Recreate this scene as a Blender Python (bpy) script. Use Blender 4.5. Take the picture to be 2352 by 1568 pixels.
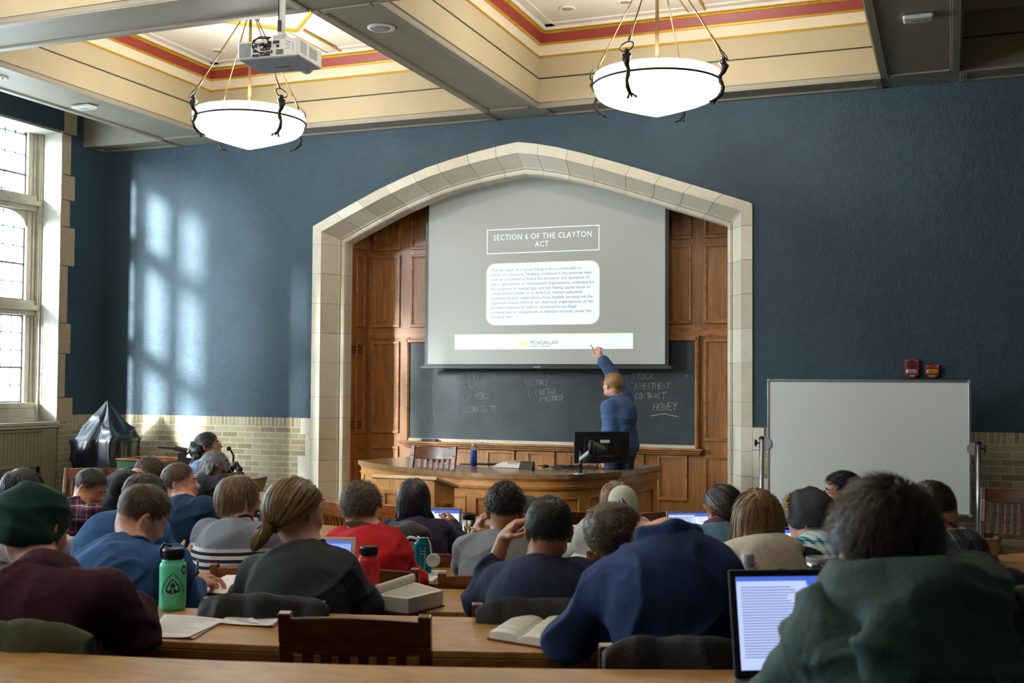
import bpy, math, random
import numpy as np
from mathutils import Vector, Matrix
for o in list(bpy.data.objects): bpy.data.objects.remove(o)
scene = bpy.context.scene
COL = scene.collection
random.seed(7)
rad = math.radians
# ------------------------------------------------------------------ camera
CAM = np.array([0.0, 0.0, 1.8])
YAW, PITCH, ROLL, FPX = rad(21.2074), rad(1.9948), rad(0.3718), 2596.3
_cy, _sy = math.cos(YAW), math.sin(YAW)
FWD = np.array([-_sy*math.cos(PITCH), _cy*math.cos(PITCH), math.sin(PITCH)])
_r0 = np.array([_cy, _sy, 0.0]); _u0 = np.cross(_r0, FWD)
RGT = _r0*math.cos(ROLL) + _u0*math.sin(ROLL)
UPV = np.cross(RGT, FWD)
cam = bpy.data.cameras.new('camera'); camo = bpy.data.objects.new('camera', cam); COL.objects.link(camo)
cam.sensor_width = 36.0; cam.sensor_fit = 'HORIZONTAL'; cam.lens = FPX/2352*36.0
cam.clip_start = 0.05; cam.clip_end = 200
M = Matrix(((RGT[0], UPV[0], -FWD[0], CAM[0]), (RGT[1], UPV[1], -FWD[1], CAM[1]), (RGT[2], UPV[2], -FWD[2], CAM[2]), (0, 0, 0, 1)))
camo.matrix_world = M
cam.dof.use_dof = True; cam.dof.focus_distance = 7.5; cam.dof.aperture_fstop = 5.6
scene.camera = camo
# ------------------------------------------------------------------ light
scene.view_settings.view_transform = 'Standard'; scene.view_settings.look = 'None'
scene.view_settings.gamma = 1.0; scene.view_settings.use_curve_mapping = False
scene.view_settings.exposure = 0.92
world = bpy.data.worlds.new('world'); scene.world = world; world.use_nodes = True
wn = world.node_tree; bg = wn.nodes['Background']
bg.inputs[0].default_value = (0.80, 0.91, 1.0, 1); bg.inputs[1].default_value = 10.5
sl = bpy.data.lights.new('sun', 'SUN'); sl.energy = 24.0; sl.angle = rad(4.6); sl.color = (1.0, 0.98, 0.95)
so = bpy.data.objects.new('sun', sl); COL.objects.link(so)
so.rotation_euler = Vector((0.56, 1.0, -0.31)).to_track_quat('-Z', 'Y').to_euler(); so.location = (-16, 2, 8)
hz = bpy.data.lights.new('hazy_sun_glow', 'SUN'); hz.energy = 17.0; hz.angle = rad(20); hz.color = (0.96, 0.98, 1.0)      # bright haze round the sun
ho = bpy.data.objects.new('hazy_sun_glow', hz); COL.objects.link(ho); ho.rotation_euler = Vector((0.62, 1.0, -0.30)).to_track_quat('-Z', 'Y').to_euler(); ho.location = (-16, 0, 9)
WINS = [(7.85, 10.87), (3.7, 6.72), (-0.45, 2.57)]          # window embrasures along the left wall (Y ranges)
for i, (wy0, wy1) in enumerate(WINS):
    al = bpy.data.lights.new('sky_portal', 'AREA'); al.shape = 'RECTANGLE'
    al.size = 3.45; al.size_y = wy1-wy0
    ao = bpy.data.objects.new('sky_portal', al); COL.objects.link(ao)
    ao.location = (-10.75, (wy0+wy1)/2, 3.15); ao.rotation_euler = (0, rad(-90), 0)
    al.cycles.is_portal = True
LAMP_E = 8.5                                                   # brightness of the glass pendant bowls

# ------------------------------------------------------------------ pixel helpers (photo frame 2352x1568)
CC = np.array([-3.75, 10.5])                                   # centre of the curved desk rows
def ray(px, py): return FWD + RGT*(px-1176)/FPX - UPV*(py-784)/FPX
def at(px, py, ax, v):
    d = ray(px, py); i = 'XYZ'.index(ax); return CAM + d*((v-CAM[i])/d[i])
def atd(px, py, d): return CAM + ray(px, py)*d
def atr(px, py, r):                                            # point on the ray whose plan distance from CC is r (near side)
    d = ray(px, py); a = d[0]**2+d[1]**2
    ox, oy = CAM[0]-CC[0], CAM[1]-CC[1]
    b = 2*(ox*d[0]+oy*d[1]); c = ox*ox+oy*oy-r*r
    D = b*b-4*a*c
    t = (-b-math.sqrt(max(D, 0)))/(2*a)
    if t < 0.2: t = (-b+math.sqrt(max(D, 0)))/(2*a)
    return CAM + d*t
_fr = [4.36, 5.34, 6.33, 7.34, 8.42, 9.6]; _fz = [0, .043, .101, .176, .27, .38, .47]
def floorz(x, y):
    r = math.hypot(x-CC[0], y-CC[1])
    if y > 10.5: return 0.0
    return _fz[int(np.searchsorted(_fr, r))]
def deskz(r): return float(np.interp(r, [2.67, 3.6, 4.6, 5.6, 6.6, 7.6, 8.7], [.752, .754, .793, .851, .926, 1.02, 1.13]))
# ------------------------------------------------------------------ object helpers
def link(o): COL.objects.link(o); return o
def tag(o, label=None, cat=None, group=None, kind=None):
    if label: o['label'] = label
    if cat: o['category'] = cat
    if group: o['group'] = group
    if kind: o['kind'] = kind
    return o
def thing(name, loc, label, cat, group=None, rz=0.0):
    o = bpy.data.objects.new(name, None); link(o); o.empty_display_size = .1
    o.location = [float(v) for v in loc]; o.rotation_euler = (0, 0, rz)
    return tag(o, label, cat, group)
def kids(o): return [c for c in bpy.data.objects if c.parent == o]
def copy_tree(o, parent=None, _cache=None):
    c = o.copy(); link(c); c.parent = parent
    for ch in kids(o): copy_tree(ch, c)
    return c
class MB:
    def __init__(s): s.v = []; s.f = []; s.m = []; s.mi = 0; s.T = None
    def add(s, vs, fs):
        n = len(s.v)
        for p in vs: s.v.append((float(p[0]), float(p[1]), float(p[2])))
        for f in fs: s.f.append([i+n for i in f]); s.m.append(s.mi)
        return s
    def box(s, x0, x1, y0, y1, z0, z1):
        return s.add([(x0,y0,z0),(x1,y0,z0),(x1,y1,z0),(x0,y1,z0),(x0,y0,z1),(x1,y0,z1),(x1,y1,z1),(x0,y1,z1)],
                     [(0,3,2,1),(4,5,6,7),(0,1,5,4),(1,2,6,5),(2,3,7,6),(3,0,4,7)])
    def obox(s, c, ax, ay, az, hx, hy, hz):                     # oriented box
        c = np.array(c, float); ax, ay, az = [np.array(a, float) for a in (ax, ay, az)]
        P = [c+ax*hx*i+ay*hy*j+az*hz*k for k in (-1, 1) for (i, j) in ((-1,-1),(1,-1),(1,1),(-1,1))]
        return s.add(P, [(0,3,2,1),(4,5,6,7),(0,1,5,4),(1,2,6,5),(2,3,7,6),(3,0,4,7)])
    def bar(s, a, b, w, h=None, up=(0, 0, 1)):
        a = np.array(a, float); b = np.array(b, float); h = h or w
        d = b-a; L = np.linalg.norm(d); d /= L
        u = np.array(up, float)
        if abs(d@u) > .95: u = np.array([0, 1., 0])
        x = np.cross(d, u); x /= np.linalg.norm(x); z = np.cross(x, d)
        return s.obox((a+b)/2, x, d, z, w/2, L/2, h/2)
    def tube(s, pts, r, n=8, cap=True, closed=False):
        P = [np.array(p, float) for p in pts]; m = len(P)
        rs = r if hasattr(r, '__len__') else [r]*m
        vs = []; prev = None
        for i in range(m):
            if closed: t = P[(i+1) % m]-P[i-1]
            else: t = P[min(i+1, m-1)]-P[max(i-1, 0)]
            t = t/(np.linalg.norm(t)+1e-12)
            if prev is None:
                u = np.array([0, 0, 1.]) if abs(t[2]) < .9 else np.array([1., 0, 0])
            else: u = prev
            x = u-t*(u@t); x /= np.linalg.norm(x)+1e-12; prev = x
            y = np.cross(t, x)
            for k in range(n):
                a = 2*math.pi*k/n; vs.append(P[i]+(x*math.cos(a)+y*math.sin(a))*rs[i])
        fs = []
        for i in range(m if closed else m-1):
            j = (i+1) % m
            for k in range(n): fs.append((i*n+k, i*n+(k+1) % n, j*n+(k+1) % n, j*n+k))
        if cap and not closed: fs.append(tuple(range(n))[::-1]); fs.append(tuple((m-1)*n+k for k in range(n)))
        return s.add(vs, fs)
    def cyl(s, a, b, r0, r1=None, n=16): return s.tube([a, b], [r0, r0 if r1 is None else r1], n)
    def lathe(s, c, prof, n=32, ax=None):                        # prof: (radius, height) list
        vs = []; fs = []; m = len(prof)
        for (r, z) in prof:
            for k in range(n):
                a = 2*math.pi*k/n; vs.append((c[0]+r*math.cos(a), c[1]+r*math.sin(a), c[2]+z))
        for i in range(m-1):
            for k in range(n): fs.append((i*n+k, i*n+(k+1) % n, (i+1)*n+(k+1) % n, (i+1)*n+k))
        if prof[0][0] > 1e-5: fs.append(tuple(range(n))[::-1])
        if prof[-1][0] > 1e-5: fs.append(tuple((m-1)*n+k for k in range(n)))
        return s.add(vs, fs)
    def prism(s, poly, h0, h1, plane='XY'):
        f = {'XY': lambda a, b, h: (a, b, h), 'XZ': lambda a, b, h: (a, h, b), 'YZ': lambda a, b, h: (h, a, b)}[plane]
        n = len(poly)
        vs = [f(a, b, h0) for a, b in poly]+[f(a, b, h1) for a, b in poly]
        fs = [tuple(range(n))[::-1], tuple(range(n, 2*n))]+[(i, (i+1) % n, n+(i+1) % n, n+i) for i in range(n)]
        return s.add(vs, fs)
    def grid(s, fn, nu, nv, wrap=False):
        vs = [fn(i/(nu-1) if not wrap else i/nu, j/(nv-1)) for j in range(nv) for i in range(nu)]
        fs = []
        for j in range(nv-1):
            for i in range(nu if wrap else nu-1):
                fs.append((j*nu+i, j*nu+(i+1) % nu, (j+1)*nu+(i+1) % nu, (j+1)*nu+i))
        return s.add(vs, fs)
    def sphere(s, c, r, n=12, m=8):
        r = r if hasattr(r, '__len__') else (r, r, r)
        vs = [(c[0], c[1], c[2]-r[2])]; fs = []
        for j in range(1, m):
            t = math.pi*j/m-math.pi/2
            for k in range(n):
                a = 2*math.pi*k/n; vs.append((c[0]+r[0]*math.cos(t)*math.cos(a), c[1]+r[1]*math.cos(t)*math.sin(a), c[2]+r[2]*math.sin(t)))
        vs.append((c[0], c[1], c[2]+r[2])); L = len(vs)-1
        for k in range(n): fs.append((0, 1+(k+1) % n, 1+k)); fs.append((L, 1+(m-2)*n+k, 1+(m-2)*n+(k+1) % n))
        for j in range(m-2):
            for k in range(n): fs.append((1+j*n+k, 1+j*n+(k+1) % n, 1+(j+1)*n+(k+1) % n, 1+(j+1)*n+k))
        return s.add(vs, fs)
    def build(s, name, mat, parent=None, smooth=False, bevel=0.0, world=False, fix=True, seg=2):
        me = bpy.data.meshes.new(name)
        V = np.array(s.v)
        if parent is not None and world:
            M = np.array(parent_matrix(parent).inverted())
            V = V@M[:3, :3].T+M[:3, 3]
        me.from_pydata(V.tolist(), [], s.f)
        mats = mat if isinstance(mat, (list, tuple)) else [mat]
        for m in mats: me.materials.append(m)
        me.polygons.foreach_set('material_index', s.m)
        if fix:
            import bmesh
            bm = bmesh.new(); bm.from_mesh(me); bmesh.ops.recalc_face_normals(bm, faces=bm.faces); bm.to_mesh(me); bm.free()
        if smooth: me.polygons.foreach_set('use_smooth', [True]*len(me.polygons))
        me.update()
        o = bpy.data.objects.new(name, me); link(o)
        if parent is not None: o.parent = parent
        if bevel > 0:
            b = o.modifiers.new('bevel', 'BEVEL'); b.width = bevel; b.segments = seg; b.limit_method = 'ANGLE'; b.angle_limit = rad(35)
        return o
def parent_matrix(o):
    m = Matrix.LocRotScale(o.location, o.rotation_euler, None)
    while o.parent is not None:
        o = o.parent; m = Matrix.LocRotScale(o.location, o.rotation_euler, None) @ m
    return m
def npmesh(name, V, F, mat, parent=None, world=True, smooth=True, attr=None):
    me = bpy.data.meshes.new(name)
    V = np.asarray(V, dtype=np.float64)
    if parent is not None and world:
        Mx = np.array(parent_matrix(parent).inverted()); V = V@Mx[:3, :3].T+Mx[:3, 3]
    F = np.asarray(F, dtype=np.int32); k = F.shape[1]
    me.vertices.add(len(V)); me.vertices.foreach_set('co', V.astype(np.float32).ravel())
    me.loops.add(F.size); me.loops.foreach_set('vertex_index', F.ravel())
    me.polygons.add(len(F)); me.polygons.foreach_set('loop_start', np.arange(len(F), dtype=np.int32)*k)
    me.update(calc_edges=True)
    me.polygons.foreach_set('use_smooth', [smooth]*len(F))
    me.materials.append(mat)
    if attr is not None:
        a = me.attributes.new('tone', 'FLOAT', 'POINT'); a.data.foreach_set('value', np.asarray(attr, dtype=np.float32))
    o = bpy.data.objects.new(name, me); link(o)
    if parent is not None: o.parent = parent
    return o
# ------------------------------------------------------------------ materials
def srgb(r, g, b):
    f = lambda c: (c/255/12.92) if c/255 <= .04045 else ((c/255+.055)/1.055)**2.4
    return (f(r), f(g), f(b), 1.0)
class NT:
    def __init__(s, name):
        s.m = bpy.data.materials.new(name); s.m.use_nodes = True; s.t = s.m.node_tree; s.b = s.t.nodes['Principled BSDF']
        s.out = s.t.nodes['Material Output']
    def n(s, typ, **kw):
        nd = s.t.nodes.new(typ)
        for k, v in kw.items():
            if k.startswith('i_'):
                key = k[2:]; nd.inputs[int(key) if key.isdigit() else key].default_value = v
            else: setattr(nd, k, v)
        return nd
    def l(s, a, b): s.t.links.new(a, b)
    def coord(s, scale=(1, 1, 1), kind='Object', rot=(0, 0, 0)):
        tc = s.n('ShaderNodeTexCoord'); mp = s.n('ShaderNodeMapping'); mp.inputs['Scale'].default_value = scale; mp.inputs['Rotation'].default_value = rot
        s.l(tc.outputs[kind], mp.inputs[0]); return mp.outputs[0]
    def noise(s, vec, scale, detail=4, rough=.55, dist=0.0):
        nd = s.n('ShaderNodeTexNoise', i_Scale=scale, i_Detail=detail, i_Roughness=rough, i_Distortion=dist); s.l(vec, nd.inputs['Vector']); return nd.outputs['Fac']
    def ramp(s, fac, stops):
        r = s.n('ShaderNodeValToRGB'); el = r.color_ramp.elements
        while len(el) < len(stops): el.new(.5)
        for e, (p, c) in zip(el, stops): e.position = p; e.color = c
        s.l(fac, r.inputs[0]); return r.outputs[0]
    def mix(s, fac, a, b, mode='MIX'):
        m = s.n('ShaderNodeMix', data_type='RGBA', blend_type=mode)
        for sock, v in ((m.inputs[0], fac), (m.inputs[6], a), (m.inputs[7], b)):
            if hasattr(v, 'links'): s.l(v, sock)
            else: sock.default_value = v
        return m.outputs[2]
    def math(s, op, a, b=0.0, c=None):
        m = s.n('ShaderNodeMath', operation=op)
        for sock, v in zip(m.inputs, (a, b) if c is None else (a, b, c)):
            if hasattr(v, 'links'): s.l(v, sock)
            else: sock.default_value = v
        return m.outputs[0]
    def bump(s, h, strength=.3, dist=.01, normal=None):
        b = s.n('ShaderNodeBump', i_Strength=strength, i_Distance=dist); s.l(h, b.inputs['Height'])
        if normal is not None: s.l(normal, b.inputs['Normal'])
        s.l(b.outputs[0], s.b.inputs['Normal']); return b.outputs[0]
    def col(s, c): 
        if hasattr(c, 'links'): s.l(c, s.b.inputs['Base Color'])
        else: s.b.inputs['Base Color'].default_value = c
    def set(s, **kw):
        for k, v in kw.items(): s.b.inputs[k.replace('_', ' ')].default_value = v
        return s
_mc = {}
def plain(name, c, rough=.5, metal=0.0, var=.12, scale=30, bump=0.0, **kw):
    t = NT(name); v = t.coord()
    f = t.noise(v, scale, 3)
    c = srgb(*c); lo = tuple(x*(1-var) for x in c[:3])+(1,); hi = tuple(min(1, x*(1+var)) for x in c[:3])+(1,)
    t.col(t.ramp(f, [(.3, lo), (.7, hi)])); t.set(Roughness=rough, Metallic=metal)
    if bump: t.bump(f, bump, .004)
    for k, x in kw.items(): t.b.inputs[k.replace('_', ' ')].default_value = x
    return t.m
def wood(name, dark, mid, light, scale=(1, 1, 1), rough=.35, grain=22, coat=.25, fine=.5):
    t = NT(name); v = t.coord(scale)
    a = t.noise(v, 3.0, 5, .6, .6); b = t.noise(v, grain, 3, .6, .4)
    w = t.n('ShaderNodeTexWave', wave_type='BANDS', bands_direction='X', i_Scale=2.2, i_Distortion=9.0, i_Detail=3.0); w.inputs['Detail Scale'].default_value = 1.4
    t.l(v, w.inputs['Vector'])
    f = t.math('ADD', t.math('MULTIPLY', a, .70), t.math('MULTIPLY', w.outputs['Fac'], .12)); f = t.math('ADD', f, t.math('MULTIPLY', b, .25*fine*2))
    t.col(t.ramp(f, [(.32, srgb(*dark)), (.55, srgb(*mid)), (.78, srgb(*light))]))
    t.set(Roughness=rough); t.b.inputs['Coat Weight'].default_value = coat; t.b.inputs['Coat Roughness'].default_value = .18
    t.bump(b, .08, .002); return t.m
def fabric(name, c, var=.18, weave=420, rough=.9, bump=.25, big=6, sheen=.0):
    t = NT(name); v = t.coord(); c = srgb(*c)
    f = t.noise(v, big, 4); g = t.noise(v, weave*.5, 2)
    lo = tuple(x*(1-var) for x in c[:3])+(1,); hi = tuple(min(1, x*(1+var)) for x in c[:3])+(1,)
    k = t.math('ADD', t.math('MULTIPLY', f, .55), t.math('MULTIPLY', g, .45))
    t.col(t.ramp(k, [(.35, lo), (.65, hi)])); t.set(Roughness=rough)
    t.b.inputs['Sheen Weight'].default_value = sheen; t.b.inputs['Sheen Roughness'].default_value = .5
    h = t.math('ADD', t.math('MULTIPLY', g, .30), t.math('MULTIPLY', t.noise(v, 8, 2, .5, 1.6), 1.0))
    t.bump(h, min(1.0, bump*1.2), .014); return t.m
def plaid(name, base, stops, sx=14.0, sz=14.0, rot=(0, 0, 0)):
    # stops: list of (offset, width, colour) bands inside the unit repeat
    t = NT(name); v = t.coord((1, 1, 1), rot=rot); sp = t.n('ShaderNodeSeparateXYZ'); t.l(v, sp.inputs[0])
    col = srgb(*base)
    cur = t.mix(0.0, col, col)
    xy = t.math('ADD', sp.outputs[0], t.math('MULTIPLY', sp.outputs[1], .85))
    for axis, sc in ((xy, sx), (sp.outputs[2], sz)):
        fr = t.math('FRACT', t.math('ADD', t.math('MULTIPLY', axis, sc), 50.0))
        for off, w, c, al in stops:
            d = t.math('ABSOLUTE', t.math('SUBTRACT', fr, off))
            msk = t.math('MULTIPLY', t.math('LESS_THAN', d, w/2), al)
            cur = t.mix(msk, cur, srgb(*c))
    t.col(cur); t.set(Roughness=.9); t.bump(t.noise(v, 14, 3, .5, 1.2), .25, .012); return t.m
def emis(name, c, e, rough=.4):
    t = NT(name); t.col(srgb(*c)); t.b.inputs['Emission Color'].default_value = srgb(*c); t.b.inputs['Emission Strength'].default_value = e; t.set(Roughness=rough); return t.m
MAT = {}
# plaster
t = NT('blue_plaster'); v = t.coord()
a = t.noise(v, 1.3, 5); b = t.noise(v, 55, 4, .6); c = t.noise(v, 14, 4, .6)
t.col(t.ramp(t.math('ADD', t.math('MULTIPLY', a, .6), t.math('MULTIPLY', c, .4)), [(.3, srgb(36, 58, 71)), (.7, srgb(50, 75, 89))]))
t.set(Roughness=.62); t.bump(t.math('ADD', t.math('MULTIPLY', b, .5), t.math('MULTIPLY', c, .8)), .8, .016); MAT['plaster'] = t.m
# bricks (two wall directions, stretcher courses and the soldier course)
def brickmat(name, axis, bw, rh, off, freq=2):
    t = NT(name); tc = t.n('ShaderNodeTexCoord'); sp = t.n('ShaderNodeSeparateXYZ'); cb = t.n('ShaderNodeCombineXYZ')
    t.l(tc.outputs['Object'], sp.inputs[0]); t.l(sp.outputs[axis], cb.inputs[0]); t.l(sp.outputs[2], cb.inputs[1])
    br = t.n('ShaderNodeTexBrick', offset=off, offset_frequency=freq, i_Scale=1.0)
    for k, x in (('Mortar Size', .0065), ('Mortar Smooth', .15), ('Bias', 0.0), ('Brick Width', bw), ('Row Height', rh)): br.inputs[k].default_value = x
    br.inputs['Color1'].default_value = (0, 0, 0, 1); br.inputs['Color2'].default_value = (1, 1, 1, 1); br.inputs['Mortar'].default_value = (.5, .5, .5, 1)
    t.l(cb.outputs[0], br.inputs['Vector'])
    cc = t.ramp(br.outputs['Color'], [(0.0, srgb(126, 106, 74)), (.3, srgb(150, 132, 98)), (.6, srgb(160, 146, 114)), (1.0, srgb(172, 160, 130))])
    n_ = t.noise(cb.outputs[0], 60, 4); cc = t.mix(.25, cc, t.ramp(n_, [(.3, srgb(110, 100, 82)), (.7, srgb(190, 184, 160))]))
    t.col(t.mix(br.outputs['Fac'], cc, srgb(186, 178, 156)))
    t.set(Roughness=.8); t.bump(t.math('SUBTRACT', t.math('MULTIPLY', n_, .25), br.outputs['Fac']), .5, .006); return t.m
MAT['brick_x'] = brickmat('tan_brick_front', 0, .215, .0685, .5); MAT['brick_y'] = brickmat('tan_brick_side', 1, .215, .0685, .5)
MAT['sold_x'] = brickmat('soldier_brick_front', 0, .055, .2, 0.0); MAT['sold_y'] = brickmat('soldier_brick_side', 1, .055, .2, 0.0)
# limestone, tone differs stone by stone
t = NT('limestone'); v = t.coord(); g = t.n('ShaderNodeNewGeometry')
f = t.noise(v, 9, 5); k = t.math('ADD', t.math('MULTIPLY', f, .5), t.math('MULTIPLY', g.outputs['Random Per Island'], .5))
t.col(t.ramp(k, [(.2, srgb(196, 188, 168)), (.5, srgb(208, 202, 184)), (.85, srgb(218, 214, 200))])); t.set(Roughness=.75)
t.bump(t.noise(v, 90, 3), .15, .003); MAT['stone'] = t.m
MAT['mortar'] = plain('joint_mortar', (176, 168, 148), .9)
MAT['stone_in'] = plain('window_stone', (166, 162, 148), .75, scale=8)
OAK = ((104, 62, 24), (146, 94, 42), (176, 122, 62))
MAT['oak_v'] = wood('oak_panelling', (112, 70, 30), (150, 98, 46), (176, 122, 64), (5, 5, .6), .42)
MAT['oak_h'] = wood('oak_rails', (120, 76, 32), (160, 106, 52), (186, 132, 72), (.6, 5, 5), .4)
MAT['oak_desk'] = wood('golden_oak', (170, 112, 52), (198, 138, 72), (216, 160, 94), (.8, .8, 5), .33)
MAT['oak_deskv'] = wood('golden_oak_upright', (174, 118, 58), (202, 144, 78), (220, 166, 100), (5, 5, .6), .36)
MAT['desk_top'] = wood('worn_oak_top', (112, 84, 54), (146, 112, 74), (168, 134, 92), (.7, 4, 1), .25, coat=.3)
MAT['row_top'] = wood('row_desk_top', (164, 122, 70), (190, 146, 90), (206, 164, 108), (.9, 5, 1), .34, coat=.15, grain=12, fine=.3)
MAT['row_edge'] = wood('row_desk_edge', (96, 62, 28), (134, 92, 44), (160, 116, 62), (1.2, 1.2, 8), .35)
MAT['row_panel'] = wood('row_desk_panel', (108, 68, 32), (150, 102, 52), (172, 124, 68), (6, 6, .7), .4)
MAT['chair_dark'] = wood('dark_stained_wood', (50, 26, 14), (84, 46, 24), (116, 70, 38), (1, 1, 6), .3, coat=.5)
MAT['chair_gold'] = wood('golden_chair_wood', (110, 58, 20), (160, 92, 38), (192, 124, 60), (1, 1, 6), .28, coat=.5)
MAT['chair_mid'] = wood('red_brown_chair_wood', (70, 34, 14), (112, 60, 28), (142, 84, 44), (1, 1, 6), .3, coat=.5)
MAT['beam'] = plain('taupe_paint', (140, 134, 118), .55, var=.04, scale=3)
MAT['beam_d'] = plain('taupe_moulding', (136, 130, 114), .5, var=.04, scale=3)
MAT['cream'] = plain('cream_paint', (164, 152, 122), .6, var=.03, scale=2)
MAT['cream_l'] = plain('pale_cream_paint', (200, 190, 166), .6, var=.03, scale=2)
MAT['ceil'] = plain('white_ceiling_paint', (200, 194, 182), .7, var=.02, scale=2)
MAT['gold'] = plain('gilt_moulding', (190, 148, 44), .38, .55, var=.15)
MAT['red'] = plain('oxblood_paint', (128, 44, 36), .5, var=.06)
MAT['black_line'] = plain('dark_green_groove', (38, 40, 34), .5)
MAT['floor'] = plain('brown_floor_tile', (86, 74, 62), .5, var=.15, scale=4)
MAT['iron'] = plain('wrought_iron', (44, 42, 38), .42, .7, bump=.2)
MAT['rod'] = plain('bronze_rod', (110, 86, 56), .35, .8)
MAT['white'] = plain('white_plastic', (206, 208, 206), .4, var=.03)
MAT['grey_pl'] = plain('grey_plastic', (150, 156, 160), .45, var=.04)
MAT['black_pl'] = plain('black_plastic', (18, 18, 20), .38, var=.1)
MAT['dark_pl'] = plain('charcoal_plastic', (42, 44, 46), .4, var=.1)
MAT['alu'] = plain('brushed_aluminium', (176, 180, 184), .3, .9, var=.05)
MAT['steel'] = plain('stainless_steel', (150, 150, 148), .22, .95, var=.06)
MAT['paper'] = plain('white_paper', (236, 234, 230), .8, var=.03)
MAT['page'] = plain('book_page', (230, 228, 216), .8, var=.04)
MAT['cover_red'] = plain('maroon_book_cover', (112, 34, 34), .5)
MAT['ink'] = plain('grey_print', (120, 120, 122), .8)
MAT['black_sheet'] = plain('black_vinyl', (22, 27, 34), .28, var=.2, scale=6, bump=.3)
MAT['green_box'] = plain('green_painted_metal', (46, 112, 76), .5)
MAT['skin_l'] = None
def skin(name, c, c2):
    t = NT(name); v = t.coord(); f = t.noise(v, 18, 4)
    t.col(t.ramp(f, [(.3, srgb(*c2)), (.7, srgb(*c))])); t.set(Roughness=.48)
    t.b.inputs['Subsurface Weight'].default_value = .12; t.b.inputs['Subsurface Radius'].default_value = (.02, .007, .004); t.b.inputs['Subsurface Scale'].default_value = .3
    t.bump(t.noise(v, 300, 2), .06, .001); return t.m
SK = {'pale': skin('pale_skin', (222, 172, 148), (206, 146, 124)), 'tan': skin('tan_skin', (196, 142, 108), (176, 118, 86)),
      'brown': skin('light_brown_skin', (182, 126, 84), (158, 102, 64)), 'asian': skin('warm_skin', (198, 148, 116), (178, 124, 94))}
def hairmat(name, dark, light, rough=.42):
    t = NT(name); at_ = t.n('ShaderNodeAttribute', attribute_name='tone'); v = t.coord()
    f = t.math('ADD', t.math('MULTIPLY', at_.outputs['Fac'], .75), t.math('MULTIPLY', t.noise(v, 28, 3), .3))
    t.col(t.ramp(f, [(.15, srgb(*dark)), (.85, srgb(*light))])); t.set(Roughness=rough)
    t.b.inputs['Specular IOR Level'].default_value = .55; return t.m
# ------------------------------------------------------------------ implicit surfaces (smooth blended bodies, clothes) -> one mesh each
def _hash(ix, iy, iz, s=0):
    h = (ix*374761393 + iy*668265263 + iz*2147483647 + s*144665) & 0x7fffffff
    h = ((h ^ (h >> 13))*1274126177) & 0x7fffffff
    return ((h ^ (h >> 16)) & 0xffff)/65535.0
def vnoise(P, s=0):
    P = np.asarray(P, float); i = np.floor(P).astype(np.int64); f = P-i; f = f*f*(3-2*f); r = 0
    for dx in (0, 1):
        wx = f[:, 0] if dx else 1-f[:, 0]
        for dy in (0, 1):
            wy = f[:, 1] if dy else 1-f[:, 1]
            for dz in (0, 1):
                wz = f[:, 2] if dz else 1-f[:, 2]
                r = r+wx*wy*wz*_hash(i[:, 0]+dx, i[:, 1]+dy, i[:, 2]+dz, s)
    return r*2-1
def cap(a, b, r0, r1=None, k=.03): return ('c', np.array(a, float), np.array(b, float), r0, r0 if r1 is None else r1, k)
def ell(c, r, R=None, k=.03): return ('e', np.array(c, float), np.array(r, float), np.eye(3) if R is None else np.array(R), k)
def _ev(p, X):
    if p[0] == 'c':
        a, b, r0, r1 = p[1:5]; ba = b-a; pa = X-a; L = float(ba@ba)+1e-12
        t = np.clip((pa@ba)/L, 0, 1)
        return np.linalg.norm(pa-t[..., None]*ba, axis=-1)-(r0+(r1-r0)*t)
    c, r, R = p[1:4]; q = (X-c)@R
    k0 = np.linalg.norm(q/r, axis=-1); k1 = np.linalg.norm(q/(r*r), axis=-1)+1e-9
    return k0*(k0-1)/k1
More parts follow.
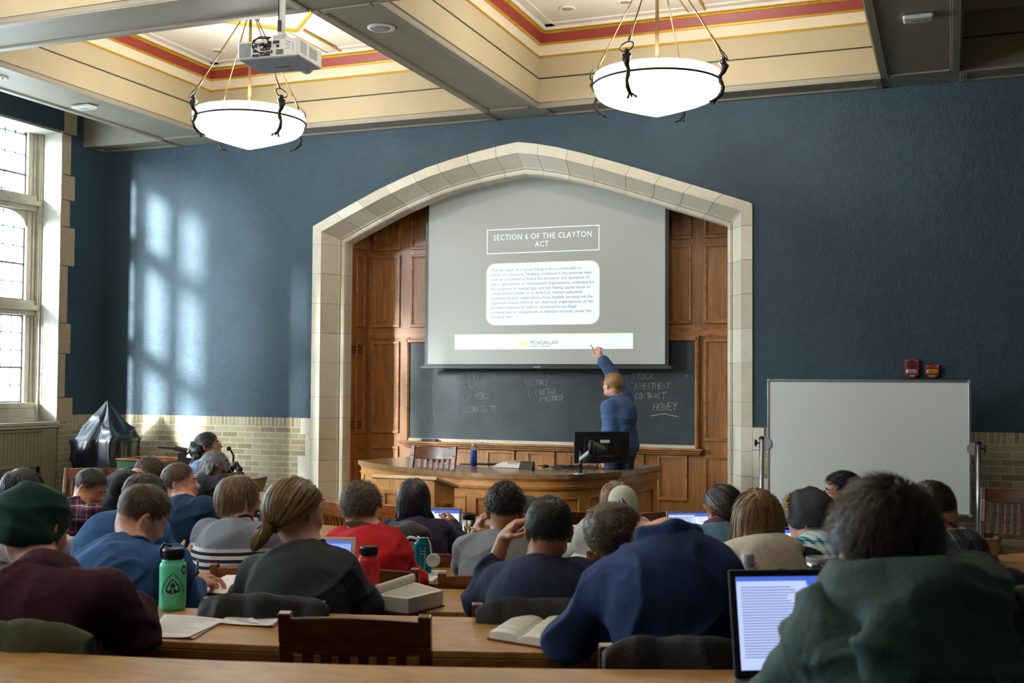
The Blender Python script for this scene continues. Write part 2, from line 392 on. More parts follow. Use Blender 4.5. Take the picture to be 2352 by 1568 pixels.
def sdf_mesh(prims, res, disp=None, carve=None):
    lo = np.full(3, 1e9); hi = np.full(3, -1e9); bb = []
    for p in prims:
        k = p[-1]
        if p[0] == 'c': R = max(p[3], p[4]); a = np.minimum(p[1], p[2])-R; b = np.maximum(p[1], p[2])+R
        else: R = p[2].max(); a = p[1]-R; b = p[1]+R
        lo = np.minimum(lo, a); hi = np.maximum(hi, b); bb.append((a-k-2*res, b+k+2*res))
    lo -= 3*res; hi += 3*res
    n = np.ceil((hi-lo)/res).astype(int)+1
    F = np.full(n, .5, dtype=np.float32)
    ax = [lo[i]+np.arange(n[i])*res for i in range(3)]
    for p, (a, b) in zip(prims, bb):
        i0 = np.maximum(((a-lo)/res).astype(int), 0); i1 = np.minimum(((b-lo)/res).astype(int)+2, n)
        X = np.stack(np.meshgrid(ax[0][i0[0]:i1[0]], ax[1][i0[1]:i1[1]], ax[2][i0[2]:i1[2]], indexing='ij'), -1)
        d = _ev(p, X).astype(np.float32); S = F[i0[0]:i1[0], i0[1]:i1[1], i0[2]:i1[2]]; k = max(p[-1], 1e-4)
        h = np.maximum(k-np.abs(S-d), 0)/k
        S[...] = np.minimum(S, d)-h*h*k*.25
    if carve:
        for p in carve:
            X = np.stack(np.meshgrid(*ax, indexing='ij'), -1); F = np.maximum(F, -_ev(p, X).astype(np.float32))
    I = F < 0
    c = [F[dx:n[0]-1+dx, dy:n[1]-1+dy, dz:n[2]-1+dz] for dx in (0, 1) for dy in (0, 1) for dz in (0, 1)]
    ci = [I[dx:n[0]-1+dx, dy:n[1]-1+dy, dz:n[2]-1+dz] for dx in (0, 1) for dy in (0, 1) for dz in (0, 1)]
    cnt = sum(x.astype(np.int8) for x in ci); msk = (cnt > 0) & (cnt < 8)
    idx = np.argwhere(msk); vid = np.full(msk.shape, -1, dtype=np.int64); vid[msk] = np.arange(len(idx))
    cv = np.stack([x[msk] for x in c], -1); off = np.array([(dx, dy, dz) for dx in (0, 1) for dy in (0, 1) for dz in (0, 1)], float)
    acc = np.zeros((len(idx), 3)); w = np.zeros(len(idx))
    for i in range(8):
        for j in range(i+1, 8):
            if np.abs(off[i]-off[j]).sum() != 1: continue
            m = (cv[:, i] < 0) != (cv[:, j] < 0)
            t = cv[:, i]/(cv[:, i]-cv[:, j]+1e-12); pt = off[i]+t[:, None]*(off[j]-off[i])
            acc[m] += pt[m]; w[m] += 1
    V = lo+(idx+acc/np.maximum(w, 1)[:, None])*res
    Q = []
    for a in range(3):
        b, d = [(1, 2), (2, 0), (0, 1)][a]
        sl0 = [slice(None)]*3; sl1 = [slice(None)]*3; sl0[a] = slice(0, -1); sl1[a] = slice(1, None)
        A = I[tuple(sl0)]; B = I[tuple(sl1)]; e = np.argwhere(A != B)
        e = e[(e[:, b] > 0) & (e[:, d] > 0) & (e[:, b] < msk.shape[b]) & (e[:, d] < msk.shape[d])]
        s = A[tuple(e.T)]
        def g(db, dd):
            q = e.copy(); q[:, b] += db; q[:, d] += dd; return vid[tuple(q.T)]
        q = np.stack([g(-1, -1), g(0, -1), g(0, 0), g(-1, 0)], -1)
        q[~s] = q[~s][:, ::-1]; Q.append(q)
    Q = np.concatenate(Q); Q = Q[(Q >= 0).all(1)]
    for _ in range(1):                                       # one light relax pass
        S = np.zeros_like(V); cn = np.zeros(len(V))
        for i in range(4):
            np.add.at(S, Q[:, i], V[Q[:, (i+1) % 4]]); np.add.at(S, Q[:, i], V[Q[:, (i+3) % 4]]); np.add.at(cn, Q[:, i], 2)
        V = V*.5+.5*S/np.maximum(cn, 1)[:, None]
    if disp is not None:
        N = np.cross(V[Q[:, 2]]-V[Q[:, 0]], V[Q[:, 3]]-V[Q[:, 1]]); NV = np.zeros_like(V)
        for i in range(4): np.add.at(NV, Q[:, i], N)
        NV /= np.linalg.norm(NV, axis=1, keepdims=True)+1e-12
        V = V+NV*disp(V)[:, None]
    return V, Q
def folds(amp, sc=(9, 9, 5), seed=0):
    sc = np.array(sc, float)
    def f(V):
        P = V*sc+vnoise(V*4+7, seed)[:, None]*1.4
        a = 1-np.abs(vnoise(P, seed+1)); b = 1-np.abs(vnoise(P*2.3+5, seed+2))
        c = 1-np.abs(vnoise(V*np.array([5., 5., 2.2])+np.sin(V[:, 2:3]*9)*.8, seed+4))
        return amp*((a**2)*.9+(b**3)*.25+(c**5)*2.0-.9)
    return f
# ------------------------------------------------------------------ the room
WY, WX = 11.6, -10.14
def struct(mb, name, mat, **k):
    o = mb.build(name, mat, **k); o['kind'] = 'structure'; return o
# floor: a shallow curved rake under the desk rows
mb = MB(); RR = [0.0]+list(np.linspace(3.6, 12.5, 20))+[18.0]
mb.box(-10.9, 4.7, -3.9, 12.6, -.2, 0); struct(mb, 'floor', MAT['floor'])
for r_, z_ in zip(_fr, _fz[1:]):                              # low curved risers, one for each row of desks
    mb = MB(); AA = np.linspace(-89, 89, 90); cl = lambda p: (min(max(p[0], WX), 4.4), max(p[1], -3.6))
    P0 = [cl((CC[0]+r_*math.sin(rad(a)), CC[1]-r_*math.cos(rad(a)))) for a in AA]; P1 = [cl((CC[0]+19*math.sin(rad(a)), CC[1]-19*math.cos(rad(a)))) for a in AA]
    n = len(AA); vs = [(*p, 0) for p in P0]+[(*p, 0) for p in P1]+[(*p, z_) for p in P0]+[(*p, z_) for p in P1]
    fs = []
    for i in range(n-1): fs += [(2*n+i, 2*n+i+1, 3*n+i+1, 3*n+i), (i, i+1, 2*n+i+1, 2*n+i)]
    mb.add(vs, fs); struct(mb, 'floor', MAT['floor'])
# dais under the lecturer's desk
mb = MB(); mb.prism([(-5.75,10.9),(-5.2,10.35),(-4.4,9.95),(-3.9,9.86),(-3.4,10.05),(-3.0,10.55),(-2.87,11.4),(-2.6,12.44),(-6.6,12.44)],-.05,.12); struct(mb, 'floor', MAT['row_panel'])
# ---- front wall with the arch opening
AO = [(-7.035, 3.615), (-6.774, 3.737), (-6.485, 3.867), (-6.171, 4.004), (-5.863, 4.118), (-5.56, 4.220), (-5.234, 4.300), (-4.914, 4.366),
      (-4.625, 4.414), (-4.444, 4.438), (-4.239, 4.405), (-3.986, 4.349), (-3.687, 4.262), (-3.345, 4.150), (-3.01, 4.035), (-2.682, 3.918), (-2.36, 3.804), (-2.10, 3.710), (-1.875, 3.627)]
ZB = 1.345
mb = MB()
mb.box(-10.4, AO[0][0], WY, WY+.3, ZB, 5.4); mb.box(AO[-1][0], 4.7, WY, WY+.3, ZB, 5.4)
for (xa, za), (xb, zb) in zip(AO[:-1], AO[1:]): mb.prism([(xa, za), (xb, zb), (xb, 5.4), (xa, 5.4)], WY, WY+.3, 'XZ')
struct(mb, 'wall_front', MAT['plaster'])
for nm, x0, x1 in (('wall_front', -10.4, -7.0), ('wall_front', -1.9, 4.7)):
    mb = MB(); mb.box(x0, x1, WY, WY+.3, -.1, ZB-.1); struct(mb, nm, MAT['brick_x'])
    mb = MB(); mb.box(x0, x1, WY, WY+.3, ZB-.1, ZB); struct(mb, 'trim_1', MAT['sold_x'])
# ---- arch surround: dressed stones swept along the opening, each a separate block with an open joint
def arch_path():
    P = [(AO[0][0], z) for z in np.arange(0, 3.6, .05)]+AO[:1]
    P2 = []
    for a, b in zip(AO[:-1], AO[1:]):
        for t in np.linspace(0, 1, 8)[:-1]: P2.append((a[0]+(b[0]-a[0])*t, a[1]+(b[1]-a[1])*t))
    P2.append(AO[-1]); return P+P2[1:]+[(AO[-1][0], z) for z in np.arange(3.55, -.01, -.05)]
PATH = arch_path(); AC = np.array([-4.455, 2.0])
PROF = [(.0, WY+.02), (.0, WY-.018), (.115, WY-.018), (.118, WY-.005), (.225, WY+.20), (.240, WY+.215), (.242, WY+.235), (.25, WY+.222), (.270, WY+.215), (.292, WY+.228), (.30, WY+.25), (.296, WY+.27),
        (.300, WY+.275), (.303, WY+.40), (.2, WY+.5), (.0, WY+.5)]
def scale_pt(p, o):                                           # inward offset that keeps the corners mitred
    x, z = p
    hx = abs(x-AC[0]); sx = 1-o/2.58
    apex = 4.438
    zz = z if z <= 3.62 and hx > 2.57 else z
    if hx > 2.57 and z <= 3.63:
        return (AC[0]+(x-AC[0])*sx, min(z, 3.62-o*.62))
    k = o*1.06
    return (AC[0]+(x-AC[0])*sx, z-k*(1-.0*hx)+ (0.44*o)*(hx/2.58)**1.0)
def seg_between(i0, i1):
    mbv = []; n = len(PROF)
    vs = []
    for i in range(i0, i1+1):
        for (o, y) in PROF:
            x, z = scale_pt(PATH[i], o); vs.append((x, y, z))
    fs = []; m = i1-i0+1
    for i in range(m-1):
        for k in range(n): fs.append((i*n+k, i*n+(k+1) % n, (i+1)*n+(k+1) % n, (i+1)*n+k))
    fs.append(tuple(range(n))[::-1]); fs.append(tuple((m-1)*n+k for k in range(n)))
    return vs, fs
L = [0.0]
for a, b in zip(PATH[:-1], PATH[1:]): L.append(L[-1]+math.hypot(b[0]-a[0], b[1]-a[1]))
jl = [.0, .38, .62, .84, 1.10, 1.36, 1.60, 1.98, 2.34, 2.72, 3.06, 3.40, 3.93]; cur = 3.93
tot = L[-1]
mid = tot/2
k = 0
while cur < mid-.3: cur += .36; jl.append(cur)
jl = [j for j in jl if j < mid-.1]; jl2 = jl+[tot-j for j in jl[::-1]]
mb = MB(); mo = MB()
near = lambda t: int(np.argmin([abs(x-t) for x in L]))
ids = sorted(set(near(t) for t in jl2))
for a, b in zip(ids[:-1], ids[1:]):
    vs, fs = seg_between(a, b)
    # shrink both ends a little to open the joint
    n = len(PROF); V = np.array(vs); d0 = V[n:2*n]-V[:n]; d1 = V[-2*n:-n]-V[-n:]
    V[:n] += d0/(np.linalg.norm(d0, axis=1, keepdims=True)+1e-9)*.003; V[-n:] += d1/(np.linalg.norm(d1, axis=1, keepdims=True)+1e-9)*.003
    mb.add(V, fs)
struct(mb, 'trim_2', MAT['stone'], smooth=False)
PROF_save = PROF; PROF = [(o+.0, y+.006) if y < WY+.3 else (o, y-.01) for o, y in PROF]; PROF = [(max(o-.004, .004), y) for o, y in PROF]
vs, fs = seg_between(0, len(PATH)-1); mo.add(vs, fs); struct(mo, 'trim_3', MAT['mortar'])
# toothed stones beside the arch foot
mb = MB()
for x0, x1, z0, z1 in [(-7.17, -7.037, 1.155, ZB-.004), (-7.10, -7.037, .905, 1.150), (-7.20, -7.037, .62, .90), (-7.10, -7.037, .36, .615), (-7.20, -7.037, 0, .355),
                       (-1.873, -1.76, 1.12, ZB-.004), (-1.873, -1.81, .84, 1.115), (-1.873, -1.72, .55, .835), (-1.873, -1.81, .28, .545), (-1.873, -1.72, 0, .275)]:
    mb.box(x0, x1, WY-.018, WY+.05, z0, z1)
struct(mb, 'trim_4', MAT['stone'])
# ---- niche behind the arch: oak panelling
BY = 12.45; NX0, NX1 = -6.75, -2.16
def frame_panel(mb_p, mb_r, x0, x1, z0, z1, y, plane='XZ', sgn=-1, d=.022, mw=.03):
    """raised moulding around a sunk field"""
    def B(a0, a1, b0, b1, h0, h1, m):
        lo, hi = min(h0, h1), max(h0, h1)
        if plane == 'XZ': m.box(a0, a1, lo, hi, b0, b1)
        else: m.box(lo, hi, a0, a1, b0, b1)
    B(x0, x1, z0, z1, y, y+sgn*.004, mb_p)
    for (a0, a1, b0, b1) in ((x0, x1, z0, z0+mw), (x0, x1, z1-mw, z1), (x0, x0+mw, z0+mw, z1-mw), (x1-mw, x1, z0+mw, z1-mw)):
        B(a0, a1, b0, b1, y, y+sgn*d, mb_r)
    w = mw*.45
    for (a0, a1, b0, b1) in ((x0+mw, x1-mw, z0+mw, z0+mw+w), (x0+mw, x1-mw, z1-mw-w, z1-mw), (x0+mw, x0+mw+w, z0+mw, z1-mw), (x1-mw-w, x1-mw, z0+mw, z1-mw)):
        B(a0, a1, b0, b1, y, y+sgn*d*.5, mb_r)
mb = MB(); mb.box(NX0-.1, NX1+.3, BY, BY+.1, -.1, 4.6); mb.box(NX0-.1, NX0, WY+.3, BY, -.1, 4.6); mb.box(NX1+.28, NX1+.36, WY+.3, BY, -.1, 4.6); mb.box(NX0-.1, NX1+.3, WY+.32, BY, 4.5, 4.6)
struct(mb, 'wall_niche', MAT['oak_v'])
pf = MB(); rf = MB(); st = MB()
colsx = [(-6.69, -6.31), (-6.165, -5.80), (-5.66, -5.3), (-5.16, -4.80), (-4.66, -4.28), (-4.14, -3.8), (-3.66, -3.3), (-3.05, -2.685), (-2.545, -2.2)]
for (a, b) in colsx:
    for (z0, z1) in ((3.40, 4.2), (2.45, 3.335)): frame_panel(pf, rf, a, b, z0, z1, BY)
for (a, b) in (colsx[0], colsx[-1]):
    frame_panel(pf, rf, a, b, 1.15, 2.275, BY)
    frame_panel(pf, rf, a, b, .50, .99, BY)
for (a, b) in [(-6.07, -5.78), (-5.64, -5.3), (-5.145, -4.785), (-4.635, -4.285), (-4.12, -3.78), (-3.76, -3.42), (-3.42, -3.22)]:
    frame_panel(pf, rf, a, b, .50, .98, BY)
frame_panel(pf, rf, -3.07, -2.73, .48, .985, BY)
for (z0, z1) in ((2.31, 2.43),): st.box(NX0, NX1+.28, BY-.008, BY, z0, z1)
for (z0, z1) in ((3.40, 4.2), (2.45, 3.335), (1.15, 2.275), (.45, .99)): frame_panel(pf, rf, WY+.52, BY-.10, z0, z1, NX0, 'YZ', 1)
pb_ = struct(pf, 'trim_5', MAT['oak_v']); struct(rf, 'trim_6', MAT['oak_h'], bevel=.004); struct(st, 'trim_7', MAT['oak_h'])
mb = MB()
for z in (2.20, 2.165, 2.13, 1.29, 1.255, 1.22): mb.box(NX0+.003, NX0+.012, 12.02, 12.28, z-.008, z+.008)
struct(mb, 'trim_8', MAT['black_line'])
mb = MB(); mb.sphere((NX0+.012, 12.03, 1.72), .014)
tag(mb.build('locker_knob', MAT['steel'], smooth=True), 'small metal knob of the vented oak cupboard in the left side of the niche', 'knob')
# ---- left wall: brick and plaster, three deep window bays
q = [(11.075, 5.4, 4.81), (10.983, 4.80, 4.30), (11.06, 4.295, 3.99), (10.984, 3.985, 3.66), (11.074, 3.655, 3.18), (10.969, 3.175, 2.475), (11.035, 2.47, 2.10), (10.955, 2.095, 1.565), (11.09, 1.56, 1.27)]
mb = MB(); bk = MB(); sd = MB(); stn = MB()
edges = [12.0]
for (y0, y1) in WINS: edges += [y1, y0]
edges += [-3.9]
for i in range(0, len(edges), 2):
    a, b = edges[i+1], edges[i]
    mb.box(WX-.6, WX, a, b, ZB, 5.6); sd.box(WX-.6, WX, a, b, ZB-.1, ZB); bk.box(WX-.6, WX, a, b, -.1, ZB-.1)
for (y0, y1) in WINS:
    mb.box(WX-.6, WX, y0, y1, 4.83, 5.6); bk.box(WX-.6, WX-.18, y0, y1, -.1, 1.2)
struct(mb, 'wall_left', MAT['plaster']); struct(bk, 'wall_left', MAT['brick_y']); struct(sd, 'trim_9', MAT['sold_y'])
for wi, (y0, y1) in enumerate(WINS):
    for (yq, z1, z0) in q:
        if wi == 0: stn.box(WX-.02, WX+.008, y1-.005, yq, z0+.003, z1-.003)
        w = yq-10.87
        if wi > 0: stn.box(WX-.02, WX+.008, y1-.005, y1+w, z0+.003, z1-.003)
        stn.box(WX-.02, WX+.008, y0-w, y0+.005, z0+.003, z1-.003)
struct(stn, 'trim_10', plain('brown_quoin_stone', (172, 154, 126), .8))
GX = -10.56
for wi, (y0, y1) in enumerate(WINS):
    root = bpy.data.objects.new('window_%d' % (wi+1), None); link(root); root['kind'] = 'structure'; root.location = (GX, (y0+y1)/2, 1.3)
    fr = MB(); lead = MB(); gl = MB(); csm = MB()
    # jamb linings, head and sill stones
    fr.box(-10.66, WX-.004, y1-.03, y1+.0, 1.27, 4.83); fr.box(-10.66, WX-.004, y0, y0+.03, 1.27, 4.83); fr.box(-10.66, WX-.02, y0, y1, 4.80, 4.84)
    for sgn, ye in ((-1, y1-.03), (1, y0+.03)):
        for k in range(3): 
            a = ye+sgn*(.045*k); b = ye+sgn*(.045*(k+1)); xf = WX-.30-.045*k
            fr.box(-10.66, xf, min(a, b), max(a, b), 1.27, 4.83)
        fr.tube([(WX-.30, ye+sgn*.012, 1.4), (WX-.30, ye+sgn*.012, 4.8)], .016, 8)
    fr.box(-10.66, WX-.28, y0, y1, 1.27, 1.43)
    fr.box(-10.66, WX-.01, y0-.0, y1, 1.24, 1.275)
    nl = 3; ya, yb = y0+.20, y1-.20; mw = .11; lw = (yb-ya-mw*(nl-1))/nl
    tiers = [(1.50, 2.56, False), (2.745, 3.84, True), (4.03, 5.02, True)]
    for (z0, z1) in ((1.43, 1.50), (2.56, 2.745), (3.84, 4.03)):
        fr.box(-10.66, GX+.09, y0, y1, z0, z1); fr.box(-10.66, GX+.13, y0, y1, (z0+z1)/2-.03, (z0+z1)/2+.03)
    for k in range(nl-1):
        a = ya+lw*(k+1)+mw*k; fr.box(-10.66, GX+.08, a, a+mw, 1.43, 4.83); fr.box(-10.66, GX+.12, a+.035, a+mw-.035, 1.43, 4.83)
    for (s0, s1) in ((y0, ya), (yb, y1)): fr.box(-10.66, GX+.06, s0, s1, 1.43, 4.83)
    for k in range(nl):
        a = ya+(lw+mw)*k; b = a+lw
        for (z0, z1, arch) in tiers:
            zt = min(z1, 4.83)
            if arch:                                          # four-centred head: two spandrels
                for s in (0, 1):
                    pts = []
                    for u in np.linspace(0, 1, 9):
                        yy = u*lw/2; drop = .20*(1-math.sqrt(max(0, 1-((1-u))**2.6)))
                        pts.append((yy, z1-.02-drop))
                    poly = [(0, z1+.03)]+pts+[(lw/2, z1+.03)]
                    poly = [((a+p) if s == 0 else (b-p), zz) for p, zz in poly]
                    if z1 > 4.9: poly = [(p, min(zz, 4.86)) for p, zz in poly]
                    fr.prism(poly, -10.64, GX+.05, 'YZ')
            gl.box(GX-.004, GX+.004, a, b, z0, zt)
            ncol, nrow = 5, 5 if z1 < 4 else 4
            for c in range(1, ncol): lead.box(GX-.006, GX+.010, a+lw*c/ncol-.005, a+lw*c/ncol+.005, z0, zt)
            for r in range(1, nrow): zz = z0+(z1-z0)*r/nrow; lead.box(GX-.006, GX+.010, a, b, zz-.005, zz+.005)
            zz = z0+(z1-z0)*(2 if nrow == 5 else 1)/nrow; csm.box(GX+.010, GX+.022, a, b, zz-.011, zz+.011)
            for yy in (a, b-.016): csm.box(GX-.01, GX+.02, yy, yy+.016, z0, zt)
            for zz in (z0, zt-.016): csm.box(GX-.01, GX+.02, a, b, zz, zz+.016)
            csm.box(GX+.02, GX+.05, (a+b)/2-.012, (a+b)/2+.012, z0+.02, z0+.04)
    for nm, m_, mt in (('window_frame', fr, MAT['stone_in']), ('leading', lead, MAT['black_pl']), ('casement_bar', csm, MAT['dark_pl'])):
        m_.build(nm, mt, root, world=True)
    t = NT('leaded_glass'); v = t.coord(); tr = t.n('ShaderNodeBsdfTransparent'); tr.inputs[0].default_value = (.93, .97, .98, 1)
    gs = t.n('ShaderNodeBsdfGlossy'); gs.inputs['Roughness'].default_value = .08; mx = t.n('ShaderNodeMixShader'); mx.inputs[0].default_value = .07
    t.l(tr.outputs[0], mx.inputs[1]); t.l(gs.outputs[0], mx.inputs[2]); t.l(mx.outputs[0], t.out.inputs[0])
    gl.build('window_pane', t.m, root, world=True)
# window pull cord beside the nearest jamb
mb = MB(); mb.tube([(WX-.27, 10.80, 2.6), (WX-.27, 10.80, 1.45), (WX-.265, 10.79, 1.36), (WX-.26, 10.78, 1.45), (WX-.262, 10.785, 1.62)], .006, 6)
tag(mb.build('pull_cord', MAT['white'], smooth=True), 'thin white cord hanging beside the stone window jamb', 'cord')
# ---- radiator cover under the first window
for wi, (y0, y1) in enumerate(WINS[:1]):
    rc = thing('radiator_cover', (WX, y1-1.5, 0), 'cream panelled radiator cover with pierced grille under the tall window', 'radiator cover')
    b = MB(); b.box(WX-.16, WX-.02, y0, y1-.03, 0, 1.2); b.box(WX-.02, WX, y0, y1-.04, 1.16, 1.20); b.box(WX-.02, WX, y0, y1-.04, 0, .50); b.box(WX-.02, WX, y0, y1-.04, .745, .80)
    for k in range(3):
        ys = y1-.03-(y1-y0-.03)*k/2; b.box(WX-.02, WX+.003, max(ys-.24, y0), min(ys+.0 if k == 0 else ys+.1, y1-.03), 0, 1.2)
    pm = plain('stone_grey_paint', (142, 132, 106), .55, var=.05)
    b.build('casing', pm, rc, world=True)
    s_ = MB(); s_.box(WX-.18, WX+.035, y0-.0, y1-.015, 1.235, 1.275); s_.box(WX-.16, WX+.02, y0, y1-.02, 1.20, 1.235); s_.build('sill_board', plain('sill_paint', (182, 176, 156), .5), rc, world=True, bevel=.006)
    bb = MB()
    y = y0+.1
    while y < y1-.27: bb.box(WX-.019, WX-.012, y, y+.052, .80, 1.16); y += .058
    bb.build('beadboard', pm, rc, world=True, bevel=.004)
    gr = MB()
    y = y0+.12
    while y < y1-.34: gr.box(WX-.014, WX-.010, y, y+.010, .50, .745); y += .028
    for z in np.arange(.50, .745, .028): gr.box(WX-.0135, WX-.0095, y0+.1, y1-.33, z, z+.010)
    gr.build('grille', pm, rc, world=True)
    bk2 = MB(); bk2.box(WX-.0195, WX-.0185, y0+.1, y1-.27, .50, .745); bk2.build('grille_shadow_sheet', MAT['black_pl'], rc, world=True)  # black sheet painted as the shade behind the grille holes
# ---- right and back walls
mb = MB(); mb.box(4.4, 4.7, -3.9, 12, ZB, 5.6); struct(mb, 'wall_right', MAT['plaster']); mb = MB(); mb.box(4.4, 4.7, -3.9, 12, -.1, ZB); struct(mb, 'wall_right', MAT['brick_y'])
mb = MB(); mb.box(-10.7, 4.7, -3.9, -3.6, ZB, 5.6); struct(mb, 'wall_back', MAT['plaster']); mb = MB(); mb.box(-10.7, 4.7, -3.9, -3.6, -.1, ZB); struct(mb, 'wall_back', MAT['brick_x'])
# ---- coffered ceiling
ZS = 4.71
XC = [(-8.24, -4.69), (-4.07, -.60), (.10, 3.62)]; YC = [(7.64, 11.2), (3.49, 7.05), (-.66, 2.90), (-3.6, -1.25)]
mb = MB(); mb.box(-10.9, 4.7, -3.9, 12, 5.52, 5.7); struct(mb, 'ceiling', MAT['ceil'])
bx = [(-8.95, -8.24), (-4.69, -4.07), (-.60, .10), (3.62, 4.4)]
by = [(11.2, 11.6), (7.05, 7.64), (2.90, 3.49), (-1.25, -.66)]
n = 1
beam = MB()
for (a, b) in bx: beam.box(a, b, -3.6, WY, ZS, 5.52)
for (a, b) in by:
    for (x0, x1) in ((WX, -8.95),)+tuple(XC): beam.box(x0, x1, a, b, ZS, 5.52)
struct(beam, 'trim_11', MAT['beam'])
fil = MB(); D = .016
for (a, b) in bx:
    segs = [(7.64-.0, 11.2), (3.49, 7.05), (-.66, 2.9), (-3.6, -1.25)]
    for (y0, y1) in segs:
        for x0, x1 in ((a, a+.07), (b-.07, b)): fil.box(x0, x1, y0, y1, ZS-D, ZS)
        for x0, x1 in ((a+.07, a+.085), (b-.085, b-.07)): fil.box(x0, x1, y0, y1, ZS-D*.5, ZS)
        fil.box(a+.085, b-.085, y0, y0+.07, ZS-D, ZS); fil.box(a+.085, b-.085, y1-.07, y1, ZS-D, ZS)
for (a, b) in by:
    for (x0, x1) in ((WX, -8.95),)+tuple(XC):
        for y0, y1 in ((a, a+.07), (b-.07, b)): fil.box(x0, x1, y0, y1, ZS-D, ZS)
        for y0, y1 in ((a+.07, a+.085), (b-.085, b-.07)): fil.box(x0, x1, y0, y1, ZS-D*.5, ZS)
        fil.box(x0+.002, x0+.07, a+.085, b-.085, ZS-D, ZS); fil.box(x1-.07, x1-.002, a+.085, b-.085, ZS-D, ZS)
struct(fil, 'trim_12', MAT['beam_d'], bevel=.004)
cream = MB(); creaml = MB(); gv = MB(); gd = MB(); rd = MB(); wm = MB()
def ring(m, x0, x1, y0, y1, z0, z1, t0, t1=None):
    """frame lining a coffer: thickness t0 at the bottom, t1 at the top"""
    t1 = t0 if t1 is None else t1
    m.prism([(y0, z0), (y0+t0, z0), (y0+t1, z1), (y0, z1)], x0, x1, 'YZ'); m.prism([(y1-t0, z0), (y1, z0), (y1, z1), (y1-t1, z1)], x0, x1, 'YZ')
    m.prism([(x0, z0), (x0+t0, z0), (x0+t1, z1), (x0, z1)], y0, y1, 'XZ'); m.prism([(x1-t0, z0), (x1, z0), (x1, z1), (x1-t1, z1)], y0, y1, 'XZ')
for (x0, x1) in XC:
    for (y0, y1) in YC:
        A = (x0, x1, y0, y1)
        ring(cream, *A, 4.75, 5.225, .02); ring(gv, *A, 4.996, 5.010, .024); ring(creaml, *A, 5.225, 5.36, .024)
        ring(gd, *A, 5.222, 5.232, .034); ring(gd, *A, 5.236, 5.243, .030); ring(gd, *A, 5.352, 5.368, .045, .055); ring(rd, *A, 5.368, 5.452, .045, .085)
        ring(gd, *A, 5.452, 5.470, .10, .115); ring(gd, *A, 5.474, 5.482, .118); ring(wm, *A, 5.482, 5.52, .13, .16); ring(wm, *A, 5.505, 5.52, .24)
        cx, cy = (x0+x1)/2, (y0+y1)/2; h = .84
        Q = [(cx, cy+h), (cx+h, cy), (cx, cy-h), (cx-h, cy)]
        for i in range(4):
            a, b = Q[i], Q[(i+1) % 4]; gd.bar((*a, 5.505), (*b, 5.505), .035, .03)
            mx_, my_ = a[0]-cx, a[1]-cy; e = {0: (cx, y1-.14), 1: (x1-.14, cy), 2: (cx, y0+.14), 3: (x0+.14, cy)}[i]
            wm.bar((*a, 5.508), (*e, 5.508), .16, .024); 
            pv = np.array([-(e[1]-a[1]), e[0]-a[0]]); pv /= np.linalg.norm(pv)
            for s in (-.085, .085): gd.bar((a[0]+pv[0]*s, a[1]+pv[1]*s, 5.502), (e[0]+pv[0]*s, e[1]+pv[1]*s, 5.502), .014, .02)
for nm, m_, mt in (('trim_13', cream, 'cream'), ('trim_14', creaml, 'cream_l'), ('trim_15', gv, 'black_line'), ('trim_16', gd, 'gold'), ('trim_17', rd, 'red'), ('trim_18', wm, 'ceil')): struct(m_, nm, MAT[mt])
# ---- ceiling fittings
def disc_fit(name, x, y, z, r, lab, cat, group=None, inner=None):
    o = thing(name, (x, y, z), lab, cat, group); m = MB(); m.lathe((0, 0, 0), [(r, 0), (r, -.008), (r*.72, -.016), (r*.66, -.010), (.001, -.010)], 28); m.build('rim', MAT['ceil'], o, smooth=True)
    m = MB(); m.lathe((0, 0, 0), [(r*.64, -.0105), (r*.5, -.013), (.001, -.013)], 28); m.build('face', inner or MAT['grey_pl'], o, smooth=True); return o
disc_fit('ceiling_speaker', -4.366, 8.221, ZS, .115, 'round ceiling speaker in the taupe beam between the two lamps', 'speaker')
disc_fit('ceiling_speaker', -8.60, 8.30, ZS, .115, 'round ceiling speaker in the beam above the window at the frame edge', 'speaker')
for x, y, l in ((-3.542, 10.593, 'round recessed downlight left of the right lamp, the lower of two'), (-2.944, 10.604, 'round recessed downlight at the top edge nearest the right lamp rods'), (-7.723, 10.62, 'round recessed downlight in the white ceiling above the left lamp')):
    disc_fit('downlight', x, y, 5.52, .085, l, 'downlight', 'recessed ceiling downlights', MAT['beam'])
def ap(x, y, lab):
    o = thing('access_point', (x, y, ZS), lab, 'wireless access point')
    m = MB(); m.box(-.115, .115, -.075, .075, -.04, -.004); m.build('housing', MAT['white'], o, bevel=.018, seg=4); m = MB(); m.box(-.05, .05, -.022, .022, -.043, -.039); m.build('badge', MAT['grey_pl'], o, bevel=.002)
    m = MB(); m.box(-.06, .06, -.05, .05, -.004, 0); m.build('bracket', MAT['grey_pl'], o)
ap(-8.60, 9.50, 'white rounded access point on the beam above the left window'); ap(-.22, 9.41, 'white rounded access point on the dark beam at the upper right')
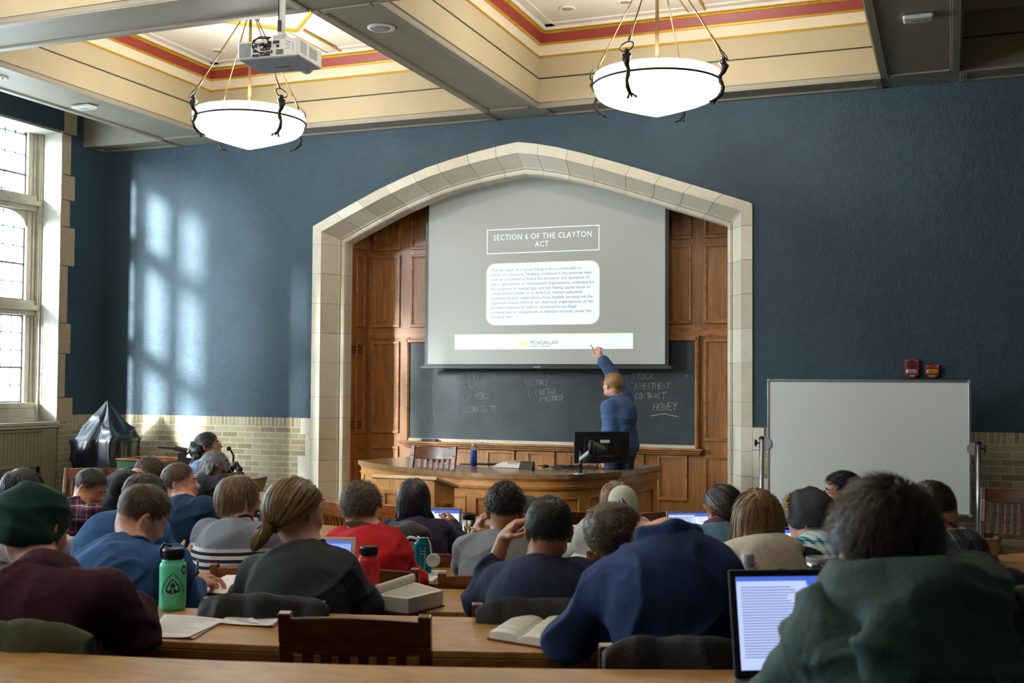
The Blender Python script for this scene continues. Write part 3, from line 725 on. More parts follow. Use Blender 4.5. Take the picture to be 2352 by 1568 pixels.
# ---- fire alarm pair
def alarm(x, z0, z1, word, lens, lab, nm):
    w = .13; o = thing(nm, (x, WY, (z0+z1)/2), lab, 'alarm'); h = (z1-z0)/2
    red = plain('alarm_red', (142, 34, 38), .38, var=.04)
    pts = [(-w/2, h), (w/2, h), (w/2, -h+.03)]+[(w/2-w*u, -h+.03-.03*math.sin(math.pi*u)) for u in np.linspace(.1, .9, 8)]+[(-w/2, -h+.03)]
    m = MB(); m.prism(pts, -.045, .0, 'XZ'); m.build('housing', red, o, bevel=.006)
    m = MB(); m.box(-.052, .052, -.062, -.043, -h+.042, -h+.082); m.build('lens', lens, o, bevel=.008)
    m = MB(); m.box(-.046, .046, -.064, -.0615, -h+.05, -h+.056); m.box(-.03, .01, -.064, -.0615, -h+.064, -h+.070); m.box(.02, .04, -.064, -.0615, -h+.066, -h+.074); m.build('reflector', MAT['steel'], o)
    if h > .08:
        m = MB(); m.lathe((0, 0, 0), [(.043, 0), (.043, .003), (.001, .003)], 24); g = m.build('sounder', plain('dark_red_grille', (74, 14, 18), .5), o); g.rotation_euler = (rad(90), 0, 0); g.location = (0, -.045, h-.055)
    text_mesh(word, (0, -.0475, -h+.012), (1, 0, 0), (0, 0, 1), .026, MAT['white'], 'lettering', o, center=True)
    m = MB(); 
    for s in (-1, 1): m.box(s*.045-.012, s*.045+.012, -.0465, -.045, h-.014, h-.011)
    m.build('label_line', MAT['white'], o)
def text_mesh(txt, loc, xd, zd, size, mat, name, parent, center=False, sx=1.0, bold=0.0, font=None, spacing=1.0, align=None):
    cu = bpy.data.curves.new('txt', 'FONT'); cu.body = txt; cu.size = size; cu.extrude = .0006; cu.offset = bold; cu.resolution_u = 2
    cu.space_character = spacing
    if center: cu.align_x = 'CENTER'
    ob = bpy.data.objects.new('txt', cu); link(ob); dg = bpy.context.evaluated_depsgraph_get(); dg.update()
    me = bpy.data.meshes.new_from_object(ob.evaluated_get(dg)); bpy.data.objects.remove(ob)
    xd = np.array(xd, float); zd = np.array(zd, float); nd = np.cross(xd, zd)
    co = np.zeros(len(me.vertices)*3); me.vertices.foreach_get('co', co); co = co.reshape(-1, 3)
    V = np.array(loc)+co[:, :1]*sx*xd+co[:, 1:2]*zd+co[:, 2:]*nd
    me.vertices.foreach_set('co', V.astype(np.float32).ravel()); me.materials.clear(); me.materials.append(mat); me.name = name; me.update()
    o = bpy.data.objects.new(name, me); link(o); o.parent = parent; return o
clear_lens = plain('clear_lens', (206, 210, 214), .15, .4, var=.4, scale=90); yel = plain('yellow_lens', (216, 176, 20), .15, .1, var=.4, scale=90)
alarm(-.345, 1.853, 2.033, 'FIRE', clear_lens, 'tall red FIRE sounder with a clear strobe on the blue wall', 'fire_alarm')
alarm(-.16, 1.853, 1.979, 'ALERT', yel, 'short red ALERT strobe with a yellow lens on the blue wall', 'alert_strobe')

# unseen slab added far outside to keep the low sun off the rear windows
mb = MB(); mb.box(-30, -29.5, -60, -28.3, -1, 24); struct(mb, 'sun_blocker', MAT['brick_y'])
def crom(P, n=8):
    P = [np.array(p, float) for p in P]; out = []
    for i in range(len(P)-1):
        a = P[max(i-1, 0)]; b = P[i]; c = P[i+1]; d = P[min(i+2, len(P)-1)]
        for t in np.linspace(0, 1, n, endpoint=False): out.append(.5*((2*b)+(-a+c)*t+(2*a-5*b+4*c-d)*t*t+(-a+3*b-3*c+d)*t**3))
    out.append(P[-1]); return out
# ------------------------------------------------------------------ pendant bowls
def pendant(x, y, lab, group):
    zt = 4.07
    o = thing('pendant_lamp', (x, y, 5.5), lab, 'lamp', group)
    b = MB(); R = .545
    prof = [(.001, 0), (.03, .006), (.16, .045), (.30, .090), (.42, .130), (.485, .158), (.520, .190), (.536, .225), (.54, .26), (.546, .268), (.546, .345), (.538, .360), (.522, .360), (.517, .345), (.517, .25), (.49, .19), (.40, .14), (.25, .09), (.05, .03), (.001, .028)]
    b.lathe((x, y, zt), prof, 64)
    t = NT('alabaster_glass'); v = t.coord(); f = t.noise(v, 3.2, 5, .6, 1.0)
    g = t.n('ShaderNodeNewGeometry'); sp = t.n('ShaderNodeSeparateXYZ'); t.l(v, sp.inputs[0])
    t.col(srgb(236, 232, 224)); t.b.inputs['Emission Color'].default_value = (1.0, .97, .92, 1)
    gz = t.math('MULTIPLY', t.math('ADD', sp.outputs[2], 1.43), 2.6)
    e = t.math('SUBTRACT', t.math('MULTIPLY', t.math('ADD', .62, t.math('MULTIPLY', f, .75)), LAMP_E*.26), t.math('MULTIPLY', gz, 1.5)); t.l(t.math('MAXIMUM', e, .42), t.b.inputs['Emission Strength']); t.set(Roughness=.35)
    b.build('glass_bowl', t.m, o, smooth=True, world=True, fix=False)
    hoop = MB(); hoop.tube([(x+.555*math.cos(a), y+.555*math.sin(a), zt+.268) for a in np.linspace(0, 2*math.pi, 49)[:-1]], .009, 8, closed=True); hoop.build('iron_hoop', MAT['iron'], o, smooth=True, world=True)
    st = MB(); st.tube([(x, y, zt+.06), (x, y, 5.5)], .016, 12); st.lathe((x, y, 5.46), [(.001, -.03), (.03, -.02), (.07, .01), (.10, .045)], 24); st.build('stem', MAT['rod'], o, smooth=True, world=True)
    bl = bpy.data.lights.new('bulb', 'POINT'); bl.energy = 72; bl.color = (1, .95, .88); bl.shadow_soft_size = .16
    bo = bpy.data.objects.new('bulb', bl); link(bo); bo.parent = o; bo.location = (0, 0, zt+.52-5.5)
    for i, a0 in enumerate((-100, -10, 80, 170) if x > -4 else (-116, -26, 64, 154)):
        a = rad(a0); ca, sa = math.cos(a), math.sin(a)
        P = lambda r, z: (x+r*ca, y+r*sa, zt+z-.07)
        h = MB()
        pts = [P(.60, .50), P(.585, .455), P(.615, .42), P(.60, .38), P(.565, .345), P(.575, .30), P(.60, .25), P(.585, .20), P(.545, .165), P(.50, .150)]
        h.tube(pts, [.012, .030, .034, .020, .014, .018, .013, .018, .015, .008], 9)
        for s in (-1, 0, 1): h.tube([P(.545, .165), (x+.50*ca-s*.035*sa, y+.50*sa+s*.035*ca, zt+.065)], [.010, .007], 6)
        for s in (-1, 1): h.sphere((x+.605*ca-s*.022*sa, y+.605*sa+s*.022*ca, zt+.385), .017, 8, 6); h.sphere((x+.50*ca-s*.036*sa, y+.50*sa+s*.036*ca, zt+.065), .011, 8, 6)
        h.sphere(P(.60, .49), .022, 8, 6); h.sphere(P(.57, .335), .019, 8, 6)
        hk = h.build('scroll_hook', MAT['iron'], o, smooth=True, world=True)
        rg = MB(); c = np.array(P(.60, .525)); e1 = np.array([-sa, ca, 0]); e2 = np.array([-ca*.55, -sa*.55, .83])
        rg.tube([c+(e1*math.cos(t_)+e2*math.sin(t_))*.058 for t_ in np.linspace(0, 2*math.pi, 25)[:-1]], .0065, 6, closed=True); rg.build('ring', MAT['iron'], hk, smooth=True, world=True)
        rd_ = MB(); top = np.array([x+.07*ca, y+.07*sa, 5.40]); bot = c+e2*.058; mid_ = bot+(top-bot)*.16
        rd_.tube([bot, mid_], .011, 8); rd_.tube([mid_, top], .0065, 8); rdo = rd_.build('suspension_rod', MAT['rod'], o, smooth=True, world=True)
        r2 = MB(); r2.tube([top+(np.array([ca*math.cos(t_), sa*math.cos(t_), math.sin(t_)]))*.026 for t_ in np.linspace(0, 2*math.pi, 17)[:-1]], .006, 6, closed=True); r2.build('top_ring', MAT['iron'], rdo, smooth=True, world=True)
    return o
PN = 'alabaster bowl pendants hung from the ceiling coffers'
pendant(-6.465, 9.42, 'glowing alabaster bowl pendant in the left coffer, partly behind the projector', PN)
pendant(-2.335, 9.42, 'glowing alabaster bowl pendant in the right coffer, the larger in view', PN)
pendant(-6.465, 1.12, 'glowing alabaster bowl pendant farthest behind the camera on the window side, unseen, added for light', PN)  # this and the pendants below are unseen additions that light the desks
pendant(-2.335, 1.12, 'glowing alabaster bowl pendant farthest behind the camera on the right, unseen, added for light', PN)
pendant(-6.465, 5.27, 'glowing alabaster bowl pendant hung behind the camera side, unseen, added for light', PN)
pendant(-2.335, 5.27, 'glowing alabaster bowl pendant nearest above the camera, unseen, added for light', PN)
# ------------------------------------------------------------------ ceiling projector
def projector():
    # body corners: rear face towards the camera, lens side towards the screen
    base = np.array([-4.35, 6.70, 4.06]); o = thing('projector', base, 'white ceiling projector on a white pole, cables at its back', 'projector')
    az = rad(5); ax = np.array([math.cos(az), math.sin(az), 0]); ay = np.array([-ax[1], ax[0], 0]); az_ = np.array([0, 0, 1.])
    hw, hl, hh = .232, .185, .062
    tilt = rad(-3); 
    m = MB(); c = base.copy(); c[2] = 4.055
    m.obox(c, ax, ay, az_, hw, hl, hh); m.build('housing', MAT['white'], o, world=True, bevel=.014, seg=3)
    m = MB(); m.obox(c-az_*(hh+.001), ax, ay, az_, hw*.93, hl*.92, .002); m.build('underside', plain('projector_underside', (140, 150, 162), .5, var=.03), o, world=True, bevel=.001)
    R = c-ay*(hl)                                       # rear face
    f = lambda u, z: R+ax*u+az_*z-ay*.001
    def rect(m, u0, u1, z0, z1, dd=.003): m.obox(f((u0+u1)/2, (z0+z1)/2)-ay*dd/2, ax, ay, az_, abs(u1-u0)/2, dd/2, abs(z1-z0)/2)
    m = MB()
    for i in range(9):
        rect(m, -.212+i*.0095, -.2085+i*.0095+.002, -.05, .048)
    m.build('vent', MAT['grey_pl'], o, world=True)
    m = MB()
    for (u0, u1, z0, z1) in ((-.108, -.078, .012, .032), (-.108, -.078, -.022, -.004), (-.112, -.062, -.052, -.034), (-.03, -.0, -.0, .035), (.0, .03, .005, .048), (.045, .09, .030, .050), (-.052, .022, -.012, .006), (-.052, .022, -.05, -.020), (.07, .09, .004, .022), (.028, .04, -.035, -.015)): rect(m, u0, u1, z0, z1, .004)
    m.build('socket', MAT['black_pl'], o, world=True, bevel=.001)
    m = MB(); rect(m, .068, .118, -.045, -.012, .004); m.build('label_plate', plain('olive_label', (98, 96, 60), .4), o, world=True)
    m = MB()
    for (u, z) in ((-.045, -.028), (-.03, -.04), (-.01, -.03), (-.04, .0), (-.018, -.002), (.008, .0)): m.cyl(f(u, z), f(u, z)-ay*.007, .005, n=10)
    for (u0, u1, z0, z1) in ((.13, .15, .02, .024), (.155, .175, .03, .034), (.13, .17, -.01, -.006), (.15, .175, .008, .012), (.14, .16, .04, .043), (.19, .192, -.03, .03)): rect(m, u0, u1, z0, z1, .002)
    m.build('port_mark', MAT['grey_pl'], o, world=True)
    S = c+ax*hw; m = MB()
    for (v0, v1, z0, z1) in ((-.15, -.06, -.03, .045), (-.02, .10, -.025, .04)):
        for i in range(8): zz = z0+(z1-z0)*i/7; m.obox(S+ay*(v0+v1)/2+az_*zz+ax*.001, ax, ay, az_, .0015, (v1-v0)/2, .0028)
    m.build('side_grille', MAT['grey_pl'], o, world=True)
    m = MB(); L_ = c+ay*(hl)+ax*.10-az_*.02; m.tube([L_-ay*.02, L_+ay*.035], .058, 24); m.build('lens_barrel', MAT['white'], o, world=True, smooth=True, bevel=.002)
    m = MB(); m.tube([L_+ay*.03, L_+ay*.042], .05, 24); m.build('lens', MAT['black_pl'], o, world=True)
    P = np.array([-4.345, 6.71]); m = MB(); m.tube([(P[0], P[1], 4.15), (P[0], P[1], 4.35), (P[0], P[1], 5.52)], .024, 16); m.tube([(P[0], P[1], 4.15), (P[0], P[1], 4.22)], .034, 16); m.build('pole', MAT['white'], o, world=True, smooth=True)
    m = MB(); m.obox((P[0], P[1], 4.145), ax, ay, az_, .10, .07, .006); m.obox((P[0]-.08, P[1], 4.128), ax, ay, az_, .012, .05, .012); m.obox((P[0]+.08, P[1], 4.128), ax, ay, az_, .012, .05, .012); m.obox((P[0], P[1], 4.175), ax, ay, az_, .05, .04, .02); m.build('mount_plate', MAT['alu'], o, world=True, bevel=.003)
    m = MB(); m.box(P[0]-.014, P[0]+.014, P[1]-.038, P[1]-.024, 4.22, 4.30); m.build('clip', MAT['black_pl'], o, world=True, bevel=.003)
    m = MB(); q = lambda u, z, d=.03: tuple(f(u, z)-ay*d)
    m.tube([(P[0]-.02, P[1]-.03, 5.4), (P[0]-.012, P[1]-.03, 4.6), (P[0]-.004, P[1]-.034, 4.28)], .005, 6)
    m.tube(crom([q(-.02, .085, -.06), q(-.06, .075, .0), q(-.09, .05, .03), q(-.085, .0, .05), q(-.06, -.025, .045), q(-.035, -.035, .02)], 6), .0045, 6)
    m.tube(crom([q(-.0, .09, -.05), q(-.05, .08, .01), q(-.085, .04, .03), q(-.05, .022, .03), q(-.02, .02, .02)], 6), .0045, 6)
    m.tube([q(-.045, .018, .03), q(-.01, .024, .03)], .011, 8); m.tube([q(-.03, .095, -.08), q(-.0, .07, .0), q(.02, .03, .015)], .005, 6)
    m.build('cable', MAT['black_pl'], o, world=True, smooth=True)
    cf = c-az_*(hh+.0035)+ay*.03
    text_mesh('HITACHI', np.array(cf)-base, -ax*-1, ay, .03, MAT['dark_pl'], 'lettering', o, center=True, sx=-1.0)
projector()
# ------------------------------------------------------------------ chalkboard
def chalkboard():
    x0, x1, z0, z1 = -6.157, -2.64, 1.10, 2.26; y = BY
    o = thing('chalkboard', ((x0+x1)/2, y, z0), 'wide black chalkboard in an oak frame behind the lecturer, written in chalk', 'chalkboard')
    t = NT('slate'); v = t.coord()
    a = t.noise(v, 1.6, 5, .6, .6); b = t.noise(t.coord((1, 1, 3)), 6, 4, .6)
    sp = t.n('ShaderNodeSeparateXYZ'); t.l(v, sp.inputs[0])
    k = t.math('ADD', t.math('MULTIPLY', a, .7), t.math('MULTIPLY', b, .3))
    t.col(t.ramp(k, [(.42, srgb(36, 46, 50)), (.62, srgb(50, 62, 66)), (.8, srgb(78, 92, 96))])); t.set(Roughness=.5); b_ = t.m
    m = MB(); m.box(x0, x1, y-.03, y-.012, z0, z1); m.build('slate', b_, o, world=True)
    m = MB()
    for (a0, a1, b0, b1) in ((x0-.045, x0, z0-.03, z1+.06), (x1, x1+.045, z0-.03, z1+.06), (x0-.045, x1+.045, z1, z1+.05)): m.box(a0, a1, y-.05, y, b0, b1); m.box(a0+.01 if a1-a0 < .1 else a0, a1-.012 if a1-a0 < .1 else a1, y-.062, y-.05, b0, b1-.012)
    m.build('frame', MAT['oak_h'], o, world=True, bevel=.005)
    m = MB(); m.box(x0-.02, x1+.02, y-.045, y-.01, z0-.035, z0); m.build('bottom_rail', plain('chalky_rail', (190, 184, 166), .8), o, world=True)
    m = MB(); m.box(x0-.10, x1+.10, y-.125, y-.0, z0-.060, z0-.035); m.box(x0-.08, x1+.08, y-.095, y, z0-.085, z0-.060); m.box(x0-.06, x1+.06, y-.06, y, z0-.11, z0-.085); m.build('chalk_tray', MAT['oak_h'], o, world=True, bevel=.007)
    # chalk writing, single strokes
    G = {'A': [[(0, 0), (.35, 1), (.7, 0)], [(.12, .38), (.6, .38)]], 'B': [[(0, 0), (0, 1), (.5, .85), (.1, .55), (.6, .3), (.4, .02), (0, 0)]], 'C': [[(.65, .9), (.3, 1), (.02, .6), (.05, .2), (.35, 0), (.7, .12)]],
         'D': [[(0, 0), (0, 1), (.45, .85), (.62, .45), (.4, .08), (0, 0)]], 'E': [[(.6, 1), (0, 1), (0, 0), (.62, 0)], [(0, .5), (.5, .52)]], 'H': [[(0, 0), (0, 1)], [(.6, 0), (.6, 1)], [(0, .5), (.6, .5)]],
         'I': [[(.1, 0), (.12, 1)]], 'K': [[(0, 0), (0, 1)], [(.6, 1), (.05, .45), (.65, 0)]], 'L': [[(0, 1), (0, 0), (.6, .02)]], 'M': [[(0, 0), (.05, 1), (.35, .4), (.65, 1), (.72, 0)]], 'N': [[(0, 0), (0, 1), (.6, 0), (.62, 1)]],
         'O': [[(.35, 1), (.05, .7), (.05, .25), (.35, 0), (.65, .3), (.62, .75), (.35, 1)]], 'P': [[(0, 0), (0, 1), (.5, .9), (.5, .6), (0, .5)]], 'R': [[(0, 0), (0, 1), (.5, .9), (.48, .6), (0, .5), (.6, 0)]],
         'S': [[(.6, .9), (.3, 1), (.05, .75), (.55, .35), (.3, 0), (0, .1)]], 'T': [[(0, 1), (.8, 1.02)], [(.4, 1), (.38, 0)]], 'U': [[(0, 1), (.03, .2), (.3, 0), (.6, .25), (.62, 1)]], 'V': [[(0, 1), (.3, 0), (.62, 1)]],
         'W': [[(-.05, 1), (.15, 0), (.38, .8), (.58, 0), (.80, 1.05)]], 'Y': [[(0, 1), (.3, .5)], [(.65, 1), (.2, 0)]], '(': [[(.3, 1.2), (.05, .7), (.1, .1), (.35, -.2)]], ')': [[(0, 1.2), (.3, .7), (.25, .1), (0, -.2)]],
         '"': [[(.05, 1.15), (0, .95)], [(.25, 1.15), (.2, .95)]], 'v': [[(0, .6), (.2, 0), (.45, .6)]], 's': [[(.4, .55), (.15, .6), (.05, .4), (.35, .2), (.1, 0)]], '-': [[(0, .5), (.4, .5)]]}
    rnd = random.Random(3); yy = y-.0318
    def write(s, px0, py0, px1, py1, h, faint=False):
        A = at(px0, py0, 'Y', yy); B = at(px1, py1, 'Y', yy); L_ = B[0]-A[0]; tw = sum(.45 if c in ' ' else (.35 if c == 'I' else .85) for c in s); w = L_/tw*1.05
        m = MB(); x = 0
        for c in s:
            if c != ' ':
                for stroke in G[c]:
                    pts = []
                    for (u, v_) in stroke:
                        X = A[0]+(x+u)*w*.9+rnd.uniform(-.004, .004)+v_*h*.12; Z = A[2]+v_*h+rnd.uniform(-.005, .005)+(B[2]-A[2])*(x/tw); pts.append((X, yy, Z))
                    m.tube(pts, .0033 if not faint else .0026, 4)
            x += .45 if c == ' ' else (.35 if c == 'I' else .85)
        return m
    ch = plain('chalk', (176, 184, 182), .95, var=.4, scale=120); cf = plain('faint_chalk', (150, 160, 162), .95, var=.4, scale=120)
    for (s, a, b, c_, d_, h, f_) in (('UNDERWRITER', 1060, 871, 1147, 869, .065, 1), ('ANALYSTS', 1062, 892, 1123, 889, .065, 0), ('LAWYERS', 1062, 920, 1129, 914, .075, 0), ('ACCOUNTANTS', 1061, 947, 1145, 947, .075, 0),
        ('INSTITUTIONAL', 1191, 866, 1270, 864, .06, 1), ('INVESTORS', 1194, 885, 1263, 883, .06, 0), ('(vs RETAIL', 1213, 907, 1286, 903, .062, 0), ('INVESTORS)', 1240, 921, 1298, 918, .055, 0),
        ('- STOCK', 1436, 870, 1507, 869, .06, 0), ('- "INVESTMENT', 1436, 893, 1545, 893, .068, 0), ('CONTRACT"', 1458, 916, 1541, 914, .065, 0), ('HOWEY', 1500, 943, 1560, 941, .085, 0)):
        write(s, a, b, c_, d_, h, f_).build('chalk_writing', cf if f_ else ch, o, world=True)
    m = MB(); m.tube([at(1496, 955, 'Y', yy), at(1525, 950, 'Y', yy), at(1558, 957, 'Y', yy)], .004, 4)
    m.tube([at(994, 880, 'Y', yy), at(996, 930, 'Y', yy), at(999, 972, 'Y', yy)], .0025, 4); m.tube([at(1577, 861, 'Y', yy), at(1580, 863, 'Y', yy), at(1577, 866, 'Y', yy), at(1577, 861, 'Y', yy)], .002, 4); m.build('chalk_writing', ch, o, world=True)
    # dusty wiped patches: their own shapes on the slate
    e = tag(thing('chalk_eraser', at(987, 1007, 'Y', y-.08), 'black felt eraser lying on the left of the chalk tray', 'eraser')); e.location.z = z0-.035
    m = MB(); m.box(-.10, .10, -.025, .025, 0, .022); m.build('felt', MAT['black_pl'], e, bevel=.005); m = MB(); m.box(-.10, .10, -.022, .022, .022, .03); m.build('back', MAT['dark_pl'], e, bevel=.003)
    for px, l in ((963, 'short white chalk stick left of the black eraser on the tray'), (1104, 'white chalk stick lying mid way along the chalk tray'), (1512, 'white chalk stick at the right end of the chalk tray')):
        P = at(px, 1008, 'Y', y-.09); m = MB(); m.tube([(P[0]-.035, P[1], z0-.029), (P[0]+.035, P[1]+.004, z0-.029)], .006, 8); tag(m.build('chalk', MAT['white'], smooth=True), l, 'chalk')
chalkboard()
# ------------------------------------------------------------------ projection screen
def screen():
    y = 12.2; x0, x1, zb, zt = -5.85, -2.885, 1.95, 4.45
    o = thing('projection_screen', ((x0+x1)/2, y, zb), 'large pull-down projection screen showing a grey text slide inside the arch', 'projection screen')
    blk = MAT['black_pl']
    t = NT('projected_grey'); v = t.coord()
    t.col(srgb(164, 168, 163)); t.b.inputs['Emission Color'].default_value = srgb(154, 158, 154); t.b.inputs['Emission Strength'].default_value = .12; t.set(Roughness=.8)  # projected slide background put into the surface as weak emission
    m = MB(); m.box(x0, x1, y, y+.004, zb+.03, zt); m.build('black_border', blk, o, world=True)
    m = MB(); m.box(x0+.042, x1-.042, y-.003, y, zb+.045, zt); m.build('viewing_surface', t.m, o, world=True)
    m = MB(); m.box(x0-.05, x1+.035, y-.018, y+.018, zb-.012, zb+.03); m.build('bottom_bar', MAT['dark_pl'], o, world=True, bevel=.006)
    m = MB(); m.box(x0-.06, x0-.045, y-.012, y+.012, zb-.008, zb+.025); m.box(x1+.03, x1+.045, y-.012, y+.012, zb-.008, zb+.025); m.build('end_cap', blk, o, world=True)
    m = MB(); m.box(x0-.08, x1+.08, y-.07, y+.07, zt, zt+.13); m.build('roller_case', MAT['grey_pl'], o, world=True, bevel=.01)
    w = emis('projected_white', (214, 228, 230), .34); tx = emis('projected_text', (120, 134, 142), .16); yl = emis('projected_yellow', (206, 224, 120), .30); bl = emis('projected_blue_grey', (88, 112, 126), .12)  # projector light put into the slide shapes as emission
    yf = y-.0045
    def slab(m, a0, a1, b0, b1): m.box(a0, a1, yf, y-.0035, b0, b1)
    m = MB(); X0, X1, Z0, Z1 = -5.055, -3.683, 3.280, 3.567
    lw = .009
    for q_ in ((X0, X1, Z0, Z0+lw), (X0, X1, Z1-lw, Z1), (X0, X0+lw, Z0, Z1), (X1-lw, X1, Z0, Z1)): slab(m, *q_)
    m.build('title_outline', w, o, world=True)
    def rr(m, a0, a1, b0, b1, r, ya=yf, yb=y-.0035):
        pts = []
        for cx, cz, s in ((a1-r, b1-r, 0), (a0+r, b1-r, 90), (a0+r, b0+r, 180), (a1-r, b0+r, 270)):
            for k in range(9): a = rad(s+k*90/8); pts.append((cx+r*math.cos(a), cz+r*math.sin(a)))
        m.prism(pts, ya, yb, 'XZ')
    m = MB(); rr(m, -5.058, -3.680, 2.446, 3.165, .11); m.build('text_box', w, o, world=True)
    m = MB(); slab(m, -5.457, -3.290, 2.166, 2.335); m.build('footer_band', w, o, world=True)
    m = MB(); slab(m, -5.457, -3.290, 2.335, 2.343); m.build('footer_rule', yl, o, world=True)
    bz = np.array([(x0+x1)/2, y, zb]); T = lambda x, z: np.array([x, yf-.0012, z])-bz
    tm = lambda s, x, z, size, mt, nm, **k: text_mesh(s, T(x, z), (1, 0, 0), (0, 0, 1), size, mt, nm, o, **k)
    tm('SECTION 6 OF THE CLAYTON', -4.372, 3.437, .094, w, 'title_text', center=True, sx=.86, spacing=1.12)
    tm('ACT', -4.372, 3.345, .094, w, 'title_text', center=True, sx=.86, spacing=1.1)
    LN = ['That the labor of a human being is not a commodity or', 'article of commerce. Nothing contained in the antitrust laws', 'shall be construed to forbid the existence and operation of',
          'labor, agricultural, or horticultural organizations, instituted for', 'the purposes of mutual help, and not having capital stock or', 'conducted for profit, or to forbid or restrain individual',
          'members of such organizations from lawfully carrying out the', 'legitimate objects thereof; nor shall such organizations, or the', 'members thereof, be held or construed to be illegal', 'combinations or conspiracies in restraint of trade, under the', 'antitrust laws.']
    for i, s in enumerate(LN): tm(s, -5.0, 3.072-i*.0545, .0485, tx, 'body_text', sx=1.03, bold=.0003)
    # footer emblem: block letter M with slab serifs
    cx, cz, s = -4.58, 2.222, .045
    m = MB(); P = [(-1, -.75), (-.35, -.75), (-.35, -.4), (-.5, -.4), (-.5, .15), (0, -.5), (.5, .15), (.5, -.4), (.35, -.4), (.35, -.75), (1, -.75), (1, -.4), (.85, -.4), (.85, .4), (1, .4), (1, .75), (.55, .75), (0, .1), (-.55, .75), (-1, .75), (-1, .4), (-.85, .4), (-.85, -.4), (-1, -.4)]
    m.prism([(cx+a*s, cz+b*s) for a, b in P], yf-.001, yf, 'XZ'); m.build('emblem', yl, o, world=True)
    tm('MICHIGAN LAW', -4.508, 2.218, .066, bl, 'footer_text', sx=.70); tm('UNIVERSITY OF MICHIGAN', -4.508, 2.188, .026, bl, 'footer_text', sx=.76)
    m = MB(); m.box(-4.465, -4.37, y-.0205, y-.018, zb+.0, zb+.024); m.build('maker_plate', MAT['dark_pl'], o, world=True)
    text_mesh('DA-LITE', np.array([-4.417, y-.0212, zb+.003])-bz, (1, 0, 0), (0, 0, 1), .022, MAT['white'], 'plate_lettering', o, center=True)
screen()
# ------------------------------------------------------------------ whiteboard on a stand
def whiteboard():
    y = 11.1; x0, x1, z0, z1 = -1.652, .172, .596, 1.832
    o = thing('whiteboard', ((x0+x1)/2, y, 0), 'large blank whiteboard on a rolling silver stand before the brick wall', 'whiteboard')
    wm_ = NT('white_enamel'); wm_.col(srgb(222, 230, 226)); wm_.set(Roughness=.22); 
    m = MB(); m.box(x0+.012, x1-.012, y-.010, y+.010, z0+.012, z1-.012); m.build('board', wm_.m, o, world=True)
    m = MB()
    for q_ in ((x0, x1, z0, z0+.022), (x0, x1, z1-.022, z1), (x0, x0+.022, z0, z1), (x1-.022, x1, z0, z1)): m.box(q_[0], q_[1], y-.016, y+.016, q_[2], q_[3])
    m.build('frame', MAT['alu'], o, world=True, bevel=.004)
    m = MB()
    for (a, b) in ((x0, z0), (x0, z1), (x1, z0), (x1, z1)): m.box(a-.003 if a == x0 else a-.03, a+.03 if a == x0 else a+.003, y-.019, y+.019, b-.003 if b == z0 else b-.03, b+.03 if b == z0 else b+.003)
    m.build('corner_cap', MAT['grey_pl'], o, world=True, bevel=.008, seg=4)
    for s, xp in ((-1, x0-.058), (1, x1+.058)):
        m = MB(); m.tube([(xp, y, .08), (xp, y, 1.262)], .024, 20); m.build('post', MAT['alu'], o, world=True, smooth=True)
        m = MB(); m.lathe((xp, y, 1.26), [(.0255, -.004), (.0255, .006), (.018, .018), (.001, .024)], 20); m.build('post_cap', MAT['black_pl'], o, world=True, smooth=True)
        m = MB(); m.tube([(xp, y, 1.215), (xp-s*-.062, y, 1.215)], .008, 8); m.lathe((0, 0, 0), [(.001, 0), (.03, 0), (.034, .008), (.03, .018), (.001, .02)], 16)
        V = np.array(m.v); k0 = len(V)-16*5
        for i in range(k0, len(V)): a_, b_, c_ = m.v[i]; m.v[i] = (xp+s*(.045+c_), y+a_, 1.215+b_)
        m.build('knob', MAT['black_pl'], o, world=True, smooth=True)
        m = MB(); pts = [(x_*1.0, z_) for x_, z_ in [(0, -.055), (.03, -.055), (.055, -.04), (.068, -.018), (.068, .018), (.055, .04), (.03, .055), (0, .055)]]
        bx_ = xp-s*.03; m.prism([(bx_-s*a, 1.213+b) for a, b in pts], y-.026, y-.018, 'XZ'); m.build('pivot_plate', MAT['grey_pl'], o, world=True, bevel=.002)
        m = MB(); m.box(xp-.03, xp+.03, y-.33, y+.33, .05, .10)
        for yy in (y-.30, y+.30): m.cyl((xp-.014, yy, .032), (xp+.014, yy, .032), .032, n=16)
        m.build('caster_foot', MAT['black_pl'], o, world=True, bevel=.004)
    m = MB(); m.box(x0-.06, x1+.06, y-.02, y+.02, .34, .48); m.build('lower_shelf', MAT['alu'], o, world=True, bevel=.004)
    m = MB(); m.tube([at(1907, 871, 'Y', y-.018), at(1907, 876, 'Y', y-.018)], .003, 6); m.build('hook', MAT['black_pl'], o, world=True)
whiteboard()
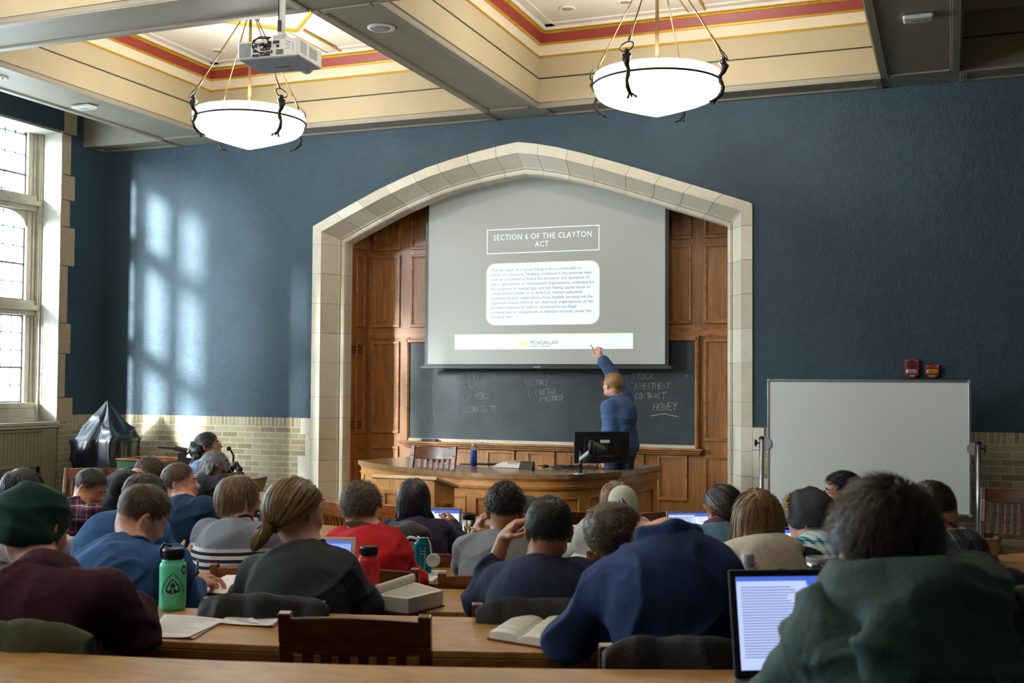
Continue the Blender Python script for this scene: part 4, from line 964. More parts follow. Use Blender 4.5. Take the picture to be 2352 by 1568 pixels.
# ------------------------------------------------------------------ lecturer's curved desk
def lecturer_desk():
    zt = .94; o = thing('lecturer_desk', (-4.2, 10.2, 0), 'long curved golden oak lecturer desk with panelled front below the chalkboard', 'desk')
    front = [np.array(p) for p in [(-5.93, 10.74), (-5.62, 10.47), (-5.1, 10.10), (-4.6, 9.85), (-4.05, 9.72), (-3.6, 9.80), (-3.28, 9.99), (-2.93, 10.46)]]
    C = crom(front, 7); W = [C[-1]+(np.array([-2.775, 11.46])-C[-1])*t for t in np.linspace(0, 1, 7)[1:]]
    line = C+W
    def off(L_, d):
        out = []
        for i, p in enumerate(L_):
            t = L_[min(i+1, len(L_)-1)]-L_[max(i-1, 0)]; t = t/np.linalg.norm(t); out.append(p+np.array([-t[1], t[0]])*d)
        return out
    # top
    m = MB()
    def slab(A, B, z0, z1):
        n = len(A)
        vs = [(p[0], p[1], z1) for p in A]+[(p[0], p[1], z1) for p in B]+[(p[0], p[1], z0) for p in A]+[(p[0], p[1], z0) for p in B]
        fs = []
        for i in range(n-1): fs += [(i, i+1, n+i+1, n+i), (2*n+i, 3*n+i, 3*n+i+1, 2*n+i+1), (i, 2*n+i, 2*n+i+1, i+1), (n+i, n+i+1, 3*n+i+1, 3*n+i)]
        fs += [(0, n, 3*n, 2*n), (n-1, 3*n-1, 4*n-1, 2*n-1)]
        m.add(vs, fs)
    A = off(C, 0); B = off(C, .62); slab(A, B, zt-.045, zt)
    A2 = off([C[-1]]+W, 0); B2 = off([C[-1]]+W, .5); slab(A2, B2, zt-.045, zt-.0005)
    wl = [C[0]+(np.array([-5.70, 11.50])-C[0])*t for t in np.linspace(0, 1, 5)]; slab([p for p in wl], [p+np.array([.5, -.02]) for p in wl], zt-.045, zt-.001)
    m.build('desktop', MAT['desk_top'], o, world=True, bevel=.008)
    body = [wl[-1], wl[0]]+C[1:-1]+[C[-1]]+W
    def band(m, d, z0, z1, th=.02, L_=None):
        L_ = L_ or (C+W); A = off(L_, d); B = off(L_, d+th); n = len(A)
        vs = [(p[0], p[1], z) for z in (z0, z1) for p in A]+[(p[0], p[1], z) for z in (z0, z1) for p in B]; fs = []
        for i in range(n-1): fs += [(i, i+1, n+i+1, n+i), (2*n+i, 3*n+i, 3*n+i+1, 2*n+i+1), (n+i, n+i+1, 3*n+i+1, 3*n+i), (i, 2*n+i, 2*n+i+1, i+1)]
        fs += [(0, n, 3*n, 2*n), (n-1, 3*n-1, 4*n-1, 2*n-1)]
        m.add(vs, fs)
    m = MB()
    band(m, .018, zt-.058, zt-.045); band(m, .03, zt-.07, zt-.058); band(m, .022, zt-.125, zt-.112, .04); band(m, .03, zt-.140, zt-.125, .04); band(m, .04, zt-.150, zt-.140, .04); band(m, .035, .0, .12, .03)
    m.build('moulding', MAT['oak_desk'], o, world=True, bevel=.004)
    m = MB(); band(m, .04, zt-.112, zt-.07, .03); band(m, .06, zt-.215, zt-.150, .03); band(m, .06, .12, .2, .03); m.build('frieze', MAT['oak_desk'], o, world=True)
    m = MB(); band(m, .075, .1, zt-.2, .02); m.build('front_panel', MAT['oak_deskv'], o, world=True)
    Ls = [0]
    for a, b in zip(line[:-1], line[1:]): Ls.append(Ls[-1]+np.linalg.norm(b-a))
    OF = off(line, .06)
    def P(s): 
        i = min(max(np.searchsorted(Ls, s)-1, 0), len(Ls)-2); t = (s-Ls[i])/(Ls[i+1]-Ls[i]); return OF[i]*(1-t)+OF[i+1]*t
    pl = Ls[len(C)-1]; n = 9; w = pl/n; st = MB(); mo_ = MB()
    cuts = [(i*w+.05, (i+1)*w-.05) for i in range(n)]+[(pl+.08, pl+.42), (pl+.50, Ls[-1]-.08)]
    ed = [0]+[c for cc in cuts for c in cc]+[Ls[-1]]
    for a, b in zip(ed[0::2], ed[1::2]):
        k = max(2, int((b-a)/.06)+1); SS = np.linspace(a, b, k); Q = [P(s) for s in SS]; st = MB(); band(st, 0, .2, zt-.215, .025, L_=Q); st.build('stile', MAT['oak_deskv'], o, world=True)
    for a, b in cuts:
        SS = np.linspace(a, b, 6); Q = [P(s) for s in SS]
        for (d, z0, z1) in ((-.008, zt-.238, zt-.215), (-.008, .2, .225), (.004, zt-.25, zt-.238)): band(mo_, d, z0, z1, .02, L_=Q)
        for s0, s1 in ((a, a+.022), (b-.022, b)): band(mo_, -.008, .2, zt-.215, .02, L_=[P(s0), P((s0+s1)/2), P(s1)])
    mo_.build('panel_moulding', MAT['oak_desk'], o, world=True, bevel=.003)
    m = MB(); 
    for a, b in zip(wl[:-1], wl[1:]): m.add([(a[0]+.04, a[1], 0), (b[0]+.04, b[1], 0), (b[0]+.04, b[1], zt-.045), (a[0]+.04, a[1], zt-.045), (a[0]+.07, a[1], 0), (b[0]+.07, b[1], 0), (b[0]+.07, b[1], zt-.045), (a[0]+.07, a[1], zt-.045)], [(0, 1, 2, 3), (7, 6, 5, 4), (3, 2, 6, 7), (0, 4, 5, 1), (0, 3, 7, 4), (1, 5, 6, 2)])
    m.build('side_panel', MAT['oak_deskv'], o, world=True)
    return zt
DZ = lecturer_desk()
def on_desk(px, py): return at(px, py, 'Z', DZ)
def lectern():
    zt = .90; A = at(864, 1092, 'Z', zt); 
    x0, x1 = -5.20, -4.70; 
    P = atd(864, 1098, 9.45); Q = atd(998, 1098, 9.45)
    y0 = 8.85; x0 = at(864, 1098, 'Y', y0)[0]; x1 = at(998, 1098, 'Y', y0)[0]; zt = at(930, 1094, 'Y', y0)[2]; d = .42
    o = thing('lectern', ((x0+x1)/2, y0+.2, 0), 'square oak lectern with a sloping pale top in front of the curved desk', 'lectern')
    zb = zt-.10
    m = MB(); m.prism([(y0, 0), (y0+d, 0), (y0+d, zb-.02), (y0, zt-.02)], x0, x1, 'YZ'); m.build('case', MAT['oak_deskv'], o, world=True)
    m = MB(); m.prism([(y0-.03, zt-.018), (y0+d+.03, zb-.03), (y0+d+.03, zb), (y0-.03, zt+.012)], x0-.035, x1+.035, 'YZ'); m.build('sloping_top', plain('pale_worn_oak', (212, 184, 140), .35), o, world=True, bevel=.006)
    pf, rf = MB(), MB(); frame_panel(pf, rf, x0+.07, x1-.07, .12, zt-.12, y0)
    g = MB(); frame_panel(pf, rf, y0+.07, y0+d-.07, .12, zb-.12, x1, 'YZ', 1)
    pf.build('panel', MAT['oak_desk'], o, world=True); rf.build('panel_moulding', MAT['oak_desk'], o, world=True, bevel=.003)
lectern()
# ------------------------------------------------------------------ curved rows of desks
ROWS = [(8.47, -16, 42), (7.39, -30, 42), (6.38, -46, 46), (5.39, -58, 50), (4.41, -50, 56), (3.38, -35, 60), (2.43, -27, 62)]
ROWL = ['nearest curved oak desk across the bottom edge', 'curved oak desk with the green bottle and loose papers', 'curved oak desk with the red bottle and thick open book', 'curved oak desk with the teal bottle and notebook',
        'curved oak desk with the foil wrap and stacked books', 'curved oak desk holding the tumbler and open laptop before the lectern', 'frontmost curved oak desk facing the lecturer']
def pol(r, a, z=0.0): a = rad(a); return np.array([CC[0]+r*math.sin(a), CC[1]-r*math.cos(a), z])
for (r0, a0, a1), lab in zip(ROWS, ROWL):
    r1 = r0+.47; zt = deskz(r0+.2); zf = floorz(*pol(r0+.25, 0)[:2]); c = pol(r0+.2, (a0+a1)/2)
    o = thing('curved_desk', (c[0], c[1], zf), lab, 'desk', 'curved student desk rows')
    n = int((a1-a0)*r0/8)+8; AA = np.linspace(a0, a1, n)
    def arc(m, ra, rb, z0, z1, AA=AA):
        n = len(AA); vs = []
        for (r, z) in ((ra, z0), (rb, z0), (rb, z1), (ra, z1)): vs += [pol(r, a, z) for a in AA]
        fs = []
        for i in range(n-1):
            for k in range(4): k2 = (k+1) % 4; fs.append((k*n+i, k*n+i+1, k2*n+i+1, k2*n+i))
        fs += [(0, n, 2*n, 3*n), (n-1, 4*n-1, 3*n-1, 2*n-1)]; m.add(vs, fs)
    m = MB(); arc(m, r0, r1, zt-.022, zt); m.build('desktop', MAT['row_top'], o, world=True, bevel=.004)
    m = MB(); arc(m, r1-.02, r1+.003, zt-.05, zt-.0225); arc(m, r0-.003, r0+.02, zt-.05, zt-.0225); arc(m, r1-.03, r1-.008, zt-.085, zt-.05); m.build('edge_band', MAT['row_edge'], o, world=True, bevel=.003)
    m = MB(); arc(m, r0+.03, r0+.05, zf+.12, zt-.022)
    s = .045/r0*57.3; a = a0
    while a < a1: arc(m, r0+.018, r0+.03, zf+.12, zt-.05, AA=np.array([a, min(a+s*.8, a1)])); a += s
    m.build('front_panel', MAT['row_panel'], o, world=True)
    nl = max(2, int((a1-a0)*r0/57.3/1.5)+1)
    for a in np.linspace(a0+1.5, a1-1.5, nl):
        m = MB(); p = pol(r0+.23, a); ra_ = np.array([math.sin(rad(a)), -math.cos(rad(a)), 0]); ta = np.array([math.cos(rad(a)), math.sin(rad(a)), 0]); 
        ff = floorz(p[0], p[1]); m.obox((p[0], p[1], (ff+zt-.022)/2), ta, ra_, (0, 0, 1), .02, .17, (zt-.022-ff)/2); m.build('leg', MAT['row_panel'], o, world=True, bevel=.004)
# accessible table at the left front
def small_table():
    x0, x1, y0, y1, z = -7.3, -5.21, 8.0, 8.66, .75
    o = thing('straight_table', ((x0+x1)/2, 8.33, 0), 'straight oak table by the brick wall where the wheelchair user sits', 'table')
    m = MB(); m.box(x0, x1, y0, y1, z-.03, z); m.build('tabletop', MAT['row_top'], o, world=True, bevel=.006)
    m = MB(); m.box(x0+.05, x1-.05, y0+.04, y0+.06, z-.1, z-.03); m.box(x0+.05, x1-.05, y1-.06, y1-.04, z-.1, z-.03); m.build('apron', MAT['row_edge'], o, world=True)
    for x in (x0+.08, x1-.08):
        for y in (y0+.07, y1-.07): m = MB(); m.box(x-.025, x+.025, y-.025, y+.025, 0, z-.03); m.build('leg', MAT['chair_dark'], o, world=True, bevel=.004)
small_table()
# ------------------------------------------------------------------ slatted wooden chairs
def chair_proto(matk, jacket=None):
    mt = MAT[matk]; o = bpy.data.objects.new('wooden_chair', None); link(o)
    W = .40; hb = .885; m = MB()                              # faces +Y, back at -Y
    # seat, gently dished
    def sf(u, v): x = -W/2+.005+u*(W-.01); y = -.20+v*.42; return (x*(1-.04*(1-v)), y, .452-.012*math.sin(math.pi*u)*math.sin(math.pi*v))
    m.grid(sf, 9, 9); b = m.build('seat', mt, o, smooth=True); sm = b.modifiers.new('s', 'SOLIDIFY'); sm.thickness = .03; sm.offset = -1 if True else 0
    def curve_rail(z0, z1, th, bow, crest=0.0, y=-.235, lean=.17):
        m = MB(); n = 15; vs = []
        for j, (zz, dd) in enumerate(((z0, 0), (z0, th), (z1, th), (z1, 0))):
            for i in range(n):
                u = i/(n-1)*2-1; zc = zz+(crest*(1-u*u) if zz == z1 else -crest*.5*(1-u*u)); yb = y-(zc-.45)*lean-bow*(1-u*u)
                vs.append((u*(W/2-.006), yb-dd, zc))
        fs = [(k*n+i, k*n+i+1, ((k+1) % 4)*n+i+1, ((k+1) % 4)*n+i) for k in range(4) for i in range(n-1)]+[(0, n, 2*n, 3*n), (n-1, 4*n-1, 3*n-1, 2*n-1)]
        m.add(vs, fs); return m
    curve_rail(.775, .868, .022, .022, .012).build('back_rail', mt, o, bevel=.006, smooth=False)
    curve_rail(.50, .535, .018, .022).build('lower_rail', mt, o, bevel=.003)
    yb = lambda z, u: -.235-(z-.45)*.17-.022*(1-u*u)-.011
    for i in range(6):
        u = (-1+2*(i+1)/7)*.92; m = MB(); m.bar((u*W/2, yb(.52, u), .52), (u*W/2, yb(.79, u), .79), .03, .012, up=(0, 1, 0)); m.build('slat', mt, o, bevel=.002)
    for s in (-1, 1):
        m = MB(); x = s*(W/2-.004)
        P = [(x, -.17, 0), (x, -.215, .25), (x, -.235, .45), (x, -.265, .62), (x, yb(.80, 1)-.0, .80), (x, yb(hb, 1), hb)]
        for a, b_ in zip(P[:-1], P[1:]): m.bar(a, b_, .036, .030, up=(0, 1, 0))
        m.build('rear_post', mt, o, bevel=.004)
        m = MB(); m.bar((s*(W/2-.02), .195, 0), (s*(W/2-.02), .185, .43), .036); m.build('front_leg', mt, o, bevel=.004)
        m = MB(); m.bar((s*(W/2-.015), -.19, .20), (s*(W/2-.02), .18, .20), .022); m.build('side_stretcher', mt, o, bevel=.003)
    m = MB(); m.bar((-W/2+.02, .18, .25), (W/2-.02, .18, .25), .022); m.bar((-W/2+.01, -.20, .30), (W/2-.01, -.20, .30), .022); m.build('stretcher', mt, o, bevel=.003)
    m = MB(); m.box(-W/2+.02, W/2-.02, .165, .185, .36, .425); m.box(-W/2+.02, W/2-.02, -.205, -.185, .36, .43); m.build('seat_rail', mt, o, bevel=.003)
    return o
_cp = {}
def chair(matk, x, y, z, face, label, scale=1.0, group='wooden slatted chairs at the curved desks'):
    if matk not in _cp: o = chair_proto(matk); _cp[matk] = o
    else: o = copy_tree(_cp[matk])
    o.location = (x, y, z); o.rotation_euler = (0, 0, face); o.scale = (scale,)*3
    return tag(o, label, 'chair', group)
def face_c(x, y): return math.atan2(-(CC[0]-x), CC[1]-y)
def row_chair(row, px, ytop, matk, label, turn=0, scale=1.0):
    """chair of a row whose backrest top shows at pixel (px, ytop)"""
    zf = (_fz[::-1][row] if row else .38) if False else [.38, .27, .176, .101, .043, 0, 0][row]
    P = at(px, ytop, 'Z', zf+.885*scale)
    d = (P[:2]-CC)/np.linalg.norm(P[:2]-CC); q = P[:2]-d*.30
    return chair(matk, q[0], q[1], zf, face_c(q[0], q[1])+rad(turn), label, scale)
for a_ in [(1, 818, 1406, 'chair_dark', 'empty dark-stained wooden chair in the foreground, slatted back towards the camera'),
    (3, 592, 1297, 'chair_mid', 'wooden chair behind the back of the striped sweater'),
    (3, 1122, 1314, 'chair_mid', 'red-brown wooden chair of the person in the grey t-shirt'),
    (1, 1572, 1476, 'chair_dark', 'dark chair under the black jacket behind the navy blazer'),
    (1, 30, 1440, 'chair_dark', 'dark chair under the olive coat at the lower left'),
    (2, 610, 1374, 'chair_dark', 'dark chair under the black coat of the person with the ponytail'),
    (2, 1232, 1384, 'chair_dark', 'dark chair under the charcoal jacket behind the waffle-knit sweater'),
    (2, 228, 1369, 'chair_mid', 'wooden chair of the person in the blue sweater writing beside the green bottle'),
    (2, 1742, 1296, 'chair_mid', 'wooden chair of the person with long honey-coloured hair'),
    (4, 465, 1173, 'chair_gold', 'golden wooden chair right of the dark teal fleece'),
    (3, 855, 1300, 'chair_mid', 'wooden chair of the person in the red jacket'),
    (4, 972, 1264, 'chair_mid', 'wooden chair right of the black backpack, beside the foil wrap'),
    (4, 1440, 1262, 'chair_mid', 'wooden chair of the person in the white cap'),
    (5, 1280, 1171, 'chair_dark', 'dark wooden chair standing left of the white cap, before the frontmost desk', 6),
    (5, 1515, 1172, 'chair_dark', 'wide dark wooden chair right of the white cap'),
    (5, 796, 1152, 'chair_gold', 'bright golden wooden chair left of the red jacket and curly hair', -22),
    (6, 930, 1158, 'chair_gold', 'golden wooden chair behind the long black hair, before the lectern', -20),
    (3, 2215, 1240, 'chair_mid', 'wooden chair of the grey plaid shirt at the right', 20),
    (3, 300, 1290, 'chair_mid', 'wooden chair of the blue sweater two rows back'),
    (4, 180, 1245, 'chair_dark', 'dark wooden chair of the red and navy plaid shirt'),
    (3, 1870, 1310, 'chair_mid', 'wooden chair of the grey knit beanie'),
    (4, 1648, 1262, 'chair_mid', 'wooden chair of the denim jacket')]: row_chair(*a_)
for (px, py, d, mk, az, lab, sc) in ((195, 1073, 10.6, 'chair_dark', 205, 'dark wooden chair against the brick wall, left of a matching one', .98), (262, 1073, 10.6, 'chair_mid', 200, 'sunlit wooden chair against the brick wall beside the covered cart', .98),
                             (2320, 1157, 9.3, 'chair_dark', 172, 'dark wooden chair facing the room by the right brick wall', 1.06), (990, 1032, 11.1, 'chair_mid', 178, 'wooden chair behind the left end of the lecturer desk', 1.0)):
    P = atd(px, py, d) if px > 900 else at(px, py, 'Z', .87); f = rad(az); q = P[:2]+np.array([-math.sin(f), math.cos(f)])*.30
    z = max(0.0, P[2]-.905*sc) if px != 990 else .1
    chair(mk, q[0], q[1], 0.0 if px < 900 or px > 2000 else .12, f, lab, sc if px != 990 else 1.17, group='spare wooden chairs around the room')
# ------------------------------------------------------------------ sheeted cart, crate, box
def nrm_rows(A): return A/(np.linalg.norm(A, axis=1, keepdims=True)+1e-9)*np.array([1, 1, .3])
def sheeted():
    c = at(250, 1064, 'Y', 11.05); o = thing('covered_cart', (c[0], 11.02, 0), 'cart hidden under a creased black vinyl sheet rising to a peak in the corner', 'covered cart')
    hx, hy = .31, .27; zs, za = 1.06, 1.53; rnd = random.Random(5); ph = [rnd.uniform(0, 6) for _ in range(8)]
    def f(u, v):
        a = 2*math.pi*u; ca, sa = math.cos(a), math.sin(a); s = 1/max(abs(ca)/hx, abs(sa)/hy)
        s = s*.75+.25*math.hypot(hx, hy)*.8
        if v < .5: t = v/.5; R = s*(1.0-.02*(1-t)); z = .02+(zs-.02)*t
        else: t = (v-.5)/.5; R = s*((1-t)**1.08*.96+.04*(1-t)**.3); z = zs+(za-zs)*t
        fold = .018*math.sin(2*a+ph[0]+4*v)+.012*math.sin(5*a+ph[1]-6*v)*math.sin(2*a+v*4)
        cr = -.03*math.exp(-((a-4.9)/.10)**2)*(1 if v < .95 else 0)
        R = R+(fold+cr)*min(1, (1-v)*6)
        return (c[0]+R*ca-.015*t, 11.02+R*sa, z)
    m = MB(); m.grid(f, 120, 50, wrap=True); V, F = np.array(m.v), np.array(m.f)
    rg_ = 1-np.abs(vnoise(V*np.array([5, 5, 3.2]), 3)); V = V+((rg_**6-.25)*.050+vnoise(V*np.array([9, 9, 4]), 5)*.010)[:, None]*nrm_rows(V-np.array([c[0], 11.02, .9])); npmesh('sheet', V, F, MAT['black_sheet'], o)
    m = MB(); m.box(c[0]-.27, c[0]+.27, 10.82, 11.22, .08, 1.05); m.build('cart_body', MAT['dark_pl'], o, world=True)
sheeted()
def crate():
    P = at(325, 1072, 'Y', 10.5); x0 = at(268, 1066, 'Y', 10.35)[0]; x1 = at(380, 1062, 'Y', 10.35)[0]; z = at(300, 1072, 'Y', 10.35)[2]+.09
    o = thing('wooden_crate', ((x0+x1)/2, 10.6, 0), 'open wooden crate with a green painted side beside the covered cart', 'crate')
    m = MB(); m.box(x0, x1, 10.35, 10.37, .0, z-.02); m.build('green_side', MAT['green_box'], o, world=True, bevel=.003)
    m = MB(); m.box(x0-.01, x1+.01, 10.34, 10.38, z-.02, z); m.box(x0-.01, x1+.01, 10.80, 10.84, z-.02, z); m.box(x0-.01, x0+.02, 10.38, 10.80, z-.02, z); m.box(x1-.02, x1+.01, 10.38, 10.80, z-.02, z); m.build('rim', MAT['chair_gold'], o, world=True, bevel=.003)
    m = MB(); m.box(x0, x0+.02, 10.37, 10.82, 0, z-.02); m.box(x1-.02, x1, 10.37, 10.82, 0, z-.02); m.box(x0, x1, 10.80, 10.82, 0, z-.02); m.box(x0, x1, 10.37, 10.80, .02, .05); m.build('case', MAT['chair_mid'], o, world=True)
crate()
# ------------------------------------------------------------------ small things
def bottle(P, r, h, mat, lab, neck=.75, capm=None, caph=.035, loop=False, name='water_bottle', bevel_body=True, cat='bottle', lid=True):
    o = thing(name, P, lab, cat)
    m = MB(); rn = r*neck
    m.lathe((0, 0, 0), [(.001, .0), (r*.86, .0), (r*.97, .006), (r, .016), (r, h*.70), (r*.985, h*.73), (r*.92, h*.76), (rn*1.02, h*.795), (rn*.98, h*.82), (rn*.98, h-caph*.9), (.001, h-caph*.9)], 36); m.build('body', mat, o, smooth=True)
    if lid:
        m = MB(); m.lathe((0, 0, 0), [(rn*1.08, h-caph), (rn*1.10, h-caph+.003), (rn*1.10, h-.006), (rn*1.02, h), (.001, h)], 36)
        for k in range(36): a = k*10*math.pi/180; m.bar((rn*1.10*math.cos(a), rn*1.10*math.sin(a), h-caph+.004), (rn*1.10*math.cos(a), rn*1.10*math.sin(a), h-.007), .0016)
        cp_ = m.build('cap', capm or MAT['black_pl'], o, smooth=False); m = MB(); m.lathe((0, 0, 0), [(rn*1.12, h-caph-.012), (rn*1.14, h-caph-.008), (rn*1.12, h-caph-.004), (rn*.9, h-caph-.004)], 30); m.build('collar', mat, o, smooth=True)
    if loop: m = MB(); m.tube([(-rn*1.0, 0, h-caph-.008), (-r*1.12, -.0, h-caph+.004), (-r*1.18, 0, h-.008), (-r*.9, 0, h+.012), (-.01, 0, h+.006)], .005, 8); m.build('strap_loop', capm or MAT['black_pl'], cp_, smooth=True)
    return o
def desk_pt(px, py, r=None):
    """point on a row's desktop seen at this pixel"""
    best = None
    for (r0, a0, a1) in ROWS:
        z = deskz(r0+.2); P = at(px, py, 'Z', z); rr_ = math.hypot(P[0]-CC[0], P[1]-CC[1])
        e = 0 if r0 <= rr_ <= r0+.47 else min(abs(rr_-r0), abs(rr_-r0-.47))
        if best is None or e < best[0]: best = (e, P)
    return best[1]
def translucent(name, c, tr=.35):
    t = NT(name); t.col(srgb(*c)); t.set(Roughness=.18); t.b.inputs['Transmission Weight'].default_value = tr; t.b.inputs['IOR'].default_value = 1.2; return t.m
mint = translucent('mint_plastic', (112, 240, 196), .05); redp = translucent('red_plastic', (226, 62, 72), .12); teal = translucent('teal_plastic', (20, 140, 160), .5)
# ------------------------------------------------------------------ people
def pt(t):
    if t[0] == 'd': return atd(t[1], t[2], t[3])
    if t[0] == 'w': return np.array(t[1:], float)
    return atr(*t)
def nrm(v): v = np.array(v, float); return v/(np.linalg.norm(v)+1e-12)
def rotm(az, pit, rol):
    cz, sz = math.cos(az), math.sin(az); Rz = np.array([[cz, -sz, 0], [sz, cz, 0], [0, 0, 1]])
    cx, sx = math.cos(pit), math.sin(pit); Rx = np.array([[1, 0, 0], [0, cx, -sx], [0, sx, cx]])
    cy, sy = math.cos(rol), math.sin(rol); Ry = np.array([[cy, 0, sy], [0, 1, 0], [-sy, 0, cy]])
    return Rz@Rx@Ry                                           # columns: right, forward, up
def head_prims(H, R, s=1.0, face=1):
    T = lambda x, y, z: H+R@(np.array([x, y, z])*s)
    E = lambda c, r, k=.02: ell(T(*c), np.array(r)*s, R, k)
    P = [E((0, -.012, .032), (.074, .095, .086), .02), E((0, .028, -.03), (.060, .068, .082), .03), E((0, .038, -.078), (.042, .045, .034), .03), cap(T(-.028, .058, -.092), T(.028, .058, -.092), .016*s, k=.03),
         E((0, -.035, -.02), (.062, .06, .06), .03), cap(T(-.055, .0, -.062), T(-.03, .055, -.09), .014*s, k=.03), cap(T(.055, .0, -.062), T(.03, .055, -.09), .014*s, k=.03)]
    for sg in (-1, 1):
        P += [cap(T(sg*.074, -.004, -.010), T(sg*.084, -.022, -.006), .014*s, .010*s, .008), cap(T(sg*.086, -.028, -.006), T(sg*.088, -.022, .016), .0075*s, k=.006), cap(T(sg*.088, -.022, .016), T(sg*.082, -.006, .018), .0065*s, k=.005), cap(T(sg*.086, -.028, -.006), T(sg*.080, -.014, -.036), .0068*s, .008*s, .005)]
    if face:
        P += [cap(T(0, .090, .008), T(0, .112, -.028), .007*s, .012*s, .012), cap(T(-.012, .103, -.032), T(.012, .103, -.032), .008*s, k=.01), cap(T(-.036, .078, .022), T(.036, .078, .022), .012*s, k=.02),
              cap(T(-.017, .094, -.057), T(.017, .094, -.057), .0065*s, k=.008), cap(T(-.015, .092, -.068), T(.015, .092, -.068), .007*s, k=.008), E((-.036, .070, -.028), (.022, .02, .022), .025), E((.036, .070, -.028), (.022, .02, .022), .025)]
    return P
def hand_prims(W, d, pn, s=1.0, curl=.5, point=False, side=1, spread=.0):
    """W wrist, d hand direction, pn direction the palm faces, side +1: thumb on +x of (d x pn)"""
    d = nrm(d); pn = nrm(pn-d*(np.array(pn)@d)); x = np.cross(d, pn)*side; P = []
    k = .010
    kn = []
    for i, u in enumerate((.030, .010, -.010, -.028)):
        b = W+d*.018*s+x*u*.55*s; e = W+d*(.082-.004*i*(i > 1))*s+x*u*s; P.append(cap(b, e, .0145*s, .0115*s, .014)); kn.append(e)
    P.append(cap(W, W+d*.045*s, .021*s, .019*s, .02))
    Ls = ((.040, .024, .019), (.044, .028, .020), (.041, .026, .019), (.032, .020, .017))
    for i, (K, L) in enumerate(zip(kn, Ls)):
        c = curl*(1+.12*i); 
        if point: c = .04 if i == 0 else 1.45
        a = c*.55; p = K; dd = d+x*(.10-.07*i)*(1+spread*3)
        dd = nrm(dd)
        for j, l in enumerate(L):
            q = nrm(dd*math.cos(a)+pn*math.sin(a)); p2 = p+q*l*s; r = (.0092, .0082, .0074)[j]*s; P.append(cap(p, p2, r, r*.93, .005)); p = p2; a += c*(.75, .6, 0)[j]
    t0 = W+d*.022*s+x*.024*s; t1 = t0+nrm(d*.55+x*.75+pn*.25)*.040*s; t2 = t1+nrm(d*.85+x*.40+pn*.35*(1+curl))*.032*s; t3 = t2+nrm(d*.9+x*.1+pn*.5*curl)*.024*s
    P += [cap(t0, t1, .015*s, .0115*s, .010), cap(t1, t2, .0105*s, .0095*s, .006), cap(t2, t3, .0095*s, .008*s, .005)]
    return P
# --- hair
SC_C = np.array([0, -.012, .032]); SC_A = np.array([.0775, .099, .090])
def hair_mask(n, front=.52, side=-.30, nape=-.74):
    y = n[:, 1]; thr = np.where(y < 0, side+(nape-side)*np.clip(-y, 0, 1)**.8, side+(front-side)*np.clip(y/.8, 0, 1)**1.0)
    ear = (np.abs(n[:, 0]) > .84) & (y > -.28) & (y < .28) & (n[:, 2] < -.04); m = np.clip((n[:, 2]-thr)/.16, 0, 1)
    return np.where(ear, 0, m)
def hair_cap(o, H, R, s, mat, vol, seed=0, front=.52, side=-.30, nape=-.74, rough=.35, bald=None, name='hair'):
    nu, nv = 96, 60; u, v = np.meshgrid(np.arange(nu)/nu*2*math.pi, (np.arange(nv)+.5)/nv*math.pi-math.pi/2)
    n = np.stack([np.cos(v)*np.cos(u), np.cos(v)*np.sin(u), np.sin(v)], -1).reshape(-1, 3)
    m = hair_mask(n, front, side, nape)
    nz = vnoise(n*np.array([7, 7, 3.5])+seed*3.1, seed); nz2 = 1-np.abs(vnoise(n*13+seed, seed+3))
    th = vol*m*(1+rough*nz+rough*.5*(nz2-.5))
    if bald is not None: th = th*(1-.9*np.exp(-((n-nrm(bald))**2).sum(1)/.06))
    L = n*(SC_A[None]*np.where(m > 0, 1.0, .9)[:, None]+th[:, None])+SC_C
    V = H+(L*s)@R.T
    i = np.arange(nu); F = []
    for j in range(nv-1): F.append(np.stack([j*nu+i, j*nu+(i+1) % nu, (j+1)*nu+(i+1) % nu, (j+1)*nu+i], -1))
    tone = np.clip(.35+.5*vnoise(n*np.array([30, 30, 6])+seed, seed+5), 0, 1)
    top = len(V); V = np.vstack([V, V[-nu:].mean(0), V[:nu].mean(0)]); tone = np.append(tone, [.4, .4])
    F = np.concatenate(F+[np.stack([(nv-1)*nu+i, (nv-1)*nu+(i+1) % nu, np.full(nu, top), np.full(nu, top)], -1)[:0]])
    return V, F, tone
def collide(p, prims, margin):
    if not prims: return p
    def D(X): return np.min(np.stack([_ev(q, X) for q in prims]), 0)
    d = D(p); m = d < margin
    if m.any():
        q = p[m]; e = 1e-3; g = np.stack([D(q+np.eye(3)[i]*e)-D(q-np.eye(3)[i]*e) for i in range(3)], -1); g /= np.linalg.norm(g, axis=1, keepdims=True)+1e-9
        mm = margin if np.isscalar(margin) else margin[m]
        p = p.copy(); p[m] = q+g*(mm-d[m])[:, None]
    return p
